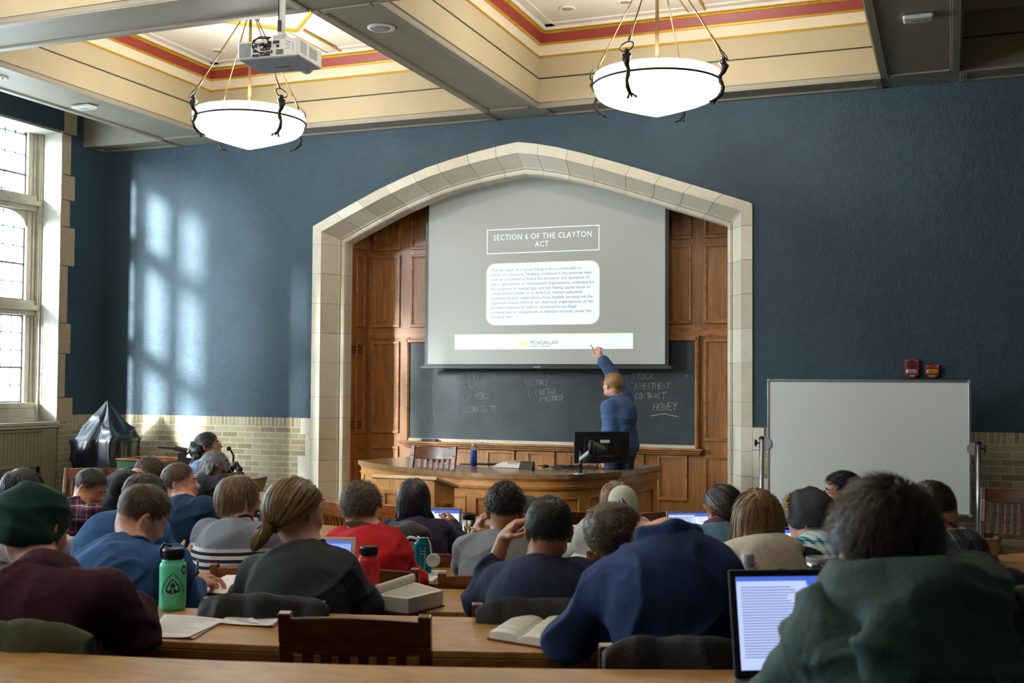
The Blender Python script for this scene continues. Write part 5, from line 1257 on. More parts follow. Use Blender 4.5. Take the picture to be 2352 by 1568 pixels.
def strands(H, R, s, n, length, vol, seed, steps=5, width=.004, lift=.3, grav=0.0, curl=0.0, whorl=(.15, -.55, .82), front=.52, side=-.30, nape=-.74, tie=None, coll=(), noise=.25, lenvar=.35, sweep=None, bald=None, taper=True):
    rg = np.random.default_rng(seed); q = rg.normal(size=(n*5, 3)); q /= np.linalg.norm(q, axis=1, keepdims=True)
    m = hair_mask(q, front, side, nape); q = q[(m > .02)]
    if bald is not None: q = q[rg.random(len(q)) > .85*np.exp(-((q-nrm(bald))**2).sum(1)/.10)]
    q = q[:n]; n = len(q)
    w = nrm(whorl); p = q*SC_A+SC_C; thick = vol*(.25+.75*rg.random(n))
    dn = R.T@np.array([0, 0, -1.]); st = length/steps*(1+lenvar*(rg.random(n)*2-1)); ph = rg.random((n, 3))*6.28
    path = [p.copy()]; clump = vnoise(q*9, seed+11)[:, None]*np.array([1, .6, .3])+vnoise(q*9+40, seed+12)[:, None]*np.array([.2, .8, 1])
    W = []
    for k in range(steps):
        nn = (p-SC_C)/SC_A**2; nn /= np.linalg.norm(nn, axis=1, keepdims=True)+1e-9
        fl = (p-(w*SC_A+SC_C)) if tie is None else (np.array(tie)-p)
        fl = fl-nn*(fl*nn).sum(1, keepdims=True); fl /= np.linalg.norm(fl, axis=1, keepdims=True)+1e-6
        if sweep is not None: fl = fl+np.array(sweep)*np.clip(q[:, 1:2]+.3, 0, 1); fl /= np.linalg.norm(fl, axis=1, keepdims=True)
        g = min(1, grav*(k+1)/steps*2) if tie is None else 0
        d = fl*(1-g)+dn*g+clump*noise+nn*lift*(1 if k == 0 else .15)
        if curl: d = d+curl*(np.sin(ph+k*1.9))
        d /= np.linalg.norm(d, axis=1, keepdims=True); p = p+d*st[:, None]
        if tie is not None:
            far = np.linalg.norm(p-np.array(tie), axis=1); near_ = far < .03; p[near_] = np.array(tie)+rg.normal(size=(int(near_.sum()), 3))*.006
        # keep on or above the scalp at the strand's own height
        e = np.linalg.norm((p-SC_C)/(SC_A+thick[:, None]), axis=1); inn = e < 1; p[inn] = SC_C+(p[inn]-SC_C)/e[inn][:, None]
        path.append(p.copy())
    X = np.stack(path, 1)*s; X = H+X@R.T
    if len(coll):
        for k in range(1, X.shape[1]):
            X[:, k] = collide(X[:, k], coll, .008+.02*rg.random(n))
    tone = rg.random(n)*.55+.45*(.5+.5*vnoise(q*6+3, seed+2))
    return ribbons(X, width*s, H+R@(SC_C*s), tone, taper)
def ribbons(X, width, centre, tone, taper=True):
    n, K, _ = X.shape; T = np.gradient(X, axis=1); N = X-centre; B = np.cross(T, N); B /= np.linalg.norm(B, axis=2, keepdims=True)+1e-9
    wv = np.linspace(1, .25 if taper else .8, K)[None, :, None]*width*.5
    A = X+B*wv; C = X-B*wv; V = np.stack([A, C], 2).reshape(-1, 3)
    base = np.arange(n)[:, None]*2*K; k = np.arange(K-1)[None]*2
    F = np.stack([base+k, base+k+1, base+k+3, base+k+2], -1).reshape(-1, 4)
    return V, F, np.repeat(tone, 2*K)
def tail(P, rads, n, seed, width, centre, wave=.0, lenvar=.25):
    """bundle of strands following a guide line P with radii"""
    rg = np.random.default_rng(seed); P = np.array(crom(P, 5)); K = len(P); rr = np.interp(np.linspace(0, 1, K), np.linspace(0, 1, len(rads)), rads)
    T = np.gradient(P, axis=0); T /= np.linalg.norm(T, axis=1, keepdims=True); U = np.cross(T, [0.3, .9, .2]); U /= np.linalg.norm(U, axis=1, keepdims=True); W = np.cross(T, U)
    a = rg.random(n)*6.28; q = np.sqrt(rg.random(n)); ph = rg.random(n)*6.28
    X = P[None]+(U[None]*np.cos(a)[:, None, None]+W[None]*np.sin(a)[:, None, None])*(q[:, None]*rr[None])[..., None]
    X += (np.sin(np.linspace(0, 9, K)[None]+ph[:, None])*wave)[..., None]*U[None]
    e = 1-lenvar*rg.random(n)
    for i in range(n):
        t = np.linspace(0, e[i], K)*(K-1); j = np.minimum(t.astype(int), K-2); f = (t-j)[:, None]; X[i] = X[i][j]*(1-f)+X[i][j+1]*f
    return ribbons(X, width, np.array(centre), rg.random(n))
def join(parts):
    V = []; F = []; A = []; c = 0
    for v, f, a in parts: V.append(v); F.append(f+c); A.append(a); c += len(v)
    return np.vstack(V), np.vstack(F), np.concatenate(A)
def torus(c, nrm_, R_, r, n=28, sq=1.0, fx=None):
    nn = nrm(nrm_); a = nrm(np.cross(nn, [0, 1, .01])) if fx is None else nrm(fx-nn*(np.array(fx)@nn)); b = np.cross(nn, a)
    return [c+a*math.cos(t)*R_+b*math.sin(t)*R_*sq for t in np.linspace(0, 2*math.pi, n+1)[:-1]]
SHOE = plain('dark_shoe', (30, 26, 24), .5); JEAN = fabric('dark_denim', (38, 52, 76)); TROU = fabric('charcoal_trousers', (46, 46, 48)); KHA = fabric('olive_trousers', (70, 72, 54))
def person(label, H, S, skin_, top, hair=None, az=None, daz=0, hy=0, hp=0, hr=0, hs=.96, w=.36, bulk=1.0, arms=None, near=1, face=0, pants=None, crew=True, stand=False, hipback=None, SL=None, SR=None, sleeve=1.0, garment='shirt', seed=1, fold=.006, fz=None, curlhand=.7, neckr=.054, hands=True, noleg=False, len_sl=None):
    H = pt(H); S = pt(S)
    fa = math.atan2(-(CC[0]-S[0]), CC[1]-S[1]) if az is None else rad(az)
    fa += rad(daz); f = np.array([-math.sin(fa), math.cos(fa), 0]); rt = np.array([math.cos(fa), math.sin(fa), 0]); up = np.array([0, 0, 1.])
    R = rotm(fa+rad(hy), rad(hp), rad(hr))
    fl_z = floorz(S[0], S[1]) if fz is None else fz
    pz = fl_z+.54 if not stand else S[2]-.50
    dz = max(S[2]-pz, .22); back = math.sqrt(max(.50**2-dz**2, 0.0)) if not stand else 0.0
    if hipback is not None: back = hipback
    Pp = S-f*back; Pp[2] = pz
    o = thing('person', (Pp[0], Pp[1], fl_z), label, 'person')
    sp = nrm(S-Pp); fw = nrm(f-sp*(f@sp)); Rt = np.stack([rt, fw, sp], 1)
    JL = pt(SL) if SL else S-sp*.05-rt*w/2; JR = pt(SR) if SR else S-sp*.05+rt*w/2
    J = {-1: JL, 1: JR}; arms = arms or {}; tz = deskz(math.hypot(Pp[0]-CC[0], Pp[1]-CC[1])-.5) if not stand else 0
    A = {}
    for sg in (-1, 1):
        sp_ = arms.get(sg)
        if sp_: E_, W_ = pt(sp_[0]), pt(sp_[1]); hd = nrm(pt(sp_[2])-W_) if len(sp_) > 2 and sp_[2] is not None else nrm(W_-E_); pn = sp_[3] if len(sp_) > 3 else -rt*sg
        elif stand: E_ = J[sg]-up*.28+rt*sg*.05; W_ = E_-up*.24+f*.05; hd = nrm(W_-E_); pn = -rt*sg
        else:
            E_ = J[sg]+f*.17-up*.22+rt*sg*.06; E_[2] = max(E_[2], tz+.055) if E_[2] > tz-.12 else E_[2]
            if E_[2] < tz+.05: E_ = E_-f*.06
            W_ = E_+f*.20-rt*sg*.13; W_[2] = tz+.045; hd = nrm(f-rt*sg*.4); pn = -up
        A[sg] = (E_, W_, hd, pn, sp_)
    res = {1: .0075, 2: .0058, 0: .0105}[near]
    # --- body, one continuous mesh
    P = head_prims(H, R, hs, face or near == 2); nb = H+R@(np.array([0, -.022, -.065])*hs)
    P.append(cap(nb, S+sp*.005+fw*.008, neckr*hs, neckr*1.08, .03)); P.append(ell(S-sp*.19, (w*.44, .10, .19), Rt, .05)); P.append(ell(S-sp*.36, (.13, .095, .14), Rt, .05)); P.append(ell(Pp, (.155, .11, .11), Rt, .05))
    P.append(cap(S-sp*.045+(JL-S)*.3, JL, .03, .045, .04)); P.append(cap(S-sp*.045+(JR-S)*.3, JR, .03, .045, .04))
    for sg in (-1, 1):
        E_, W_, hd, pn, sp_ = A[sg]; P.append(cap(J[sg], E_, .047, .037, .02)); P.append(cap(E_, E_+(W_-E_)*.35, .038, .038, .02)); P.append(cap(E_+(W_-E_)*.35, W_, .037, .0245, .02))
        if hands: P += hand_prims(W_, hd, pn, 1.0, curlhand if not (sp_ and len(sp_) > 4) else sp_[4], point=bool(sp_ and len(sp_) > 5 and sp_[5]), side=sg if not (sp_ and len(sp_) > 6) else sp_[6])
    hips = {sg: Pp+rt*sg*.09 for sg in (-1, 1)}; legs = {}
    for sg in (-1, 1):
        if stand: K = hips[sg]-up*.40+f*.02; An = K-up*(K[2]-fl_z-.09)
        else: K = hips[sg]+f*.40+rt*sg*.03; K[2] = fl_z+.535; An = K+f*.04; An[2] = floorz(An[0], An[1])+.09 if fz is None else fl_z+.09
        legs[sg] = (K, An); P.append(cap(hips[sg], K, .07, .052, .04)); P.append(cap(K, An, .050, .035, .03)); P.append(cap(An, An+f*.10-up*.045, .035, .03, .03))
    V, Q = sdf_mesh(P, res); npmesh('body', V, Q, SK[skin_], o)
    # --- trousers and shoes
    P = [ell(Pp, (.175, .13, .125), Rt, .05)]
    for sg in (-1, 1):
        K, An = legs[sg]; P.append(cap(hips[sg], K, .088, .066, .04)); P.append(cap(K, An+up*.01, .064, .050, .03))
    V, Q = sdf_mesh(P, .016, folds(.006, seed=seed+3)); npmesh('trousers', V, Q, pants or TROU, o)
    for sg in (-1, 1):
        K, An = legs[sg]; V, Q = sdf_mesh([cap(An-up*.03-f*.02, An-up*.045+f*.14, .045, .038, .02), cap(An, An-up*.03, .05, .05, .02)], .012); V[:, 2] = np.maximum(V[:, 2], An[2]-.09); npmesh('shoe', V, Q, SHOE, o)
    # --- top garment
    b = bulk; th = .012*b
    P = [ell(S-sp*.19, (w*.44+th+.012, .118*b+th, .205), Rt, .06), ell(S-sp*.15-fw*.025, (w*.40+th, .105*b+th, .16), Rt, .06), ell(S-sp*.36, (.145*b+th, .115*b+th, .15), Rt, .06), ell(Pp+sp*.02, (.165*b+th, .125*b+th, .12), Rt, .06),
         cap(S-sp*.055+(JL-S)*.30, JL, .046*b+th, .044*b+th*.7, .07), cap(S-sp*.055+(JR-S)*.30, JR, .046*b+th, .044*b+th*.7, .07), cap(S-sp*.035, S-sp*.02+fw*.01, neckr+.012, neckr+.006, .05)]
    for sg in (-1, 1):
        E_, W_, hd, pn, sp_ = A[sg]; P.append(cap(J[sg], E_, .050*b+th*.7, .043*b+th*.8, .05)); sl = sleeve if not len_sl or sg not in len_sl else len_sl[sg]
        if sl > .01: We = E_+(W_-E_)*sl; P.append(cap(E_, We, .043*b+th, (.030 if sl > .8 else .038)*b+th, .03))
    r2 = {1: .0105, 2: .008, 0: .013}[near]
    V, Q = sdf_mesh(P, r2, folds(fold, seed=seed)); npmesh(garment, V, Q, top, o)
    info = dict(o=o, H=H, R=R, S=S, sp=sp, fw=fw, rt=rt, f=f, JL=JL, JR=JR, A=A, Rt=Rt, w=w, Pp=Pp, hs=hs, near=near, th=th, b=b, nb=nb)
    if crew:
        nd = nrm(S-nb); m = MB(); m.tube(torus(S+sp*.006+fw*.006, -nd, neckr+.006, 0, fx=rt), .0065, 8, closed=True); m.build('collar', crew if not isinstance(crew, bool) else top, o, smooth=True, world=True)
    if hair: hair(info)
    return info
def body_coll(I, extra=.0):
    S, sp, Rt, w = I['S'], I['sp'], I['Rt'], I['w']
    return [ell(S-sp*.19, (w*.44+.035+extra, .135*I['b']+extra, .215), Rt), ell(S-sp*.15-I['fw']*.03, (w*.40+.03, .125*I['b']+extra, .17), Rt), cap(S-sp*.04, I['JL'], .075), cap(S-sp*.04, I['JR'], .075), cap(I['nb'], S, .06)]
def H_short(mat, length=.035, vol=.012, n=None, curl=0.0, lift=.35, seed=1, noise=.3, capvol=None, rough=.35, eyes=False, **k):
    def f(I):
        nn = n or {2: 5200, 1: 2600, 0: 1500}[I['near']]; wd = {2: .0022, 1: .0032, 0: .0044}[I['near']]
        kw = {q: k[q] for q in ('front', 'side', 'nape', 'bald') if q in k}
        c = hair_cap(I['o'], I['H'], I['R'], I['hs'], mat, (capvol if capvol is not None else vol*.55), seed, rough=rough, **kw)
        st = strands(I['H'], I['R'], I['hs'], nn, length, vol, seed, steps=4, width=wd, lift=lift, curl=curl, noise=noise, **k)
        V, F, A_ = join([c, st]); npmesh('hair', V, F, mat, I['o'], attr=A_, smooth=True)
    return f
def H_long(mat, length=.30, vol=.022, n=None, seed=1, grav=.9, curl=0.0, noise=.12, wave=.0, **k):
    def f(I):
        clear = k.pop('clear_face', False); nn = n or {2: 4200, 1: 2600, 0: 1700}[I['near']]; wd = {2: .003, 1: .0042, 0: .0055}[I['near']]
        kw = {q: k[q] for q in ('front', 'side', 'nape') if q in k}
        c = hair_cap(I['o'], I['H'], I['R'], I['hs'], mat, vol*.6, seed, rough=.2, **kw)
        st = strands(I['H'], I['R'], I['hs'], nn, length, vol, seed, steps=10, width=wd, lift=.12, grav=grav, curl=curl, noise=noise, coll=body_coll(I), taper=False, **k)
        V, F, A_ = join([c, st])
        if clear: Pf = ((V-I['H'])@I['R'])[F].mean(1); F = F[~((Pf[:, 1] > .022) & (Pf[:, 2] < .055) & (Pf[:, 2] > -.2))]
        npmesh('hair', V, F, mat, I['o'], attr=A_)
    return f
def eyes(I, glasses=None, brow=None):
    H, R, s, o = I['H'], I['R'], I['hs'], I['o']; T = lambda x, y, z: H+R@(np.array([x, y, z])*s)
    m = MB(); 
    for sg in (-1, 1): m.sphere(T(sg*.031, .0795, .004), .0105*s, 10, 8)
    m.build('eye', MAT['white'], o, smooth=True, world=True); m = MB()
    for sg in (-1, 1): m.sphere(T(sg*.031, .0865, .003), .0048*s, 8, 6)
    m.build('iris', MAT['black_pl'], o, smooth=True, world=True); m = MB()
    for sg in (-1, 1): m.tube([T(sg*.014, .096, .022), T(sg*.030, .096, .030), T(sg*.050, .084, .026)], [.003, .004, .002], 6)
    m.build('eyebrow', brow or MAT['black_pl'], o, smooth=True, world=True)
    if glasses:
        m = MB()
        for sg in (-1, 1):
            c = T(sg*.033, .108, .002); m.tube([c+R@np.array([math.cos(t)*.024, 0, math.sin(t)*.018]) for t in np.linspace(0, 6.283, 21)[:-1]], .0016, 6, closed=True); m.tube([T(sg*.058, .104, .006), T(sg*.080, .05, .006), T(sg*.084, -.012, .002), T(sg*.082, -.022, -.010)], .0018, 6)
        m.tube([T(-.010, .109, .006), T(.010, .109, .006)], .0016, 6); m.build('glasses', glasses, o, smooth=True, world=True)
def pen(W, d, lab, mat=None, L=.14, off=(0, 0, 0)):
    c = np.array(W)+np.array(off); d = nrm(d); o = thing('pen', c, lab, 'pen'); m = MB(); m.tube([c-d*L*.35, c+d*L*.55, c+d*L*.65], [.0042, .0042, .0012], 10); m.build('barrel', mat or MAT['black_pl'], o, smooth=True, world=True)
    m = MB(); m.tube([c-d*L*.35, c-d*L*.42], [.0035, .003], 8); m.build('clicker', MAT['steel'], o, smooth=True, world=True)
def hood(I, mat, size=1.0, name='hood', drop=.0, n2=None, wide=1.0, seed=3, fold=.008):
    S, sp, fw, rt = I['S'], I['sp'], I['fw'], I['rt']; P = []
    for i, a in enumerate(np.linspace(-125, 125, 11)):                        # a fat roll lying round the back of the neck
        t = rad(a); c = S+rt*math.sin(t)*.095*size*wide-fw*math.cos(t)*.085*size+sp*(.012-.01*math.cos(t)-drop)
        P.append(ell(c, np.array([.045, .045, .038+.012*math.cos(t)])*size, I['Rt'], .05*size))
    P.append(ell(S-fw*.115*size-sp*(.075+drop), np.array([.12*wide, .035, .085])*size, I['Rt'], .05))
    V, Q = sdf_mesh(P, .009 if I['near'] else .012, folds(fold, seed=seed)); return npmesh(name, V, Q, mat, I['o'])
def collar_band(I, mat, h=.035, name='collar', r=None, open_=.0):
    S, sp, fw, rt = I['S'], I['sp'], I['fw'], I['rt']; nd = nrm(I['nb']-S); r = r or .070
    def g(u, v):
        a = rad(-200+open_)+u*rad(400-2*open_)-math.pi/2; 
        a = -math.pi/2+(u-.5)*rad(330-open_); rr_ = r+.010*(1-abs(v*2-1)); z = h*(v*2 if v < .5 else (1-v)*2*1.15)-.005
        rr_ = r-.004+.006*(v < .5)+(.012 if v >= .5 else 0)
        q = S+rt*math.cos(a)*rr_+fw*math.sin(a)*rr_*1.0+nd*z; return q
    m = MB(); m.grid(g, 40, 9); ob = m.build(name, mat, I['o'], smooth=True, world=True); sm = ob.modifiers.new('s', 'SOLIDIFY'); sm.thickness = .004; return ob
def beanie(I, mat, prims, name='knit_cap', fold=.004, seed=4, res=.007):
    H, R, s = I['H'], I['R'], I['hs']; T = lambda c: H+R@(np.array(c)*s)
    P = [ell(T(c), np.array(r)*s, R, k) for c, r, k in prims]; V, Q = sdf_mesh(P, res, folds(fold, (12, 12, 12), seed)); return npmesh(name, V, Q, mat, I['o'])
# ------------------------------------------------------------------ the cast, by rows from the camera forward
hb_dark = hairmat('dark_brown_hair', (20, 14, 11), (74, 60, 46)); hb_black = hairmat('black_hair', (8, 8, 10), (48, 52, 60)); hb_brown = hairmat('brown_hair', (46, 32, 22), (112, 88, 62)); hb_honey = hairmat('honey_hair', (74, 50, 28), (166, 126, 78))
hb_blond = hairmat('blond_hair', (120, 84, 44), (206, 164, 104)); hb_lb = hairmat('light_brown_hair', (84, 62, 42), (160, 130, 96)); hb_grey = hairmat('grey_black_hair', (24, 26, 30), (150, 152, 158)); hb_pony = hairmat('dark_blond_hair', (66, 44, 24), (176, 136, 82))
# row 0 -------------------------------------------------------------
greenj = fabric('bottle_green_shell', (36, 66, 60), weave=300, rough=.7, bump=.35, sheen=.05)
I = person('person seen from behind in a dark green hooded jacket, nearest, lower right', (2030, 1268, 9.10), (2092, 1392, 9.17), 'pale', greenj, H_short(hb_dark, .052, .024, seed=11, curl=.35, lift=.5, noise=.5, rough=.5, n=9000), near=2, hy=8, hp=-8, w=.375, bulk=1.05, garment='jacket', crew=False, fold=.010, seed=2, SL=(1912, 1452, 9.17), SR=(2318, 1446, 9.17))
hood(I, greenj, 1.05, wide=1.08, drop=-.005, fold=.010)
# row 1 -------------------------------------------------------------
navy = fabric('navy_wool', (28, 52, 98), weave=500, bump=.22); navyj = fabric('dark_navy_jacket', (24, 26, 38), bump=.35)
I = person('person in a navy blazer bent low over an open book, elbow on the desk', (1428, 1232, 7.74), (1536, 1238, 7.92), 'pale', navy, H_short(hb_brown, .018, .009, seed=21, lift=.6, rough=.2, n=5200), near=2, daz=10, hy=4, hp=-28, hr=-62, w=.38, bulk=1.10, garment='blazer', crew=False, seed=5, fold=.008,
           SL=(1412, 1336, 7.90), SR=(1650, 1322, 7.98), arms={-1: [(1302, 1468, 7.86), (1400, 1440, 7.62)]}, hipback=.10, pants=TROU)
m = sdf_mesh([cap(I['S']-I['rt']*.07+I['sp']*.012, I['S']-I['fw']*.055+I['sp']*.02, .026, .03, .02), cap(I['S']-I['fw']*.055+I['sp']*.02, I['S']+I['rt']*.075+I['sp']*.012, .03, .026, .02), ell(I['S']-I['sp']*.03, (.10, .09, .05), I['Rt'], .04)], .007, folds(.004, seed=3)); npmesh('lapel_collar', *m, navy, I['o'])
I = person('person in a dark navy hooded jacket mostly hidden behind the nearest head', (2062, 1235, 7.98), (2150, 1335, 8.12), 'pale', navyj, H_short(hb_dark, .03, .012, seed=31), near=1, w=.40, bulk=1.25, garment='jacket', crew=False, seed=9, fold=.009)
hood(I, navyj, 1.05, wide=1.1)
burg = fabric('burgundy_wool', (66, 24, 46), weave=260, bump=.4); beret = fabric('dark_green_felt', (16, 66, 60), weave=500, bump=.2)
def hat1(I):
    beanie(I, beret, [((0, -.020, .028), (.092, .116, .094), .03), ((-.035, -.060, .040), (.074, .070, .070), .03), ((.015, -.03, .080), (.064, .080, .050), .03), ((0, -.04, -.025), (.086, .088, .045), .03), ((-.02, -.05, .128), (.008, .008, .010), .006)], fold=.006, seed=8)
    V, F, A_ = strands(I['H'], I['R'], 1.0, 500, .05, .01, 5, width=.003, side=-.5, nape=-.95, grav=.9); npmesh('hair', V, F, hb_dark, I['o'], attr=A_)
I = person('person in a burgundy sweater and dark green beret at the left edge', (84, 1216, 7.98), (115, 1322, 8.08), 'pale', burg, hat1, near=2, daz=-8, hp=-18, w=.38, bulk=1.22, garment='sweater', seed=12, fold=.012, crew=False, SL=(-20, 1372, 8.1), SR=(235, 1362, 8.12), arms={1: [(305, 1440, 8.02), (250, 1455, 7.80)]})
V_ = []; S_ = I
m = sdf_mesh([ell(I['S']+I['sp']*.015, (.088, .085, .045), I['Rt'], .03), ell(I['S']-I['sp']*.03, (.11, .10, .05), I['Rt'], .05)], .008, folds(.008, (14, 14, 20), 3)); npmesh('cowl_collar', *m, burg, I['o'])
# row 2 -------------------------------------------------------------
char = fabric('charcoal_knit', (52, 58, 62), weave=340, bump=.2)
def pony(I):
    T = lambda x, y, z: I['H']+I['R']@np.array([x, y, z]); L = lambda w_: I['R'].T@(np.array(w_)-I['H'])
    tie = L(atr(628, 1208, 7.09)); c = hair_cap(I['o'], I['H'], I['R'], .98, hb_pony, .012, 3, rough=.15)
    st = strands(I['H'], I['R'], .98, 4600, .26, .018, 33, steps=11, width=.0034, lift=.05, tie=tie/.98, noise=.10, taper=False)
    G = [atr(628, 1208, 7.09), atr(610, 1218, 7.15), atr(598, 1234, 7.17), atr(588, 1250, 7.17), atr(580, 1264, 7.16)]
    tl = tail(G, [.012, .028, .028, .020, .006], 1700, 5, .0032, I['H'], wave=.003); G2 = [atr(628, 1208, 7.075), atr(640, 1226, 7.12), atr(648, 1240, 7.13), atr(640, 1254, 7.13)]
    t2 = tail(G2, [.010, .028, .030, .012], 700, 6, .0032, I['H'], wave=.003)
    V, F, A_ = join([c, st, tl]); npmesh('hair', V, F, hb_pony, I['o'], attr=A_)
    m = MB(); m.tube(torus(atr(625, 1209, 7.098), nrm(np.array(G[1])-G[0]), .017, 0), .007, 8, closed=True); m.build('hair_tie', MAT['black_pl'], I['o'], smooth=True, world=True)
I = person('person with a dark blond ponytail in a charcoal knit sweater, black coat on the chair', (684, 1180, 6.98), (712, 1268, 7.03), 'pale', char, pony, near=2, daz=-14, hy=-12, hp=-12, hr=-10, hs=.98, w=.38, bulk=1.18, garment='sweater', seed=14, fold=.006, SL=(592, 1320, 7.02), SR=(784, 1318, 7.04), arms={-1: [(556, 1395, 6.95), (600, 1420, 6.7)], 1: [(838, 1392, 6.98), (790, 1385, 6.72)]})
waf = fabric('navy_waffle_knit', (22, 36, 70), weave=150, bump=.45)
I = person('person in a navy waffle-knit sweater holding a pen to the left ear', (1260, 1218, 7.02), (1236, 1300, 7.05), 'tan', waf, H_short(hb_black, .030, .014, seed=41, lift=.45, n=5200), near=2, daz=3, hp=-6, hr=2, w=.365, bulk=1.12, garment='sweater', seed=16, SL=(1152, 1338, 7.05), SR=(1330, 1330, 7.05),
           arms={-1: [(1104, 1382, 6.98), (1158, 1236, 6.93), (1190, 1196, 6.95), np.array([.9, .2, 0]), .9, False, -1]}, len_sl={-1: .50})
pen(pt((1188, 1222, 6.97)), np.array([-.6, .3, -.4]), 'white pen held beside the ear of the navy waffle-knit sweater', MAT['white'])
blue = fabric('royal_blue_fleece', (40, 86, 142), weave=400, bump=.3); 
I = person('person in a royal blue sweater writing with bowed head behind the green bottle', (328, 1186, 6.90), (304, 1262, 7.02), 'pale', blue, H_short(hb_brown, .030, .014, seed=51, n=4800), near=2, daz=-20, hy=-18, hp=-34, hr=6, w=.38, bulk=1.22, garment='sweater', seed=18, fold=.010, SL=(232, 1310, 7.02), SR=(392, 1296, 7.02),
           arms={1: [(420, 1385, 6.92), (438, 1358, 6.80), (462, 1338, 6.76), np.array([-.3, .3, -.9]), 1.1]}, crew=True)
pen(pt((452, 1318, 6.77)), np.array([-.15, .1, -1]), 'black and white pen in the right hand of the royal blue sweater', MAT['dark_pl'])
cream = fabric('cream_fleece', (204, 198, 180), weave=200, bump=.45, sheen=.4)
I = person('person with long honey-coloured hair over a cream hood', (1738, 1204, 6.92), (1746, 1270, 6.98), 'pale', navyj, H_long(hb_honey, .285, .022, seed=61, grav=.75, noise=.14), near=1, daz=4, hp=-8, w=.34, bulk=1.1, garment='jacket', crew=False, seed=20)
hood(I, cream, 1.02, wide=1.05, drop=.012, fold=.008)
gpl = plaid('grey_teal_plaid', (68, 92, 100), [(.2, .35, (38, 44, 48), .8), (.7, .05, (190, 196, 196), .9), (.88, .10, (60, 50, 48), .6)], 9, 9)
I = person('person in a grey and teal plaid shirt, head bowed, before the stand of the whiteboard', (2144, 1176, 6.86), (2166, 1230, 6.95), 'tan', gpl, H_short(hb_dark, .022, .010, seed=71), near=1, daz=8, hp=-22, hr=-16, w=.35, bulk=1.08, seed=22, SR=(2226, 1262, 6.95))
# row 3 -------------------------------------------------------------
st_ = NT('striped_knit'); v = st_.coord(); sp_ = st_.n('ShaderNodeSeparateXYZ'); st_.l(v, sp_.inputs[0])
z0_ = 0.0
I_str = dict(nt=st_, sp=sp_)
I = person('person in a heathered sweater with navy and white stripes across the back', (546, 1154, 5.96), (550, 1208, 6.02), 'pale', st_.m, H_short(hb_lb, .075, .022, seed=81, lift=.1, noise=.12, grav=.35, n=3600, whorl=(.05, -.45, .88)), near=1, daz=-12, hy=-8, hp=-10, w=.35, bulk=1.15, garment='sweater', seed=24, fold=.006, crew=fabric('navy_trim', (26, 34, 66)))
zb = I['S'][2]-(floorz(I['S'][0], I['S'][1])); # bands measured down from the neck in the wearer's frame
top_ = I['S'][2]-I['o'].location.z
zz = st_.math('SUBTRACT', top_-.078, sp_.outputs[2]); fr_ = st_.math('FRACT', st_.math('MULTIPLY', zz, 1/.030)); band_ = st_.math('GREATER_THAN', fr_, .52); on_ = st_.math('GREATER_THAN', zz, 0.0)
n_ = st_.noise(v, 420, 2); heather = st_.ramp(n_, [(.35, srgb(104, 118, 138)), (.65, srgb(150, 158, 168))]); stripe = st_.mix(band_, srgb(224, 224, 218), srgb(30, 34, 72)); st_.col(st_.mix(on_, heather, stripe)); st_.set(Roughness=.95); st_.bump(n_, .3, .004)
redw = fabric('red_wool', (206, 22, 34), weave=350, bump=.25); brn = fabric('brown_corduroy', (84, 60, 40))
I = person('person with curly brown hair in a bright red wool jacket with brown collar', (830, 1172, 5.96), (852, 1222, 6.02), 'pale', redw, H_short(hb_dark if False else hairmat('curly_brown_hair', (38, 28, 22), (128, 108, 88)), .045, .022, seed=91, curl=1.1, lift=.5, noise=.6, rough=.5, n=3600), near=1, daz=-6, hp=-14, w=.38, bulk=1.12, garment='jacket', crew=False, seed=26, fold=.008, SL=(782, 1256, 6.02), SR=(904, 1258, 6.02), arms={1: [(948, 1334, 5.98), (915, 1350, 5.75)]}, pants=KHA)
collar_band(I, brn, .055, r=.074)
gry = fabric('heather_grey_jersey', (128, 134, 140), weave=500, bump=.22)
I = person('person with short black curls in a grey t-shirt, hands raised to both ears', (1160, 1174, 5.94), (1150, 1236, 6.0), 'brown', gry, H_short(hairmat('tight_black_curls', (12, 11, 11), (58, 52, 48)), .030, .022, seed=101, curl=1.6, lift=.9, noise=.8, rough=.4, n=4200), near=1, daz=0, hp=-20, w=.36, bulk=1.08, garment='shirt', seed=28, SL=(1075, 1262, 6.0), SR=(1222, 1262, 6.0),
           arms={-1: [(1062, 1300, 5.86), (1096, 1218, 5.80), (1112, 1180, 5.84), np.array([.9, .3, 0]), 1.0, False, -1], 1: [(1228, 1300, 5.88), (1212, 1222, 5.86), (1196, 1188, 5.88), np.array([-.9, .3, 0]), .9, False, 1]}, sleeve=.0)
m = MB(); wv = I['A'][-1][1]; m.tube(torus(wv, nrm(wv-I['A'][-1][0]), .030, 0), .005, 8, closed=True); m.build('wristband', plain('yellow_band', (222, 150, 30), .5), I['o'], smooth=True, world=True)
I = person('person in a royal blue fleece raising a pen, behind the other royal blue sweater', (330, 1146, 5.92), (284, 1196, 6.02), 'pale', blue, H_short(hb_dark, .055, .018, seed=111, lift=.15, noise=.15, grav=.3, n=3000), near=1, daz=-26, hy=-10, hp=-26, hr=14, w=.36, bulk=1.22, garment='sweater', seed=30, fold=.008, SL=(232, 1230, 6.02), SR=(352, 1230, 6.0), arms={1: [(418, 1322, 5.72), (428, 1290, 5.66), (448, 1262, 5.62), np.array([-.6, .5, -.3]), 1.1]})
pen(pt((446, 1256, 5.60)), np.array([.5, .2, .8]), 'black pen in the raised hand between the blue fleece and the striped sweater')
tpl = plaid('teal_white_check', (24, 146, 166), [(.25, .5, (216, 226, 224), .62), (.75, .12, (16, 40, 56), .75)], 22, 22)
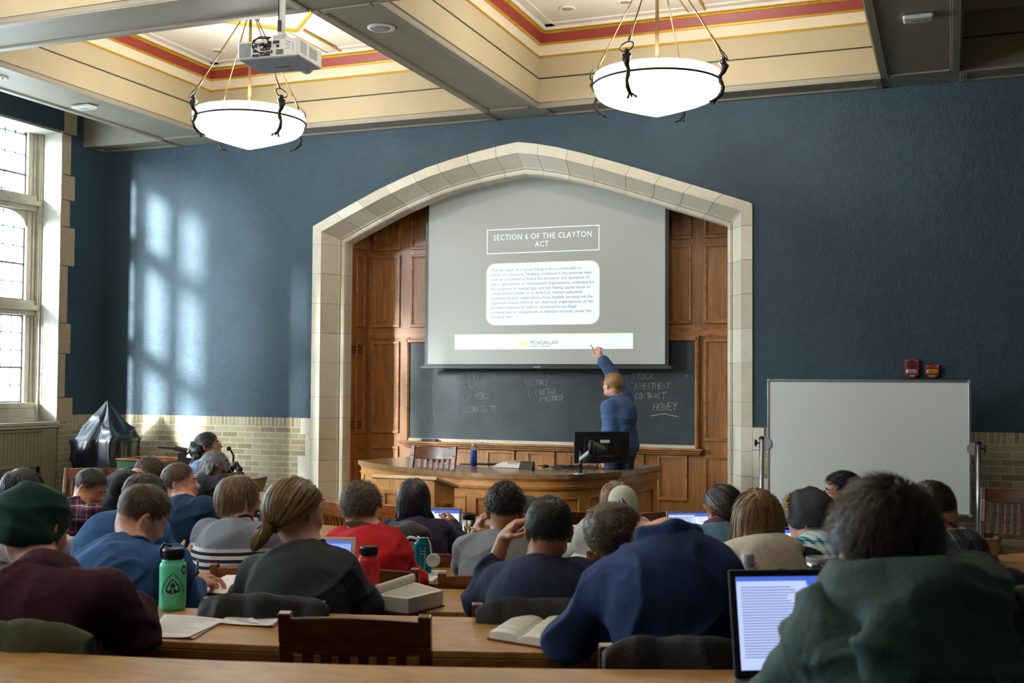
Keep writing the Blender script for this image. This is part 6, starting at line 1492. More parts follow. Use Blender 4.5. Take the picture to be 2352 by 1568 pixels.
def hat2(I):
    beanie(I, fabric('heather_charcoal_knit', (62, 64, 68), weave=300, bump=.3), [((0, -.020, .030), (.094, .112, .098), .03), ((.0, -.085, .02), (.07, .06, .065), .05), ((0, -.02, -.015), (.090, .100, .040), .03)], fold=.007, seed=18)
    V, F, A_ = strands(I['H'], I['R'], 1.0, 700, .06, .02, 5, width=.0045, front=.1, side=-.35, nape=-.4, curl=.8, lift=.5, whorl=(0, -.9, .4)); Pf = ((V-I['H'])@I['R'])[F].mean(1); npmesh('hair', V, F[(Pf[:, 1] > .055) & (Pf[:, 2] > -.04)], hb_blond, I['o'], attr=A_)
I = person('person in a charcoal knit beanie and teal and white checked shirt', (1852, 1184, 5.94), (1872, 1244, 6.0), 'pale', tpl, hat2, near=1, daz=12, hy=34, hp=-10, hr=-6, w=.36, bulk=1.12, seed=32, crew=True)
pale = fabric('pale_grey_knit', (196, 196, 202), weave=300)
I = person('person with a glossy black bob in a pale grey top at the left edge', (52, 1132, 5.94), (40, 1206, 6.0), 'asian', pale, H_long(hb_black, .17, .020, seed=121, grav=.8, noise=.06), near=1, daz=-6, hp=-10, w=.35, seed=34)
# row 4 -------------------------------------------------------------
fle = fabric('oatmeal_fleece', (176, 176, 168), weave=160, bump=.5, sheen=.4); capm = fabric('stone_cotton_cap', (196, 196, 178), weave=500, bump=.2)
def hat3(I):
    H, R = I['H'], I['R']; T = lambda x, y, z: H+R@np.array([x, y, z])
    beanie(I, capm, [((0, -.012, .040), (.086, .108, .095), .02), ((0, -.02, .012), (.087, .104, .055), .02)], name='baseball_cap', fold=.0025, seed=28)
    m = MB(); m.sphere(T(0, -.012, .137), .007); m.build('cap_button', capm, I['o'], smooth=True, world=True)
    m = MB(); f_ = lambda u, v: T(math.sin((u-.5)*2.0)*(.075+.0*v), .075+.085*v*math.cos((u-.5)*1.6), .010-.012*v-.02*(2*u-1)**2); m.grid(f_, 12, 6); b_ = m.build('brim', capm, I['o'], smooth=True, world=True); q_ = b_.modifiers.new('s', 'SOLIDIFY'); q_.thickness = .004
    m = MB(); a0 = T(-.030, -.126, .030); a1 = T(.005, -.128, .020); m.add([T(-.048, -.116, .000), T(-.030, -.124, .048), T(-.018, -.128, .002)], [(0, 1, 2)]); m.add([T(-.012, -.129, .002), T(-.020, -.126, .060), T(.014, -.128, .016), T(.024, -.128, -.002)], [(0, 1, 2, 3)]); b_ = m.build('cap_emblem', plain('embroidery_blue', (38, 74, 150), .7), I['o'], world=True); q_ = b_.modifiers.new('s', 'SOLIDIFY'); q_.thickness = .004
    V, F, A_ = strands(H, R, 1.0, 900, .02, .006, 6, width=.004, side=-.3, nape=-.75); Pf = ((V-H)@R)[F].mean(1); npmesh('hair', V, F[Pf[:, 2] < -.02], hairmat('grey_blue_hair', (60, 70, 84), (140, 150, 164)), I['o'], attr=A_)
I = person('person in a pale baseball cap with a blue emblem and oatmeal fleece', (1430, 1168, 4.93), (1436, 1216, 5.0), 'pale', fle, hat3, near=1, daz=-2, hp=-8, w=.40, bulk=1.25, garment='fleece', seed=36, crew=False)
dnm = fabric('light_denim', (86, 126, 148), weave=500, bump=.3); scf = fabric('purple_knit_scarf', (118, 72, 106), weave=90, bump=.6)
def bun(I):
    L = lambda w_: I['R'].T@(np.array(w_)-I['H']); tie = (.045, -.085, -.03); c = hair_cap(I['o'], I['H'], I['R'], 1, hb_black, .012, 3, rough=.1); st = strands(I['H'], I['R'], 1, 1600, .22, .016, 35, steps=9, width=.0045, lift=.05, tie=tie, noise=.05, taper=False)
    V, F, A_ = join([c, st]); A_ = A_*.8; P_ = (V-I['H'])@I['R']; npmesh('hair', V, F, hairmat('black_hair_blond_streak', (10, 10, 12), (84, 86, 92)), I['o'], attr=np.clip(A_, 0, 1))
    V, F, A_ = strands(I['H'], I['R'], 1, 700, .13, .020, 36, steps=8, width=.004, lift=.05, tie=(.0, -.10, -.04), noise=.05, taper=False, front=.2, side=-.3, nape=-.3); P_ = (V-I['H'])@I['R']; Pf = P_[F].mean(1); kp = (Pf[:, 0] < -.052) & (Pf[:, 2] < .03) & (Pf[:, 2] > -.05); npmesh('blond_streak', V, F[kp], hb_blond, I['o'], attr=A_)
I = person('person in a denim jacket and purple knitted scarf, black hair with a blond streak', (1656, 1168, 4.93), (1648, 1214, 4.98), 'asian', dnm, bun, near=1, daz=4, hy=14, hp=-10, w=.33, garment='jacket', crew=False, seed=38)
m = sdf_mesh([ell(I['S']+I['sp']*.02, (.088, .085, .034), I['Rt'], .02), ell(I['S']-I['sp']*.012, (.098, .092, .034), I['Rt'], .03)], .007, folds(.008, (16, 16, 30), 3)); npmesh('scarf', *m, scf, I['o'])
purp = fabric('dark_purple_jersey', (42, 34, 66), weave=400)
I = person('person with long straight black hair in a dark purple top at an open laptop', (950, 1152, 4.93), (968, 1206, 4.98), 'brown', purp, H_long(hb_black, .33, .018, seed=131, grav=.7, noise=.10, n=3200), near=1, daz=-8, hy=14, hp=-10, w=.35, garment='top', seed=40, SR=(1012, 1222, 4.98), arms={1: [(1052, 1250, 4.86), (1040, 1212, 4.72), (1040, 1190, 4.66), np.array([-.7, .5, 0]), .9]})
zipm = fabric('deep_teal_fleece', (24, 62, 96), weave=400)
def beard(I):
    H_short(hairmat('ash_brown_hair', (52, 38, 28), (120, 96, 72)), .028, .012, seed=141, lift=.3)(I)
    V, F, A_ = strands(I['H'], I['R'], 1.0, 900, .012, .004, 7, steps=2, width=.003, front=-1.2, side=-1.2, nape=3.0, whorl=(0, 0, 1), lift=.8); P_ = (V-I['H'])@I['R']
    k = P_[F.min(1)]; keep = (k[:, 2] < -.045) & (k[:, 1] > -.01); npmesh('stubble', V, F[keep], hairmat('stubble_brown', (70, 50, 36), (130, 100, 76)), I['o'], attr=A_)
I = person('person with short brown hair and stubble in a deep teal fleece looking right', (414, 1110, 4.93), (424, 1152, 4.99), 'pale', zipm, beard, near=1, daz=-30, hy=-26, hp=4, face=1, w=.37, bulk=1.2, garment='fleece', seed=42, crew=False, SR=(470, 1172, 4.99)); eyes(I, brow=MAT['chair_dark']); collar_band(I, zipm, .04, r=.074)
rpl = plaid('red_navy_plaid', (38, 46, 82), [(.2, .30, (26, 28, 52), .7), (.5, .10, (168, 40, 56), .85), (.62, .035, (222, 214, 200), .95), (.95, .05, (168, 40, 56), .7)], 13, 13)
I = person('bearded person in a red, white and navy plaid shirt bowed over the desk', (207, 1120, 4.90), (180, 1160, 5.02), 'tan', rpl, lambda I: (H_short(hb_dark, .024, .012, seed=151, lift=.3)(I), None), near=1, daz=-30, hy=-30, hp=-30, face=1, w=.36, seed=44, SL=(140, 1185, 5.0), SR=(212, 1180, 5.05), arms={1: [(222, 1245, 4.9), (250, 1240, 4.6)]}, crew=False); eyes(I); collar_band(I, rpl, .03, r=.068)
V, F, A_ = strands(I['H'], I['R'], 1.0, 1400, .014, .006, 7, steps=2, width=.004, front=-1.2, side=-1.2, nape=3.0, whorl=(0, 0, 1), lift=.8); P_ = (V-I['H'])@I['R']; k = P_[F.min(1)]; keep = (k[:, 2] < -.04) & (k[:, 1] > .0); npmesh('beard', V, F[keep], hb_dark, I['o'], attr=A_)
m = MB(); T = lambda x, y, z: I['H']+I['R']@np.array([x, y, z]); m.tube([T(.088, -.004, -.005), T(.092, -.002, -.03), T(.086, .01, -.06)], .0025, 6); m.build('earphone', MAT['white'], I['o'], smooth=True, world=True)
I = person('person in glasses and dark hair seen past the nearest head, looking left', (1936, 1131, 4.75), (1950, 1180, 4.80), 'tan', TROU, H_short(hb_black, .04, .02, seed=161, lift=.5, sweep=(-.6, .5, .2)), near=1, daz=10, hy=50, hp=-4, face=1, w=.36, seed=46); eyes(I, MAT['black_pl'])
# row 5 -------------------------------------------------------------
I = person('person in a black t-shirt bent far forward beside the wooden crate', (340, 1092, 4.25), (310, 1094, 4.42), 'pale', fabric('black_jersey', (24, 26, 32)), H_short(hairmat('wavy_brown_hair', (44, 30, 22), (108, 84, 62)), .05, .020, seed=171, curl=.9, lift=.4), az=-62, hp=-48, face=1, w=.38, bulk=1.15, near=1, seed=48, fz=.02, SL=(300, 1096, 4.3), SR=(282, 1112, 4.62), arms={1: [(266, 1152, 4.6), (320, 1160, 4.2)]}, sleeve=.3, hipback=.34, crew=False); eyes(I)
I = person('person with brown hair hidden behind the pale baseball cap', (1410, 1150, 3.93), (1412, 1198, 3.98), 'pale', pale, H_long(hairmat('straight_brown_hair', (78, 54, 36), (170, 134, 100)), .26, .018, seed=181, grav=.8), near=0, w=.34, seed=50)
I = person('person with dark hair between the grey t-shirt and the waffle-knit sweater', (1214, 1184, 3.93), (1214, 1232, 3.98), 'asian', TROU, H_long(hb_black, .20, .016, seed=191, grav=.8), near=0, w=.34, seed=52)
# front left --------------------------------------------------------
dk = fabric('black_cardigan', (28, 28, 34), bump=.4); 
I = person('person with long wavy grey hair leaning toward a laptop, in a black cardigan', ('d', 493, 1076, 8.75), ('d', 470, 1102, 8.8), 'asian', dk, H_long(hb_grey, .24, .026, seed=201, grav=.75, noise=.35, curl=.35, front=.9, side=-.35, whorl=(0, .45, .9), clear_face=True), az=-78, hp=-28, face=1, w=.35, bulk=1.12, near=1, seed=54, garment='cardigan', crew=False, fz=0.0, SL=('d', 474, 1108, 9.0), SR=('d', 462, 1114, 8.62), arms={1: [('d', 512, 1108, 8.62), ('d', 548, 1101, 8.7), ('d', 562, 1104, 8.72), np.array([0, 0, -1.]), .4], -1: [('d', 520, 1106, 9.05), ('d', 556, 1096, 9.0), ('d', 568, 1100, 9.0), np.array([0, 0, -1.]), .4]}, sleeve=.75); eyes(I)
wsh = fabric('pale_blue_shirt', (120, 138, 176))
I = person('person in glasses reclining in a powered wheelchair against its headrest', ('d', 478, 1026, 9.5), ('d', 463, 1056, 9.5), 'tan', wsh, H_short(hb_black, .05, .018, seed=211, lift=.5, sweep=(0, -.5, .4)), az=-62, hp=16, face=1, w=.36, near=1, seed=56, fz=0.12, crew=fabric('white_towel', (222, 214, 200)), hipback=-.14)
eyes(I, MAT['alu']); WCH = I
# lecturer ----------------------------------------------------------
shirt = fabric('blue_chambray', (62, 88, 128), weave=400, bump=.3)
D_ = 11.15
I = person('lecturer with fair hair in a blue shirt pointing up at the projected slide', ('d', 1407, 884, D_), ('d', 1422, 914, D_), 'pale', shirt, H_short(hb_blond, .028, .010, seed=221, lift=.25, noise=.12, bald=(.05, -.72, .60)), az=48, hy=8, hp=8, hr=-4, face=1, w=.34, bulk=1.22, near=1, seed=58, garment='shirt', crew=False, stand=True, fz=.12, hs=.98, len_sl={1: .84}, SL=('d', 1398, 936, D_-.12), SR=('d', 1436, 912, D_+.12),
           arms={1: [('d', 1408, 862, D_+.22), ('d', 1381, 822, D_+.22), ('d', 1362, 786, D_+.20), np.array([.2, .9, .1]), .8, True, 1], -1: [('d', 1400, 985, D_-.15), ('d', 1392, 1040, D_-.12), None, np.array([0, 1., 0]), .5]}, pants=JEAN)
eyes(I, MAT['steel'], brow=hb_blond); collar_band(I, shirt, .035, r=.070)
# ------------------------------------------------------------------ things on the desks
def dirc(P): return math.atan2(-(CC[0]-P[0]), CC[1]-P[1])
def sub(o, name, fn, mat, **k): m = MB(); fn(m); return m.build(name, mat, o, **k)
# green bottle ------------------------------------------------------
P = at(396, 1398, 'Z', deskz(7.6)); gb = bottle(P, .0445, .205, mint, 'mint green wide-mouth water bottle with a black lid and round trail emblem', neck=.74, loop=True); view = math.atan2(-P[0]+0, P[1]-0)
def on_cyl(o, r, pts2, ang, zc, name, mat, th=.0006):
    """flat outline (x across, z up) wrapped on a bottle wall, ang = direction it faces"""
    m = MB(); 
    for poly in pts2:
        n = len(poly); vs = []
        for rr_ in (r+.0004, r+.0004+th):
            for (x, z) in poly: a = ang+x/r; vs.append((rr_*math.sin(a), -rr_*math.cos(a), zc+z))
        m.add(vs, [tuple(range(n, 2*n))]+[(i, (i+1) % n, n+(i+1) % n, n+i) for i in range(n)])
    return m.build(name, mat, o)
def strip(pts, w):                                             # polyline -> little quads
    out = []
    for a, b in zip(pts[:-1], pts[1:]):
        a = np.array(a, float); b = np.array(b, float); d = b-a; d /= np.linalg.norm(d)+1e-9; nn = np.array([-d[1], d[0]])*w/2; out.append([tuple(a-nn-d*w*.2), tuple(b-nn+d*w*.2), tuple(b+nn+d*w*.2), tuple(a+nn-d*w*.2)])
    return out
ang = math.atan2(P[0], P[1])*-1+math.pi*0; ang = math.atan2(-P[0], P[1])                     # faces the camera
ang = -math.atan2(P[0], P[1]) if False else math.atan2(-P[0], P[1]); ang = -ang*-1
def facing(P): return math.atan2(-P[0], P[1])
fa = math.atan2(0-P[0], P[1]-0)                                # x = r sin a, y = -r cos a points at the camera when a = atan2(-Px, Py)
tri = lambda s, k=.30: [(s*x, s*z) for x, z in [(0, 1.0), (.32, .72), (.62, .30), (.82, -.15), (.88, -.55), (.55, -.78), (0, -.88), (-.55, -.78), (-.88, -.55), (-.82, -.15), (-.62, .30), (-.32, .72)]]
o1 = tri(.0455); on_cyl(gb, .0445, strip(o1+[o1[0]], .0014), fa, .082, 'emblem_outline', MAT['dark_pl'])
o2 = tri(.0275); 
on_cyl(gb, .0445, [[o2[i], o2[(i+1) % 12], (0, 0)] for i in range(12)], fa, .082, 'emblem_field', MAT['dark_pl'])
A_ = strip([(-.0165, -.004), (-.001, .020)], .0042)+strip([(.001, .020), (.0165, -.004)], .0042)+strip([(-.0165, -.003), (.0165, -.003)], .0036)+strip([(0, -.003), (0, -.020)], .0042)
on_cyl(gb, .0458, A_, fa, .082, 'emblem_monogram', mint)
GL = {'A': [[(0, 0), (.35, 1), (.7, 0)], [(.15, .4), (.55, .4)]], 'P': [[(0, 0), (0, 1), (.5, .85), (.5, .6), (0, .5)]], 'L': [[(0, 1), (0, 0), (.55, 0)]], 'C': [[(.6, .85), (.3, 1), (.02, .5), (.3, 0), (.6, .15)]], 'H': [[(0, 0), (0, 1)], [(.6, 0), (.6, 1)], [(0, .5), (.6, .5)]],
      'I': [[(.15, 0), (.15, 1)]], 'N': [[(0, 0), (0, 1), (.6, 0), (.6, 1)]], 'T': [[(0, 1), (.7, 1)], [(.35, 1), (.35, 0)]], 'R': [[(0, 0), (0, 1), (.5, .85), (.5, .6), (0, .5), (.6, 0)]], 'S': [[(.6, .9), (.1, .9), (.1, .5), (.6, .45), (.6, .05), (0, .05)]], 'O': [[(.3, 1), (0, .5), (.3, 0), (.6, .5), (.3, 1)]], 'E': [[(.6, 1), (0, 1), (0, 0), (.6, 0)], [(0, .5), (.5, .5)]], 'M': [[(0, 0), (0, 1), (.35, .4), (.7, 1), (.7, 0)]], 'U': [[(0, 1), (0, .1), (.5, .1), (.55, 1)]]}
polys = []; s_ = 'APPALACHIAN TRAIL'
path = [o1[i] for i in (8, 9, 10, 11, 0, 1, 2, 3, 4)]; path = [(x*.82, z*.82) for x, z in path]; cum = [0]
for a, b in zip(path[:-1], path[1:]): cum.append(cum[-1]+math.hypot(b[0]-a[0], b[1]-a[1]))
for i, c_ in enumerate(s_):
    if c_ == ' ': continue
    t_ = cum[-1]*(i+.6)/len(s_)-.002; j = max(0, min(len(path)-2, int(np.searchsorted(cum, t_))-1)); f_ = (t_-cum[j])/(cum[j+1]-cum[j]); px_ = path[j][0]*(1-f_)+path[j+1][0]*f_; pz_ = path[j][1]*(1-f_)+path[j+1][1]*f_
    dx, dz = path[j+1][0]-path[j][0], path[j+1][1]-path[j][1]; l_ = math.hypot(dx, dz); dx /= l_; dz /= l_
    for stv in GL[c_]: polys += strip([(px_+(u-.3)*.0052*dx-v*.0065*dz, pz_+(u-.3)*.0052*dz+v*.0065*dx) for u, v in stv], .0009)
on_cyl(gb, .0445, polys, fa, .082, 'emblem_lettering', MAT['dark_pl'])
oc = [(.013*math.cos(rad(22.5+45*k)), .016*math.sin(rad(22.5+45*k))) for k in range(8)]; on_cyl(gb, .0445, [oc], fa+.92, .135, 'maroon_sticker', MAT['cover_red']); on_cyl(gb, .0449, strip([(-.006, .004), (.006, .004)], .003)+strip([(-.006, -.004), (.006, -.004)], .003), fa+.92, .135, 'sticker_print', MAT['white'])
# red, teal, small bottles -------------------------------------------
P = at(846, 1318, 'Z', deskz(6.6)); P = atr(846, 1330, 6.62); P[2] = deskz(6.6); bottle(P, .0445, .205, redp, 'red water bottle with a ribbed black lid beside the thick book', neck=.74)
P = atr(971, 1306, 5.66); P[2] = deskz(5.6); tb = bottle(P, .0435, .215, teal, 'open teal see-through water bottle with white measuring marks, its lid hanging', neck=.66, lid=False)
fa2 = facing(P); mk = []
for i in range(8): mk += strip([(-.016, .04+i*.014), (-.006, .04+i*.014)], .0018); mk += strip([(.008, .045+i*.013), (.016, .045+i*.013)], .0016)
mk += strip([(.008, .03), (.008, .145)], .0016)+strip([(.002*math.cos(a)*4, .118+.008*math.sin(a)) for a in np.linspace(0, 6.28, 13)], .0018); on_cyl(tb, .0435, mk, fa2, 0, 'measuring_mark', MAT['white'])
mint2 = plain('pale_aqua_lid', (186, 216, 208), .4)
sub(tb, 'lid_tether', lambda m: m.tube([(-.028, 0, .188), (0, -.030, .185), (.028, -.005, .186), (.045, -.015, .16), (.058, -.03, .12), (.068, -.035, .10)], .0035, 8), MAT['white'], smooth=True)
lid = MB(); lid.lathe((0, 0, 0), [(.001, -.014), (.029, -.014), (.032, -.010), (.032, .012), (.028, .014), (.024, .010), (.001, .008)], 28); lo = lid.build('screw_lid', mint2, tb, smooth=True); lo.location = (.075, -.04, .085); lo.rotation_euler = (rad(80), rad(-35), rad(10))
P = atr(605, 1204, 4.55); P[2] = deskz(4.6); b_ = bottle(P, .040, .19, translucent('blue_plastic', (24, 96, 150), .3), 'blue water bottle with a bulky black sipper lid beyond the striped sweater', neck=.8); sub(b_, 'sipper', lambda m: (m.box(-.022, .022, -.022, .022, .19, .205), m.box(-.012, .03, -.010, .010, .205, .213)), MAT['black_pl'], bevel=.004)
P = atr(1857, 1292, 5.62); P[2] = deskz(5.6); b_ = bottle(P, .044, .105, plain('matt_black_steel', (26, 26, 28), .4), 'matt black insulated bottle with a steel band beside the teal checked shirt', neck=.95, caph=.03)
sub(b_, 'steel_band', lambda m: m.lathe((0, 0, 0), [(.0452, .066), (.0452, .076)], 32), MAT['steel'], smooth=True); sub(b_, 'spout', lambda m: m.lathe((0, 0, 0), [(.04, .105), (.03, .116), (.014, .122), (.014, .150), (.012, .156), (.001, .156)], 24), MAT['black_pl'], smooth=True)
P = atr(1880, 1345, 7.70); P[2] = deskz(7.6)
P = at(1880, 1345, 'Z', deskz(7.6)); P = atr(1880, 1340, 7.60); P[2] = deskz(7.6); o = thing('steel_tumbler', P, 'tall stainless tumbler with a clear lid behind the dark laptop', 'tumbler')
sub(o, 'cup', lambda m: m.lathe((0, 0, 0), [(.001, 0), (.032, 0), (.034, .02), (.037, .205), (.037, .225), (.035, .225), (.035, .21), (.001, .21)], 36), MAT['steel'], smooth=True); sub(o, 'lid_rim', lambda m: m.lathe((0, 0, 0), [(.038, .219), (.039, .223), (.039, .231), (.036, .234), (.034, .226), (.001, .224)], 36), translucent('clear_lid', (220, 224, 224), .6), smooth=True)
P = atr(1718, 1345, 7.62); P[2] = deskz(7.6); o = thing('thermos', P, 'grey capped thermos beside the cream hood', 'thermos'); sub(o, 'body', lambda m: m.lathe((0, 0, 0), [(.001, 0), (.030, 0), (.032, .004), (.032, .20), (.028, .208), (.001, .208)], 28), MAT['grey_pl'], smooth=True); sub(o, 'cap', lambda m: m.lathe((0, 0, 0), [(.0175, .206), (.020, .212), (.020, .242), (.016, .248), (.001, .248)], 28), plain('pale_grey_cap', (176, 182, 186), .4), smooth=True)
P = atr(1091, 1226, 3.62); P[2] = deskz(3.6); P = atr(1077, 1226, 4.62); P[2] = deskz(4.6); o = thing('travel_mug', P, 'tall stainless travel mug with a black lid beside the grey t-shirt', 'travel mug'); sub(o, 'cup', lambda m: m.lathe((0, 0, 0), [(.001, 0), (.034, 0), (.036, .01), (.038, .215), (.001, .215)], 36), MAT['steel'], smooth=True); sub(o, 'lid', lambda m: (m.lathe((0, 0, 0), [(.040, .213), (.040, .235), (.036, .242), (.028, .236), (.001, .236)], 36),), MAT['black_pl'], smooth=True)
# the mason jar
P = atr(911, 1262, 5.45); P[2] = deskz(5.6); o = thing('glass_jar', P, 'clear screw-top glass jar left of the teal bottle', 'jar'); gj = translucent('clear_glass', (210, 214, 208), .75); sub(o, 'glass', lambda m: m.lathe((0, 0, 0), [(.001, 0), (.036, 0), (.038, .01), (.038, .085), (.033, .098), (.033, .122), (.030, .122), (.030, .1), (.034, .084), (.034, .012), (.001, .010)], 32), gj, smooth=True)
sub(o, 'screw_thread', lambda m: [m.tube(torus(np.array([0, 0, z]), (0, 0, 1), .034, 0), .0016, 6, closed=True) for z in (.104, .111, .118)], gj, smooth=True)
# papers on the second desk ------------------------------------------
def sheet_poly(px, z, label, lines=True, n=2, name='paper_sheets', seed=1, cat='paper'):
    pts = [at(a, b, 'Z', z) for a, b in px]; c = sum(pts)/4; o = thing(name, c, label, cat); rnd = random.Random(seed)
    for k in range(n):
        m = MB(); jit = [np.array([rnd.uniform(-.006, .006), rnd.uniform(-.006, .006), 0]) for _ in range(4)]
        Q = [p+j for p, j in zip(pts, jit)]
        def f(u, v): p = (Q[0]*(1-u)+Q[1]*u)*(1-v)+(Q[3]*(1-u)+Q[2]*u)*v; return (p[0], p[1], z+.0012+.0014*k+.004*max(0, (u-.8)*5)**2*(k == n-1)*v+.002*math.sin(3*u+2*v)**2)
        m.grid(f, 10, 10); s_ = m.build('sheet', MAT['paper'], o, smooth=True, world=True)
    if lines:
        m = MB()
        for i in range(14):
            v = .12+i*.055; L_ = rnd.uniform(.55, .95)
            a = (pts[0]*(1-.08)+pts[1]*.08)*(1-v)+(pts[3]*.92+pts[2]*.08)*v; b = (pts[0]*(1-L_)+pts[1]*L_)*(1-v)+(pts[3]*(1-L_)+pts[2]*L_)*v; a[2] = b[2] = z+.0072; m.bar(a, b, .0016, .0002)
        m.build('printed_line', MAT['ink'], o, world=True)
    return o
z1 = deskz(7.6)
sheet_poly([(375, 1412), (522, 1424), (442, 1468), (340, 1463)], z1, 'loose white sheets in front of the mint green bottle', seed=2, n=3, name='paper_sheet')
sheet_poly([(570, 1392), (664, 1408), (624, 1441), (500, 1432)], z1, 'lined white sheets right of the pile before the green bottle, a pen line on top', seed=5, n=3, name='paper_sheet')
sheet_poly([(492, 1406), (560, 1404), (600, 1436), (480, 1412)], z1+.004, 'folded page edge under the lined sheets on the second desk', seed=6, n=1, lines=False, name='paper_sheet')
o = thing('tablet_folder', at(616, 1398, 'Z', z1+.004), 'slim dark folder edge lying behind the lined sheets', 'folder'); m = MB(); a, b = at(572, 1394, 'Z', z1+.010), at(662, 1409, 'Z', z1+.010); m.bar(a, b, .012, .006); m.build('cover', MAT['black_pl'], o, world=True)
# small paper stack curled up on the third desk
o = thing('paper_stack', atr(492, 1372, 6.6)*[1, 1, 0]+[0, 0, deskz(6.6)], 'curled white handout pages beside the writing hand', 'paper'); c = np.array(o.location)
for k in range(4):
    m = MB(); f = lambda u, v: (c[0]-.06+.13*u+.015*k, c[1]-.10+.2*v, c[2]+.002*k+.003+(.05+.012*k)*max(0, v-.45)**1.5*(1+.3*u)); m.grid(f, 8, 12); m.build('sheet', MAT['paper'], o, smooth=True, world=True)
# open books -----------------------------------------------------------
def open_book(px4, z, th, label, covm, seed=1, name='open_book', hl=None, curl=0.0, cover_w=.006):
    """px4: near-left, near-right, far-right, far-left corners as seen in the photo"""
    P = [at(a, b, 'Z', z+th) for a, b in px4]; c = sum(P)/4; c[2] = z; o = thing(name, c, label, 'book')
    def q(u, v): return (P[0]*(1-u)+P[1]*u)*(1-v)+(P[3]*(1-u)+P[2]*u)*v
    def top(u): return z+.004+(th-.004)*(1-.75*math.exp(-((u-.5)/.05)**2)*.6)*(.72+.28*math.sin(math.pi*min(1, abs(u-.5)*2.0)))
    m = MB(); nu, nv = 33, 9; vs = []
    for j in range(nv):
        for i in range(nu): u, v = i/(nu-1), j/(nv-1); p = q(u, v); vs.append((p[0], p[1], top(u)))
    for j in range(nv):
        for i in range(nu): p = q(i/(nu-1), j/(nv-1)); vs.append((p[0], p[1], z+.004))
    fs = []; N = nu*nv
    for j in range(nv-1):
        for i in range(nu-1): a = j*nu+i; fs += [(a, a+1, a+nu+1, a+nu), (N+a, N+a+nu, N+a+nu+1, N+a+1)]
    for i in range(nu-1): fs += [(i, N+i, N+i+1, i+1), ((nv-1)*nu+i, (nv-1)*nu+i+1, N+(nv-1)*nu+i+1, N+(nv-1)*nu+i)]
    for j in range(nv-1): a = j*nu; b = j*nu+nu-1; fs += [(a, a+nu, N+a+nu, N+a), (b, N+b, N+b+nu, b+nu)]
    m.add(vs, fs); m.build('pages', MAT['page'], o, smooth=False, world=True)
    m = MB(); e = .02; vs = []
    for zz in (z+.0006, z+.004):
        for (u, v) in ((-e, -e), (1+e, -e), (1+e, 1+e), (-e, 1+e)): p = q(u, v); vs.append((p[0], p[1], zz))
    m.add(vs, [(0, 3, 2, 1), (4, 5, 6, 7), (0, 1, 5, 4), (1, 2, 6, 5), (2, 3, 7, 6), (3, 0, 4, 7)]); m.build('cover', covm, o, world=True)
    m = MB(); h = MB(); rnd = random.Random(seed)
    for s0, s1 in ((.05, .44), (.56, .95)):
        for i in range(20):
            v = .93-.043*i; L_ = s1 if rnd.random() > .2 else s0+(s1-s0)*rnd.uniform(.3, .8); tgt = h if (hl and rnd.random() < .22) else m
            for k in range(6):
                u0 = s0+(L_-s0)*k/6; u1 = s0+(L_-s0)*(k+.96)/6; a, b = q(u0, v), q(u1, v); a[2] = top(u0)+.0004; b[2] = top(u1)+.0004
                tgt.bar(a, b, .0022 if tgt is m else .007, .0003)
    m.build('printed_line', MAT['ink'], o, world=True)
    if hl: h.build('highlighting', plain('highlighter', (214, 218, 120), .8), o, world=True)
    return o
ob = open_book([(1124, 1446), (1262, 1468), (1342, 1392), (1232, 1378)], z1, .028, 'open textbook with yellow highlighting and a maroon cover under the navy blazer elbow', MAT['cover_red'], 3, hl=True)
open_book([(1290, 1272), (1352, 1282), (1400, 1262), (1330, 1246)], deskz(4.6), .02, 'open casebook lying left of the short brown hair on a lower pile of papers', MAT['cover_red'], 4)
# thick book with one roll of pages
z2 = deskz(6.6)
def thick_book():
    A = [at(a, b, 'Z', z2+.062) for a, b in ((862, 1365), (938, 1374), (1018, 1355), (950, 1335))]; c = sum(A)/4; c[2] = z2
    o = thing('thick_book', c, 'very thick open book, left pages rolled up, on the desk with the red bottle', 'book')
    m = MB(); vs = [(p[0], p[1], z2+.005) for p in A]+[(p[0], p[1], z2+.062) for p in A]; m.add(vs, [(0, 3, 2, 1), (4, 5, 6, 7), (0, 1, 5, 4), (1, 2, 6, 5), (2, 3, 7, 6), (3, 0, 4, 7)]); m.build('pages', MAT['page'], o, world=True, bevel=.003)
    m = MB(); C = sum(A)/4; B = [C+(p-C)*1.05 for p in A]; vs = [(p[0], p[1], z2+.0005) for p in B]+[(p[0], p[1], z2+.005) for p in B]; m.add(vs, [(0, 3, 2, 1), (4, 5, 6, 7), (0, 1, 5, 4), (1, 2, 6, 5), (2, 3, 7, 6), (3, 0, 4, 7)]); m.build('cover', MAT['cover_red'], o, world=True)
    # rolled left pages from the spine edge A0-A3
    m = MB(); d = nrm((A[0]-A[1])*[1, 1, 0]); s0, s1 = A[0]+(A[1]-A[0])*.02, A[3]+(A[2]-A[3])*.02
    def f(u, v): a = v*math.pi*1.45; r = .022; p = s0*(1-u)+s1*u; x = r*math.sin(a); zz = .062+r*(1-math.cos(a))*.9; return (p[0]-d[0]*x*.6+d[0]*.006, p[1]-d[1]*x*.6, z2+zz-.006)
    m.grid(f, 10, 22); r_ = m.build('curled_pages', MAT['page'], o, smooth=True, world=True); s_ = r_.modifiers.new('s', 'SOLIDIFY'); s_.thickness = .005
    m = MB()
    for i in range(22):
        v = .06+i*.041; a = A[0]*(1-v)+A[3]*v; b = A[1]*(1-v)+A[2]*v; p = a*.86+b*.14; q_ = a*.08+b*.92; p[2] = q_[2] = z2+.0625; m.bar(p, q_, .0018, .0003)
    m.build('printed_line', MAT['ink'], o, world=True)
thick_book()
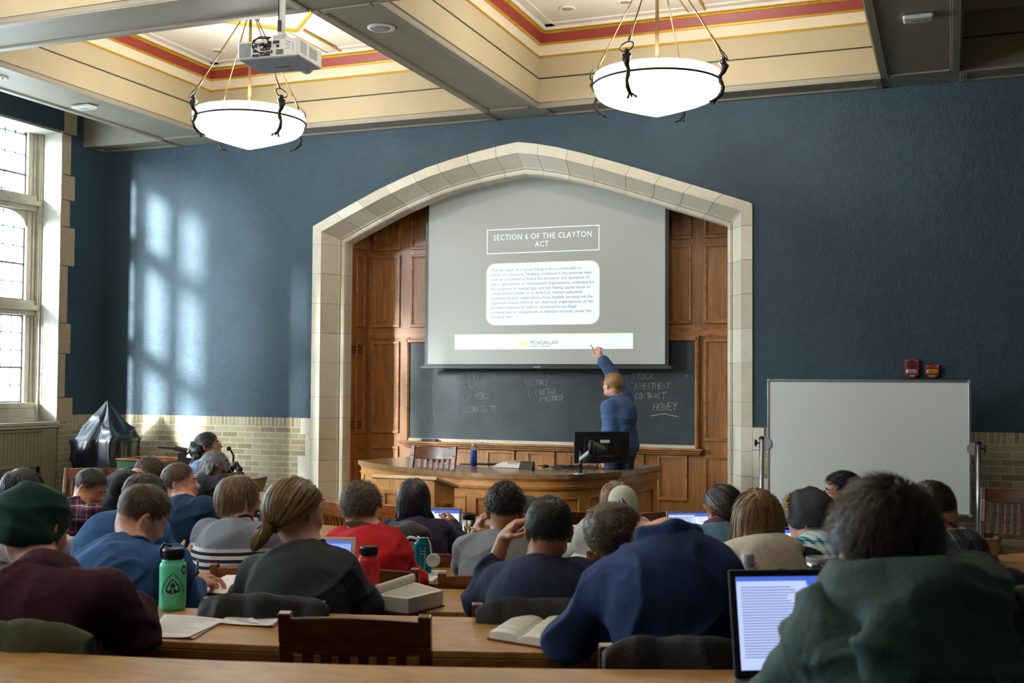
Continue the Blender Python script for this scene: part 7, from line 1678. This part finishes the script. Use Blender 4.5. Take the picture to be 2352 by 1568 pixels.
# notebooks / papers
def stack(px4, z, th, label, name='notebook', covm=None, cat='notebook'):
    P = [at(a, b, 'Z', z+th) for a, b in px4]; c = sum(P)/4; c[2] = z; o = thing(name, c, label, cat); n_ = max(2, int(th/.006))
    for k in range(2):
        za, zb = (z+.0005, z+.003) if k == 0 else (z+.003, z+th); C = sum(P)/4; e = 1.0 if k else 1.02
        vs = [(C[0]+(p[0]-C[0])*e, C[1]+(p[1]-C[1])*e, zz) for zz in (za, zb) for p in P]; m = MB(); m.add(vs, [(0, 3, 2, 1), (4, 5, 6, 7), (0, 1, 5, 4), (1, 2, 6, 5), (2, 3, 7, 6), (3, 0, 4, 7)]); m.build('pages' if k else 'cover', MAT['paper'] if k else (covm or MAT['grey_pl']), o, world=True, bevel=.0008)
    m = MB()
    for i in range(10): v = .1+i*.08; a = P[0]*(1-v)+P[3]*v; b = P[1]*(1-v)+P[2]*v; p = a*.9+b*.1; q_ = a*.15+b*.85; p[2] = q_[2] = z+th+.0003; m.bar(p, q_, .0015, .0003)
    m.build('ruled_line', MAT['ink'], o, world=True); return o
stack([(930, 1322), (992, 1334), (1026, 1310), (975, 1308)], deskz(5.6), .016, 'open white notebook in front of the teal bottle')
stack([(1296, 1292), (1352, 1300), (1380, 1276), (1320, 1268)], deskz(5.6), .02, 'stack of white pages below the open casebook', name='paper_stack', cat='paper')
stack([(872, 1216), (890, 1222), (905, 1214), (890, 1208)], deskz(4.6), .008, 'white page edge between the red jacket and the black backpack', name='paper_stack', cat='paper')
stack([(150, 1262), (176, 1268), (190, 1248), (160, 1242)], deskz(5.6), .012, 'open notebook under the red and navy plaid sleeve')
# foil and plastic wrap
P = atr(1030, 1283, 4.72); P[2] = deskz(4.6)
foil = thing('foil_ball', P+np.array([.03, 0, 0]), 'crumpled foil and dark wrap left of the grey t-shirt', 'foil wrap'); V, Q = sdf_mesh([ell((0, 0, .032), (.045, .04, .032)), ell((.03, .01, .025), (.03, .03, .024))], .004, lambda V: .010*np.abs(vnoise(V*60, 3))+.004*vnoise(V*140, 5)); npmesh('foil', V, Q, plain('crumpled_foil', (150, 150, 156), .3, .7, var=.6, scale=60), foil, world=False, smooth=False)
bag = thing('plastic_bag', P+np.array([-.10, .04, 0]), 'small clear crumpled plastic bag beside the foil wrap', 'bag'); V, Q = sdf_mesh([ell((0, 0, .03), (.06, .04, .03)), ell((.02, .0, .045), (.02, .02, .03))], .005, lambda V: .014*np.abs(vnoise(V*45, 7))); npmesh('film', V, Q, translucent('clear_film', (214, 218, 222), .4), bag, world=False, smooth=False)
# grey pouch behind the teal bottle
P = atr(945, 1280, 5.50); P[2] = deskz(5.6); o = thing('grey_handbag', P, 'small grey quilted bag with a pale strap behind the teal bottle', 'bag'); V, Q = sdf_mesh([ell((0, 0, .07), (.06, .035, .07)), cap((-.04, 0, .03), (.04, 0, .03), .03)], .006, lambda V: .003*np.sin(V[:, 0]*300)*1.0); npmesh('pouch', V, Q, fabric('grey_quilt', (120, 124, 128)), o, world=False)
sub(o, 'strap', lambda m: m.tube([(-.055, 0, .11), (-.04, -.01, .145), (.0, -.015, .165), (.045, -.015, .158), (.062, -.01, .13)], .007, 8), MAT['white'], smooth=True)
# ------------------------------------------------------------------ laptops
def laptop(base, az, W=.325, D=.225, Hs=.21, tilt=18, body=None, label='', screen=None, bez=.012, content='doc', lidm=None, seed=1):
    """open laptop; az: direction the user faces; base = centre of keyboard deck"""
    o = thing('laptop', base, label, 'laptop', rz=az); body = body or MAT['alu']; lidm = lidm or body
    sub(o, 'base', lambda m: m.box(-W/2, W/2, -D/2, D/2, 0, .016), body, bevel=.005)
    sub(o, 'keyboard', lambda m: [m.box(-W*.42+i*W*.84/13, -W*.42+(i+.85)*W*.84/13, -D*.05+j*.019, -D*.05+j*.019+.016, .016, .0175) for i in range(13) for j in range(5)], MAT['black_pl'])
    sub(o, 'trackpad', lambda m: m.box(-.05, .05, -D*.45, -D*.12, .016, .0165), MAT['grey_pl'])
    t_ = rad(tilt); u = np.array([0, math.sin(t_), math.cos(t_)]); n = np.array([0, -math.cos(t_), math.sin(t_)]); h = np.array([0, D/2, .014]); X = np.array([1., 0, 0]); c = h+u*Hs/2
    m = MB(); m.obox(c, X, n, u, W/2, .004, Hs/2); ld = m.build('lid', lidm, o, bevel=.004)
    m = MB(); m.obox(c+n*.0045, X, n, u, W/2-.003, .0006, Hs/2-.003); m.build('bezel', screen or MAT['black_pl'], ld, bevel=.0004)
    sw, sh = W/2-bez, Hs/2-bez; scr = emis('screen_white', (176, 192, 240), .62) if content == 'doc' else (emis('screen_blue', (110, 132, 216), .85) if content == 'blue' else emis('screen_dark', (40, 58, 82), .5))
    m = MB(); m.obox(c+n*.0055, X, n, u, sw, .0004, sh); m.build('screen', scr, ld)
    rnd = random.Random(seed); bar = emis('screen_bar', (64, 92, 190), .7); txt = emis('screen_text', (92, 100, 120), .35); pale_ = emis('screen_pane', (206, 216, 244), .66)
    R_ = lambda m, u0, u1, v0, v1, k=.0062: m.obox(c+X*((u0+u1)/2*2-1)*sw+u*((v0+v1)/2*2-1)*sh+n*k, X, n, u, (u1-u0)*sw, .0002, (v1-v0)*sh)
    if content in ('doc', 'blue'):
        m = MB(); R_(m, 0, 1, .95, 1); (R_(m, 0.5, 1, .90, .95) if content == 'doc' else R_(m, 0, .05, 0, .9)); m.build('menu_bar', bar, ld)
        m = MB(); R_(m, .52, .98, .05, .90) if content == 'doc' else R_(m, .07, .9, .08, .86); m.build('window_pane', pale_, ld)
        m = MB()
        for i in range(26):
            v = .88-.03*i; R_(m, .03, .47*rnd.uniform(.75, 1), v, v+.009, .0066)
            if i % 3: R_(m, .56, .56+.36*rnd.uniform(.3, 1), v, v+.009, .0068)
        m.build('text_line', txt, ld)
    else:
        m = MB(); R_(m, .25, .8, .88, .91); R_(m, .05, .95, .78, .80); m.build('menu_bar', emis('screen_grey', (150, 160, 176), .5), ld)
        m = MB(); R_(m, .34, 1, 0, .74); m.build('window_pane', emis('screen_slate', (92, 116, 150), .5), ld)
    return o
def lap_at(px, py, r, turn=0, **k):
    P = atr(px, py, r); P[2] = deskz(r+.05)+.0005; return laptop(P, dirc(P)+rad(turn), **k)
WH = plain('white_polycarbonate', (220, 222, 222), .35)
lap_at(1915, 1560, 8.72, turn=4, W=.36, D=.24, Hs=.235, tilt=12, body=MAT['black_pl'], label='black laptop at the lower right showing a document, beside the green jacket', bez=.016, content='doc', seed=3)
lap_at(716, 1320, 6.62, turn=6, W=.30, D=.21, Hs=.20, tilt=15, body=WH, screen=WH, bez=.020, label='white laptop with a dark blue screen half hidden by the charcoal sweater', content='blue', seed=4)
lap_at(988, 1225, 4.56, turn=4, W=.325, D=.22, Hs=.235, tilt=12, screen=MAT['alu'], bez=.013, label='silver laptop open before the long straight black hair', content='doc', seed=5)
lap_at(1612, 1265, 4.58, turn=-4, W=.345, D=.23, Hs=.225, tilt=14, screen=MAT['grey_pl'], bez=.014, label='grey laptop showing two columns of text before the denim jacket', content='doc', seed=6)
lap_at(1676, 1300, 6.62, turn=-6, W=.30, D=.21, Hs=.20, tilt=14, screen=MAT['black_pl'], bez=.012, label='silver laptop with a dark screen beside the honey-coloured hair', content='dark', seed=7)
lap_at(1790, 1240, 5.62, turn=-10, W=.30, D=.21, Hs=.20, tilt=14, screen=MAT['black_pl'], bez=.012, label='dark laptop with a lilac screen before the charcoal beanie', content='doc', seed=8)
lap_at(0, 1290, 5.62, turn=-14, W=.33, D=.23, Hs=.215, tilt=14, screen=MAT['black_pl'], bez=.012, label='laptop with a blue-white screen at the left edge beside the beret', content='doc', seed=9)
P = at(585, 1148, 'Z', .75); laptop((P[0]-.07, 8.30, .7505), rad(-82), W=.31, D=.21, Hs=.20, tilt=20, body=plain('dark_brown_grey', (70, 62, 58), .4), label='grey laptop on the straight table before the person with wavy grey hair', content='doc', seed=10)
P = atr(462, 1180, 4.55); laptop((P[0], P[1], deskz(4.6)+.0005), rad(-48), W=.32, D=.22, Hs=.22, tilt=16, body=MAT['black_pl'], label='black laptop seen from behind right of the deep teal fleece', content='dark', seed=11)
# cup, name card on the straight table
o = thing('paper_cup', at(581, 1124, 'Z', .75)*[1, 1, 0]+[0, .0, .75], 'grey cup on a stand with white cords on the straight table', 'cup'); o.location = (-5.62, 8.22, .75); sub(o, 'cup', lambda m: m.lathe((0, 0, 0), [(.001, .10), (.028, .10), (.036, .17), (.048, .172), (.048, .18), (.036, .18), (.001, .178)], 28), MAT['grey_pl'], smooth=True); sub(o, 'stand', lambda m: m.lathe((0, 0, 0), [(.001, 0), (.04, 0), (.04, .006), (.012, .012), (.012, .10), (.001, .10)], 24), MAT['grey_pl'], smooth=True); sub(o, 'cord', lambda m: m.tube([(-.03, -.01, .16), (-.05, -.03, .12), (-.02, -.045, .08), (.03, -.05, .09), (.05, -.02, .05), (.06, 0, .02)], .004, 6), MAT['white'], smooth=True)
o = thing('name_card', (-5.40, 8.18, .75), 'folded white name card at the right end of the straight table', 'name card'); sub(o, 'card', lambda m: (m.add([(-.07, -.03, 0), (.07, -.03, 0), (.07, 0, .10), (-.07, 0, .10), (-.07, -.0285, 0), (.07, -.0285, 0), (.07, .0015, .10), (-.07, .0015, .10)], [(0, 1, 2, 3), (7, 6, 5, 4), (0, 4, 5, 1), (3, 2, 6, 7), (0, 3, 7, 4), (1, 5, 6, 2)]), m.add([(-.07, .04, 0), (.07, .04, 0), (.07, .0015, .10), (-.07, .0015, .10), (-.07, .0385, 0), (.07, .0385, 0), (.07, 0, .10), (-.07, 0, .10)], [(0, 3, 2, 1), (7, 4, 5, 6), (0, 1, 5, 4), (3, 7, 6, 2), (0, 4, 7, 3), (1, 2, 6, 5)])), MAT['paper'])
# ------------------------------------------------------------------ coats on chair backs, backpack
def drape(row, px0, px1, pytop, drop, mat, label, name='draped_coat', seed=1, th=.022):
    zf = [.38, .27, .176, .101, .043, 0, 0][row]; zt = zf+.885+.030; A, B = at(px0, pytop[0], 'Z', zt), at(px1, pytop[1], 'Z', zt); c = (A+B)/2; o = thing(name, (c[0], c[1], zt-drop), label, 'coat')
    L = np.linalg.norm(B-A); d = nrm(B-A); nn = nrm(np.array([-d[1], d[0], 0])); nn = nn if nn@np.append(c[:2]-CC, 0) > 0 else -nn; rnd = np.random.default_rng(seed); ph = rnd.random(6)*6
    def f(u, v):                                                  # v 0..1 runs from the front hem over the rail to the back hem
        s = (v-.42)/.58 if v > .42 else (v-.42)/.42*.75; x = (u-.5)*L; e = abs(u-.5)*2
        w = .5*math.sin(u*15+ph[0])+.3*math.sin(u*27+ph[1]+s*3)+.35*math.sin(u*8+ph[2]+s*2); a = abs(s)
        hang = drop*a**1.15; out = .030*math.tanh(s*6)+.035*s*a+.020*w*min(1, a*2.5)
        zz = zt-hang-.035*e**6*(1-a*.5)+.006*w*(1-a); x += .015*math.sin(s*5+ph[3])*a+(u-.5)*.05*a*L
        return c+d*x+nn*out+np.array([0, 0, zz-c[2]])
    m = MB(); m.grid(f, 70, 50); V = np.array(m.v); V = V+(((1-np.abs(vnoise(V*6, seed)))**3-.4)*.016)[:, None]*nn
    ob = npmesh('coat_cloth', V, m.f, mat, o); q = ob.modifiers.new('s', 'SOLIDIFY'); q.thickness = th; q.offset = 0
    return o
blackc = fabric('black_shell_cloth', (20, 23, 26), rough=.55, bump=.4, sheen=.1); olive = fabric('olive_drab_cloth', (78, 84, 62), bump=.4)
drape(2, 464, 752, (1364, 1372), .40, blackc, 'black coat hung over the chair of the person with the ponytail', seed=3)
drape(1, -150, 206, (1430, 1436), .42, olive, 'olive green coat hung over a chair at the lower left', seed=5, th=.03)
drape(2, 1096, 1366, (1376, 1376), .40, fabric('charcoal_cloth', (54, 56, 58), bump=.3), 'charcoal jacket hung behind the waffle-knit sweater', seed=7)
drape(1, 1390, 1756, (1464, 1470), .42, blackc, 'black jacket hung over the chair behind the navy blazer', seed=9)
P = atr(935, 1232, 5.30); o = thing('backpack', (P[0], P[1], floorz(P[0], P[1])+.46), 'black backpack hung behind the long straight black hair', 'backpack')
V, Q = sdf_mesh([ell(P+np.array([0, 0, -.12]), (.155, .085, .17), k=.05), ell(P+np.array([0, .0, .0]), (.125, .075, .055), k=.05), ell(P+np.array([.02, -.06, -.14]), (.10, .05, .10), k=.03)], .010, folds(.012, (14, 14, 10), 4)); npmesh('bag_body', V, Q, blackc, o)
m = MB(); m.tube([P+np.array([-.03, 0, .05]), P+np.array([-.01, -.01, .075]), P+np.array([.03, -.01, .075]), P+np.array([.05, 0, .05])], .008, 8); m.build('grab_handle', MAT['black_pl'], o, smooth=True, world=True)
# ------------------------------------------------------------------ on the lecturer's desk
z = DZ
P = on_desk(1088, 1070); o = thing('water_bottle', P, 'royal blue sleeved glass bottle with a wooden cap on the lecturer desk', 'bottle')
sub(o, 'sleeve', lambda m: m.lathe((0, 0, 0), [(.001, 0), (.032, 0), (.034, .004), (.034, .155), (.030, .158)], 28), plain('royal_blue_silicone', (26, 62, 168), .5), smooth=True); sub(o, 'glass', lambda m: m.lathe((0, 0, 0), [(.031, .156), (.031, .175), (.024, .19), (.022, .20), (.001, .20)], 28), translucent('clear_glass_b', (200, 204, 200), .6), smooth=True); sub(o, 'cap', lambda m: m.lathe((0, 0, 0), [(.024, .198), (.025, .202), (.025, .222), (.023, .225), (.001, .225)], 28), plain('bamboo', (206, 160, 96), .5), smooth=True)
P = on_desk(1070, 1067); o = thing('smartphone', P, 'black smartphone lying left of the royal blue bottle', 'phone'); sub(o, 'case', lambda m: m.box(-.06, .06, -.035, .035, 0, .010), MAT['black_pl'], bevel=.006); sub(o, 'glass', lambda m: m.box(-.055, .055, -.031, .031, .010, .0108), MAT['dark_pl'])
P = on_desk(1122, 1067); o = thing('notebook', P, 'thin dark folder with pens on it behind the royal blue bottle', 'notebook'); sub(o, 'cover', lambda m: m.box(-.14, .14, -.07, .07, 0, .014), MAT['black_pl'], bevel=.003); sub(o, 'pen', lambda m: (m.tube([(-.06, -.02, .02), (.07, -.03, .02)], .005, 8), m.tube([(.0, .02, .02), (.12, .0, .02)], .005, 8)), MAT['steel'], smooth=True)
P = on_desk(1178, 1073); o = thing('open_casebook', P, 'open thick white book on the lecturer desk', 'book')
def cb(m):
    vs = []; n = 21
    for y in (-.12, .12):
        for i in range(n): u = i/(n-1)*2-1; vs.append((u*.17, y, .012+.05*(1-abs(u)**2.2)*(.55+.45*(u < 0))-.0*u))
    for y in (-.12, .12):
        for i in range(n): vs.append(((i/(n-1)*2-1)*.17, y, .004))
    fs = [(i, i+1, n+i+1, n+i) for i in range(n-1)]+[(2*n+i, 3*n+i, 3*n+i+1, 2*n+i+1) for i in range(n-1)]+[(i, 2*n+i, 2*n+i+1, i+1) for i in range(n-1)]+[(n+i, n+i+1, 3*n+i+1, 3*n+i) for i in range(n-1)]+[(0, n, 3*n, 2*n), (n-1, 3*n-1, 4*n-1, 2*n-1)]; m.add(vs, fs)
sub(o, 'pages', cb, MAT['page']); sub(o, 'cover', lambda m: m.box(-.175, .175, -.125, .125, 0, .004), MAT['cover_red'])
P = on_desk(1209, 1080); o = thing('control_panel', P, 'small black tilted touch panel on the lecturer desk', 'touch panel', rz=rad(-8)); sub(o, 'housing', lambda m: m.prism([(-.03, 0), (.04, 0), (.03, .085), (.018, .088)], -.075, .075, 'YZ'), MAT['black_pl'], bevel=.004); sub(o, 'stand', lambda m: m.box(-.05, .05, .03, .07, 0, .012), MAT['dark_pl'], bevel=.002)
P = on_desk(1253, 1074); o = thing('computer_mouse', P, 'black computer mouse right of the touch panel', 'mouse'); V, Q = sdf_mesh([ell((0, 0, .010), (.032, .055, .026))], .004); V[:, 2] = np.maximum(V[:, 2], 0); npmesh('shell', V, Q, MAT['black_pl'], o, world=False); sub(o, 'wheel', lambda m: m.tube([(-.003, .025, .033), (.003, .025, .033)], .006, 10), MAT['grey_pl'])
P = on_desk(1322, 1075); o = thing('keyboard', P, 'black keyboard lying before the monitor arm', 'keyboard', rz=rad(2)); sub(o, 'tray', lambda m: m.box(-.22, .22, -.06, .07, 0, .018), MAT['black_pl'], bevel=.004); sub(o, 'key', lambda m: [m.box(-.21+i*.026, -.21+i*.026+.021, -.05+j*.022, -.05+j*.022+.017, .018, .026) for i in range(16) for j in range(5)], MAT['dark_pl'])['kind'] = 'stuff'
m = MB(); rnd = random.Random(8)
for k in range(4):
    pts = []; x = 1235+k*14
    for i in range(7): q_ = on_desk(x+i*(14+k*2), 1078+rnd.uniform(-4, 4)); q_[2] = z+.008+.022*rnd.random(); pts.append(q_)
    m.tube(crom(pts, 5), .0035, 6)
tag(m.build('cable_tangle', MAT['black_pl'], smooth=True), 'tangle of thin black cables between the mouse and monitor', 'cable')
def monitor():
    Q = on_desk(1333, 1089); o = thing('monitor', Q, 'black monitor seen from behind on a jointed silver arm, on the lecturer desk', 'monitor')
    C0, C1, C2, C3 = atd(1319, 990, 10.52), atd(1446, 991, 10.62), atd(1444, 1064, 10.62), atd(1318, 1063, 10.52); c = (C0+C1+C2+C3)/4; x = nrm((C1-C0)*[1, 1, 0]); W = np.linalg.norm(C1-C0)/2; up = np.array([0, 0, 1.]); n = nrm(np.cross(x, up)); h = (C0[2]-C3[2])/2
    m = MB(); m.obox(c, x, n, up, W, .012, h); m.build('screen_back', MAT['black_pl'], o, world=True, bevel=.006)
    m = MB(); m.obox(c+n*.018, x, n, up, W*.66, .012, h*.66); m.build('rear_housing', MAT['black_pl'], o, world=True, bevel=.008)
    m = MB(); m.obox(c-n*.0125, x, n, up, W-.012, .0006, h-.012); m.build('screen', emis('monitor_glow', (120, 140, 170), .4), o, world=True)
    cb_ = c+x*.03+n*.05; m = MB(); m.obox(c+n*.035, x, n, up, .05, .006, .05); m.obox(c+n*.0308+x*.03-up*.08, x, n, up, .07, .002, .012); m.build('vesa_plate', MAT['dark_pl'], o, world=True, bevel=.002)
    m = MB(); m.obox(c+n*.0425+up*.058+x*.02, x, n, up, .045, .001, .014); m.build('rating_label', MAT['white'], o, world=True)
    m = MB(); m.tube([Q+np.array([0, 0, .0]), Q+np.array([0, 0, .17])], .017, 14); m.tube([Q+up*.12, Q+up*.21], .013, 14); m.build('pillar', MAT['black_pl'], o, world=True, smooth=True)
    m = MB(); m.lathe((Q[0], Q[1], Q[2]), [(.001, 0), (.07, 0), (.07, .010), (.03, .016), (.001, .016)], 28); m.build('clamp_base', MAT['alu'], o, world=True, smooth=True)
    E = atd(1357, 1036, 10.22); F = atd(1357, 1020, 10.22); G_ = c+n*.045+x*.01-up*.01
    m = MB(); m.bar(Q+up*.14, E, .03, .036); m.build('lower_arm', MAT['grey_pl'], o, world=True, bevel=.006)
    m = MB(); m.tube([E-up*.03, F+up*.035], .022, 14); m.tube([G_-n*.02, G_+n*.012], .02, 12); m.build('elbow_joint', MAT['black_pl'], o, world=True, smooth=True)
    m = MB(); m.bar(F+up*.02, G_, .03, .032); m.build('upper_arm', MAT['grey_pl'], o, world=True, bevel=.006)
    m = MB()
    for k in range(4): a = c+n*.03-up*.09+x*(.02+.03*k); m.tube(crom([a, a+n*.05-up*.05+x*.02, E+n*.04-up*(.03+.02*k), Q+up*.10+n*.03, Q+up*.02+n*.03-x*.05*k], 6), .0032, 6)
    m.build('cable', MAT['black_pl'], o, world=True, smooth=True)
monitor()
# ------------------------------------------------------------------ powered wheelchair
def wheelchair(I):
    S, f, rt, P = I['S'], I['f'], I['rt'], I['Pp']; up = np.array([0, 0, 1.]); o = thing('wheelchair', (P[0], P[1], 0), 'black powered wheelchair with headrest and drive controls by the brick wall', 'wheelchair')
    gz = 0.0
    m = MB(); m.obox((P[0], P[1], .42), f, rt, up, .26, .22, .05); m.build('seat', MAT['black_pl'], o, world=True, bevel=.02)
    m = MB(); b = P-f*.16; m.obox(b+up*.22, f, rt, up, .04, .20, .30); m.build('backrest', MAT['black_pl'], o, world=True, bevel=.03)
    hc = I['H']-I['R'][:, 1]*.115; m_ = sdf_mesh([ell(hc, (.045, .10, .085), np.stack([I['R'][:, 1], I['R'][:, 0], I['R'][:, 2]], 1)), ell(hc+I['R'][:, 0]*.09+f*.03, (.05, .03, .05)), ell(hc-I['R'][:, 0]*.09+f*.03, (.05, .03, .05))], .008); npmesh('headrest', *m_, MAT['black_pl'], o)
    m = MB(); m.tube([hc-f*.03, hc-f*.10-up*.06, b+up*.45], .012, 8); m.tube([hc-f*.06, hc-f*.16+up*.02], .022, 8); m.tube([hc-f*.16+up*.02, hc-f*.30+up*.03], .010, 8); m.obox(hc-f*.10-up*.05, f, rt, up, .03, .03, .035); m.obox(hc-f*.06-up*.12, f, rt, up, .02, .03, .05); m.build('headrest_bracket', MAT['dark_pl'], o, world=True, smooth=False)
    for s in (-1, 1):
        m = MB(); c = P+rt*s*.28-f*.05; c[2] = .17; m.tube([c-rt*.03, c+rt*.03], .17, 28); m.tube([c-rt*.035, c+rt*.035], .08, 20); m.build('drive_wheel', MAT['dark_pl'], o, world=True, bevel=.01)
        c = P+rt*s*.22+f*.38; c[2] = .09; m = MB(); m.tube([c-rt*.02, c+rt*.02], .09, 20); m.build('caster', MAT['black_pl'], o, world=True, bevel=.008)
        m = MB(); a = P+rt*s*.27+up*.13; m.obox(a+f*.06, f, rt, up, .18, .035, .018); m.tube([a-f*.08, a-f*.10-up*.22], .015, 8); m.build('armrest', MAT['black_pl'], o, world=True, bevel=.008)
    m = MB(); m.obox((P[0], P[1], .24), f, rt, up, .30, .17, .10); m.build('power_base', MAT['dark_pl'], o, world=True, bevel=.02)
    ch = I['H']+I['R']@np.array([0, .16, -.06]); m = MB(); m.tube([ch, ch-up*.02+f*.02, ch-up*.06+f*.04, ch-up*.3+f*.03], .008, 8); m.sphere(ch, .020, 10, 8); m.build('chin_control', MAT['black_pl'], o, world=True, smooth=True)
    # black harness bag looped over the front
    c = atd(536, 1082, 9.15); m_ = sdf_mesh([ell(c+np.array([-.10, 0, .0]), (.10, .05, .06), k=.04), cap(c+np.array([-.03, 0, .02]), c+np.array([.02, 0, .05]), .03, .024, .02), cap(c+np.array([.02, 0, .05]), c+np.array([.06, 0, .02]), .024, .02, .02), cap(c+np.array([.06, 0, .02]), c+np.array([.05, 0, -.05]), .02, .02, .02), cap(c+np.array([-.02, 0, -.05]), c+np.array([.05, 0, -.05]), .03, .02, .02)], .007, folds(.004, seed=2)); npmesh('harness_pad', *m_, MAT['black_pl'], o)
wheelchair(WCH)
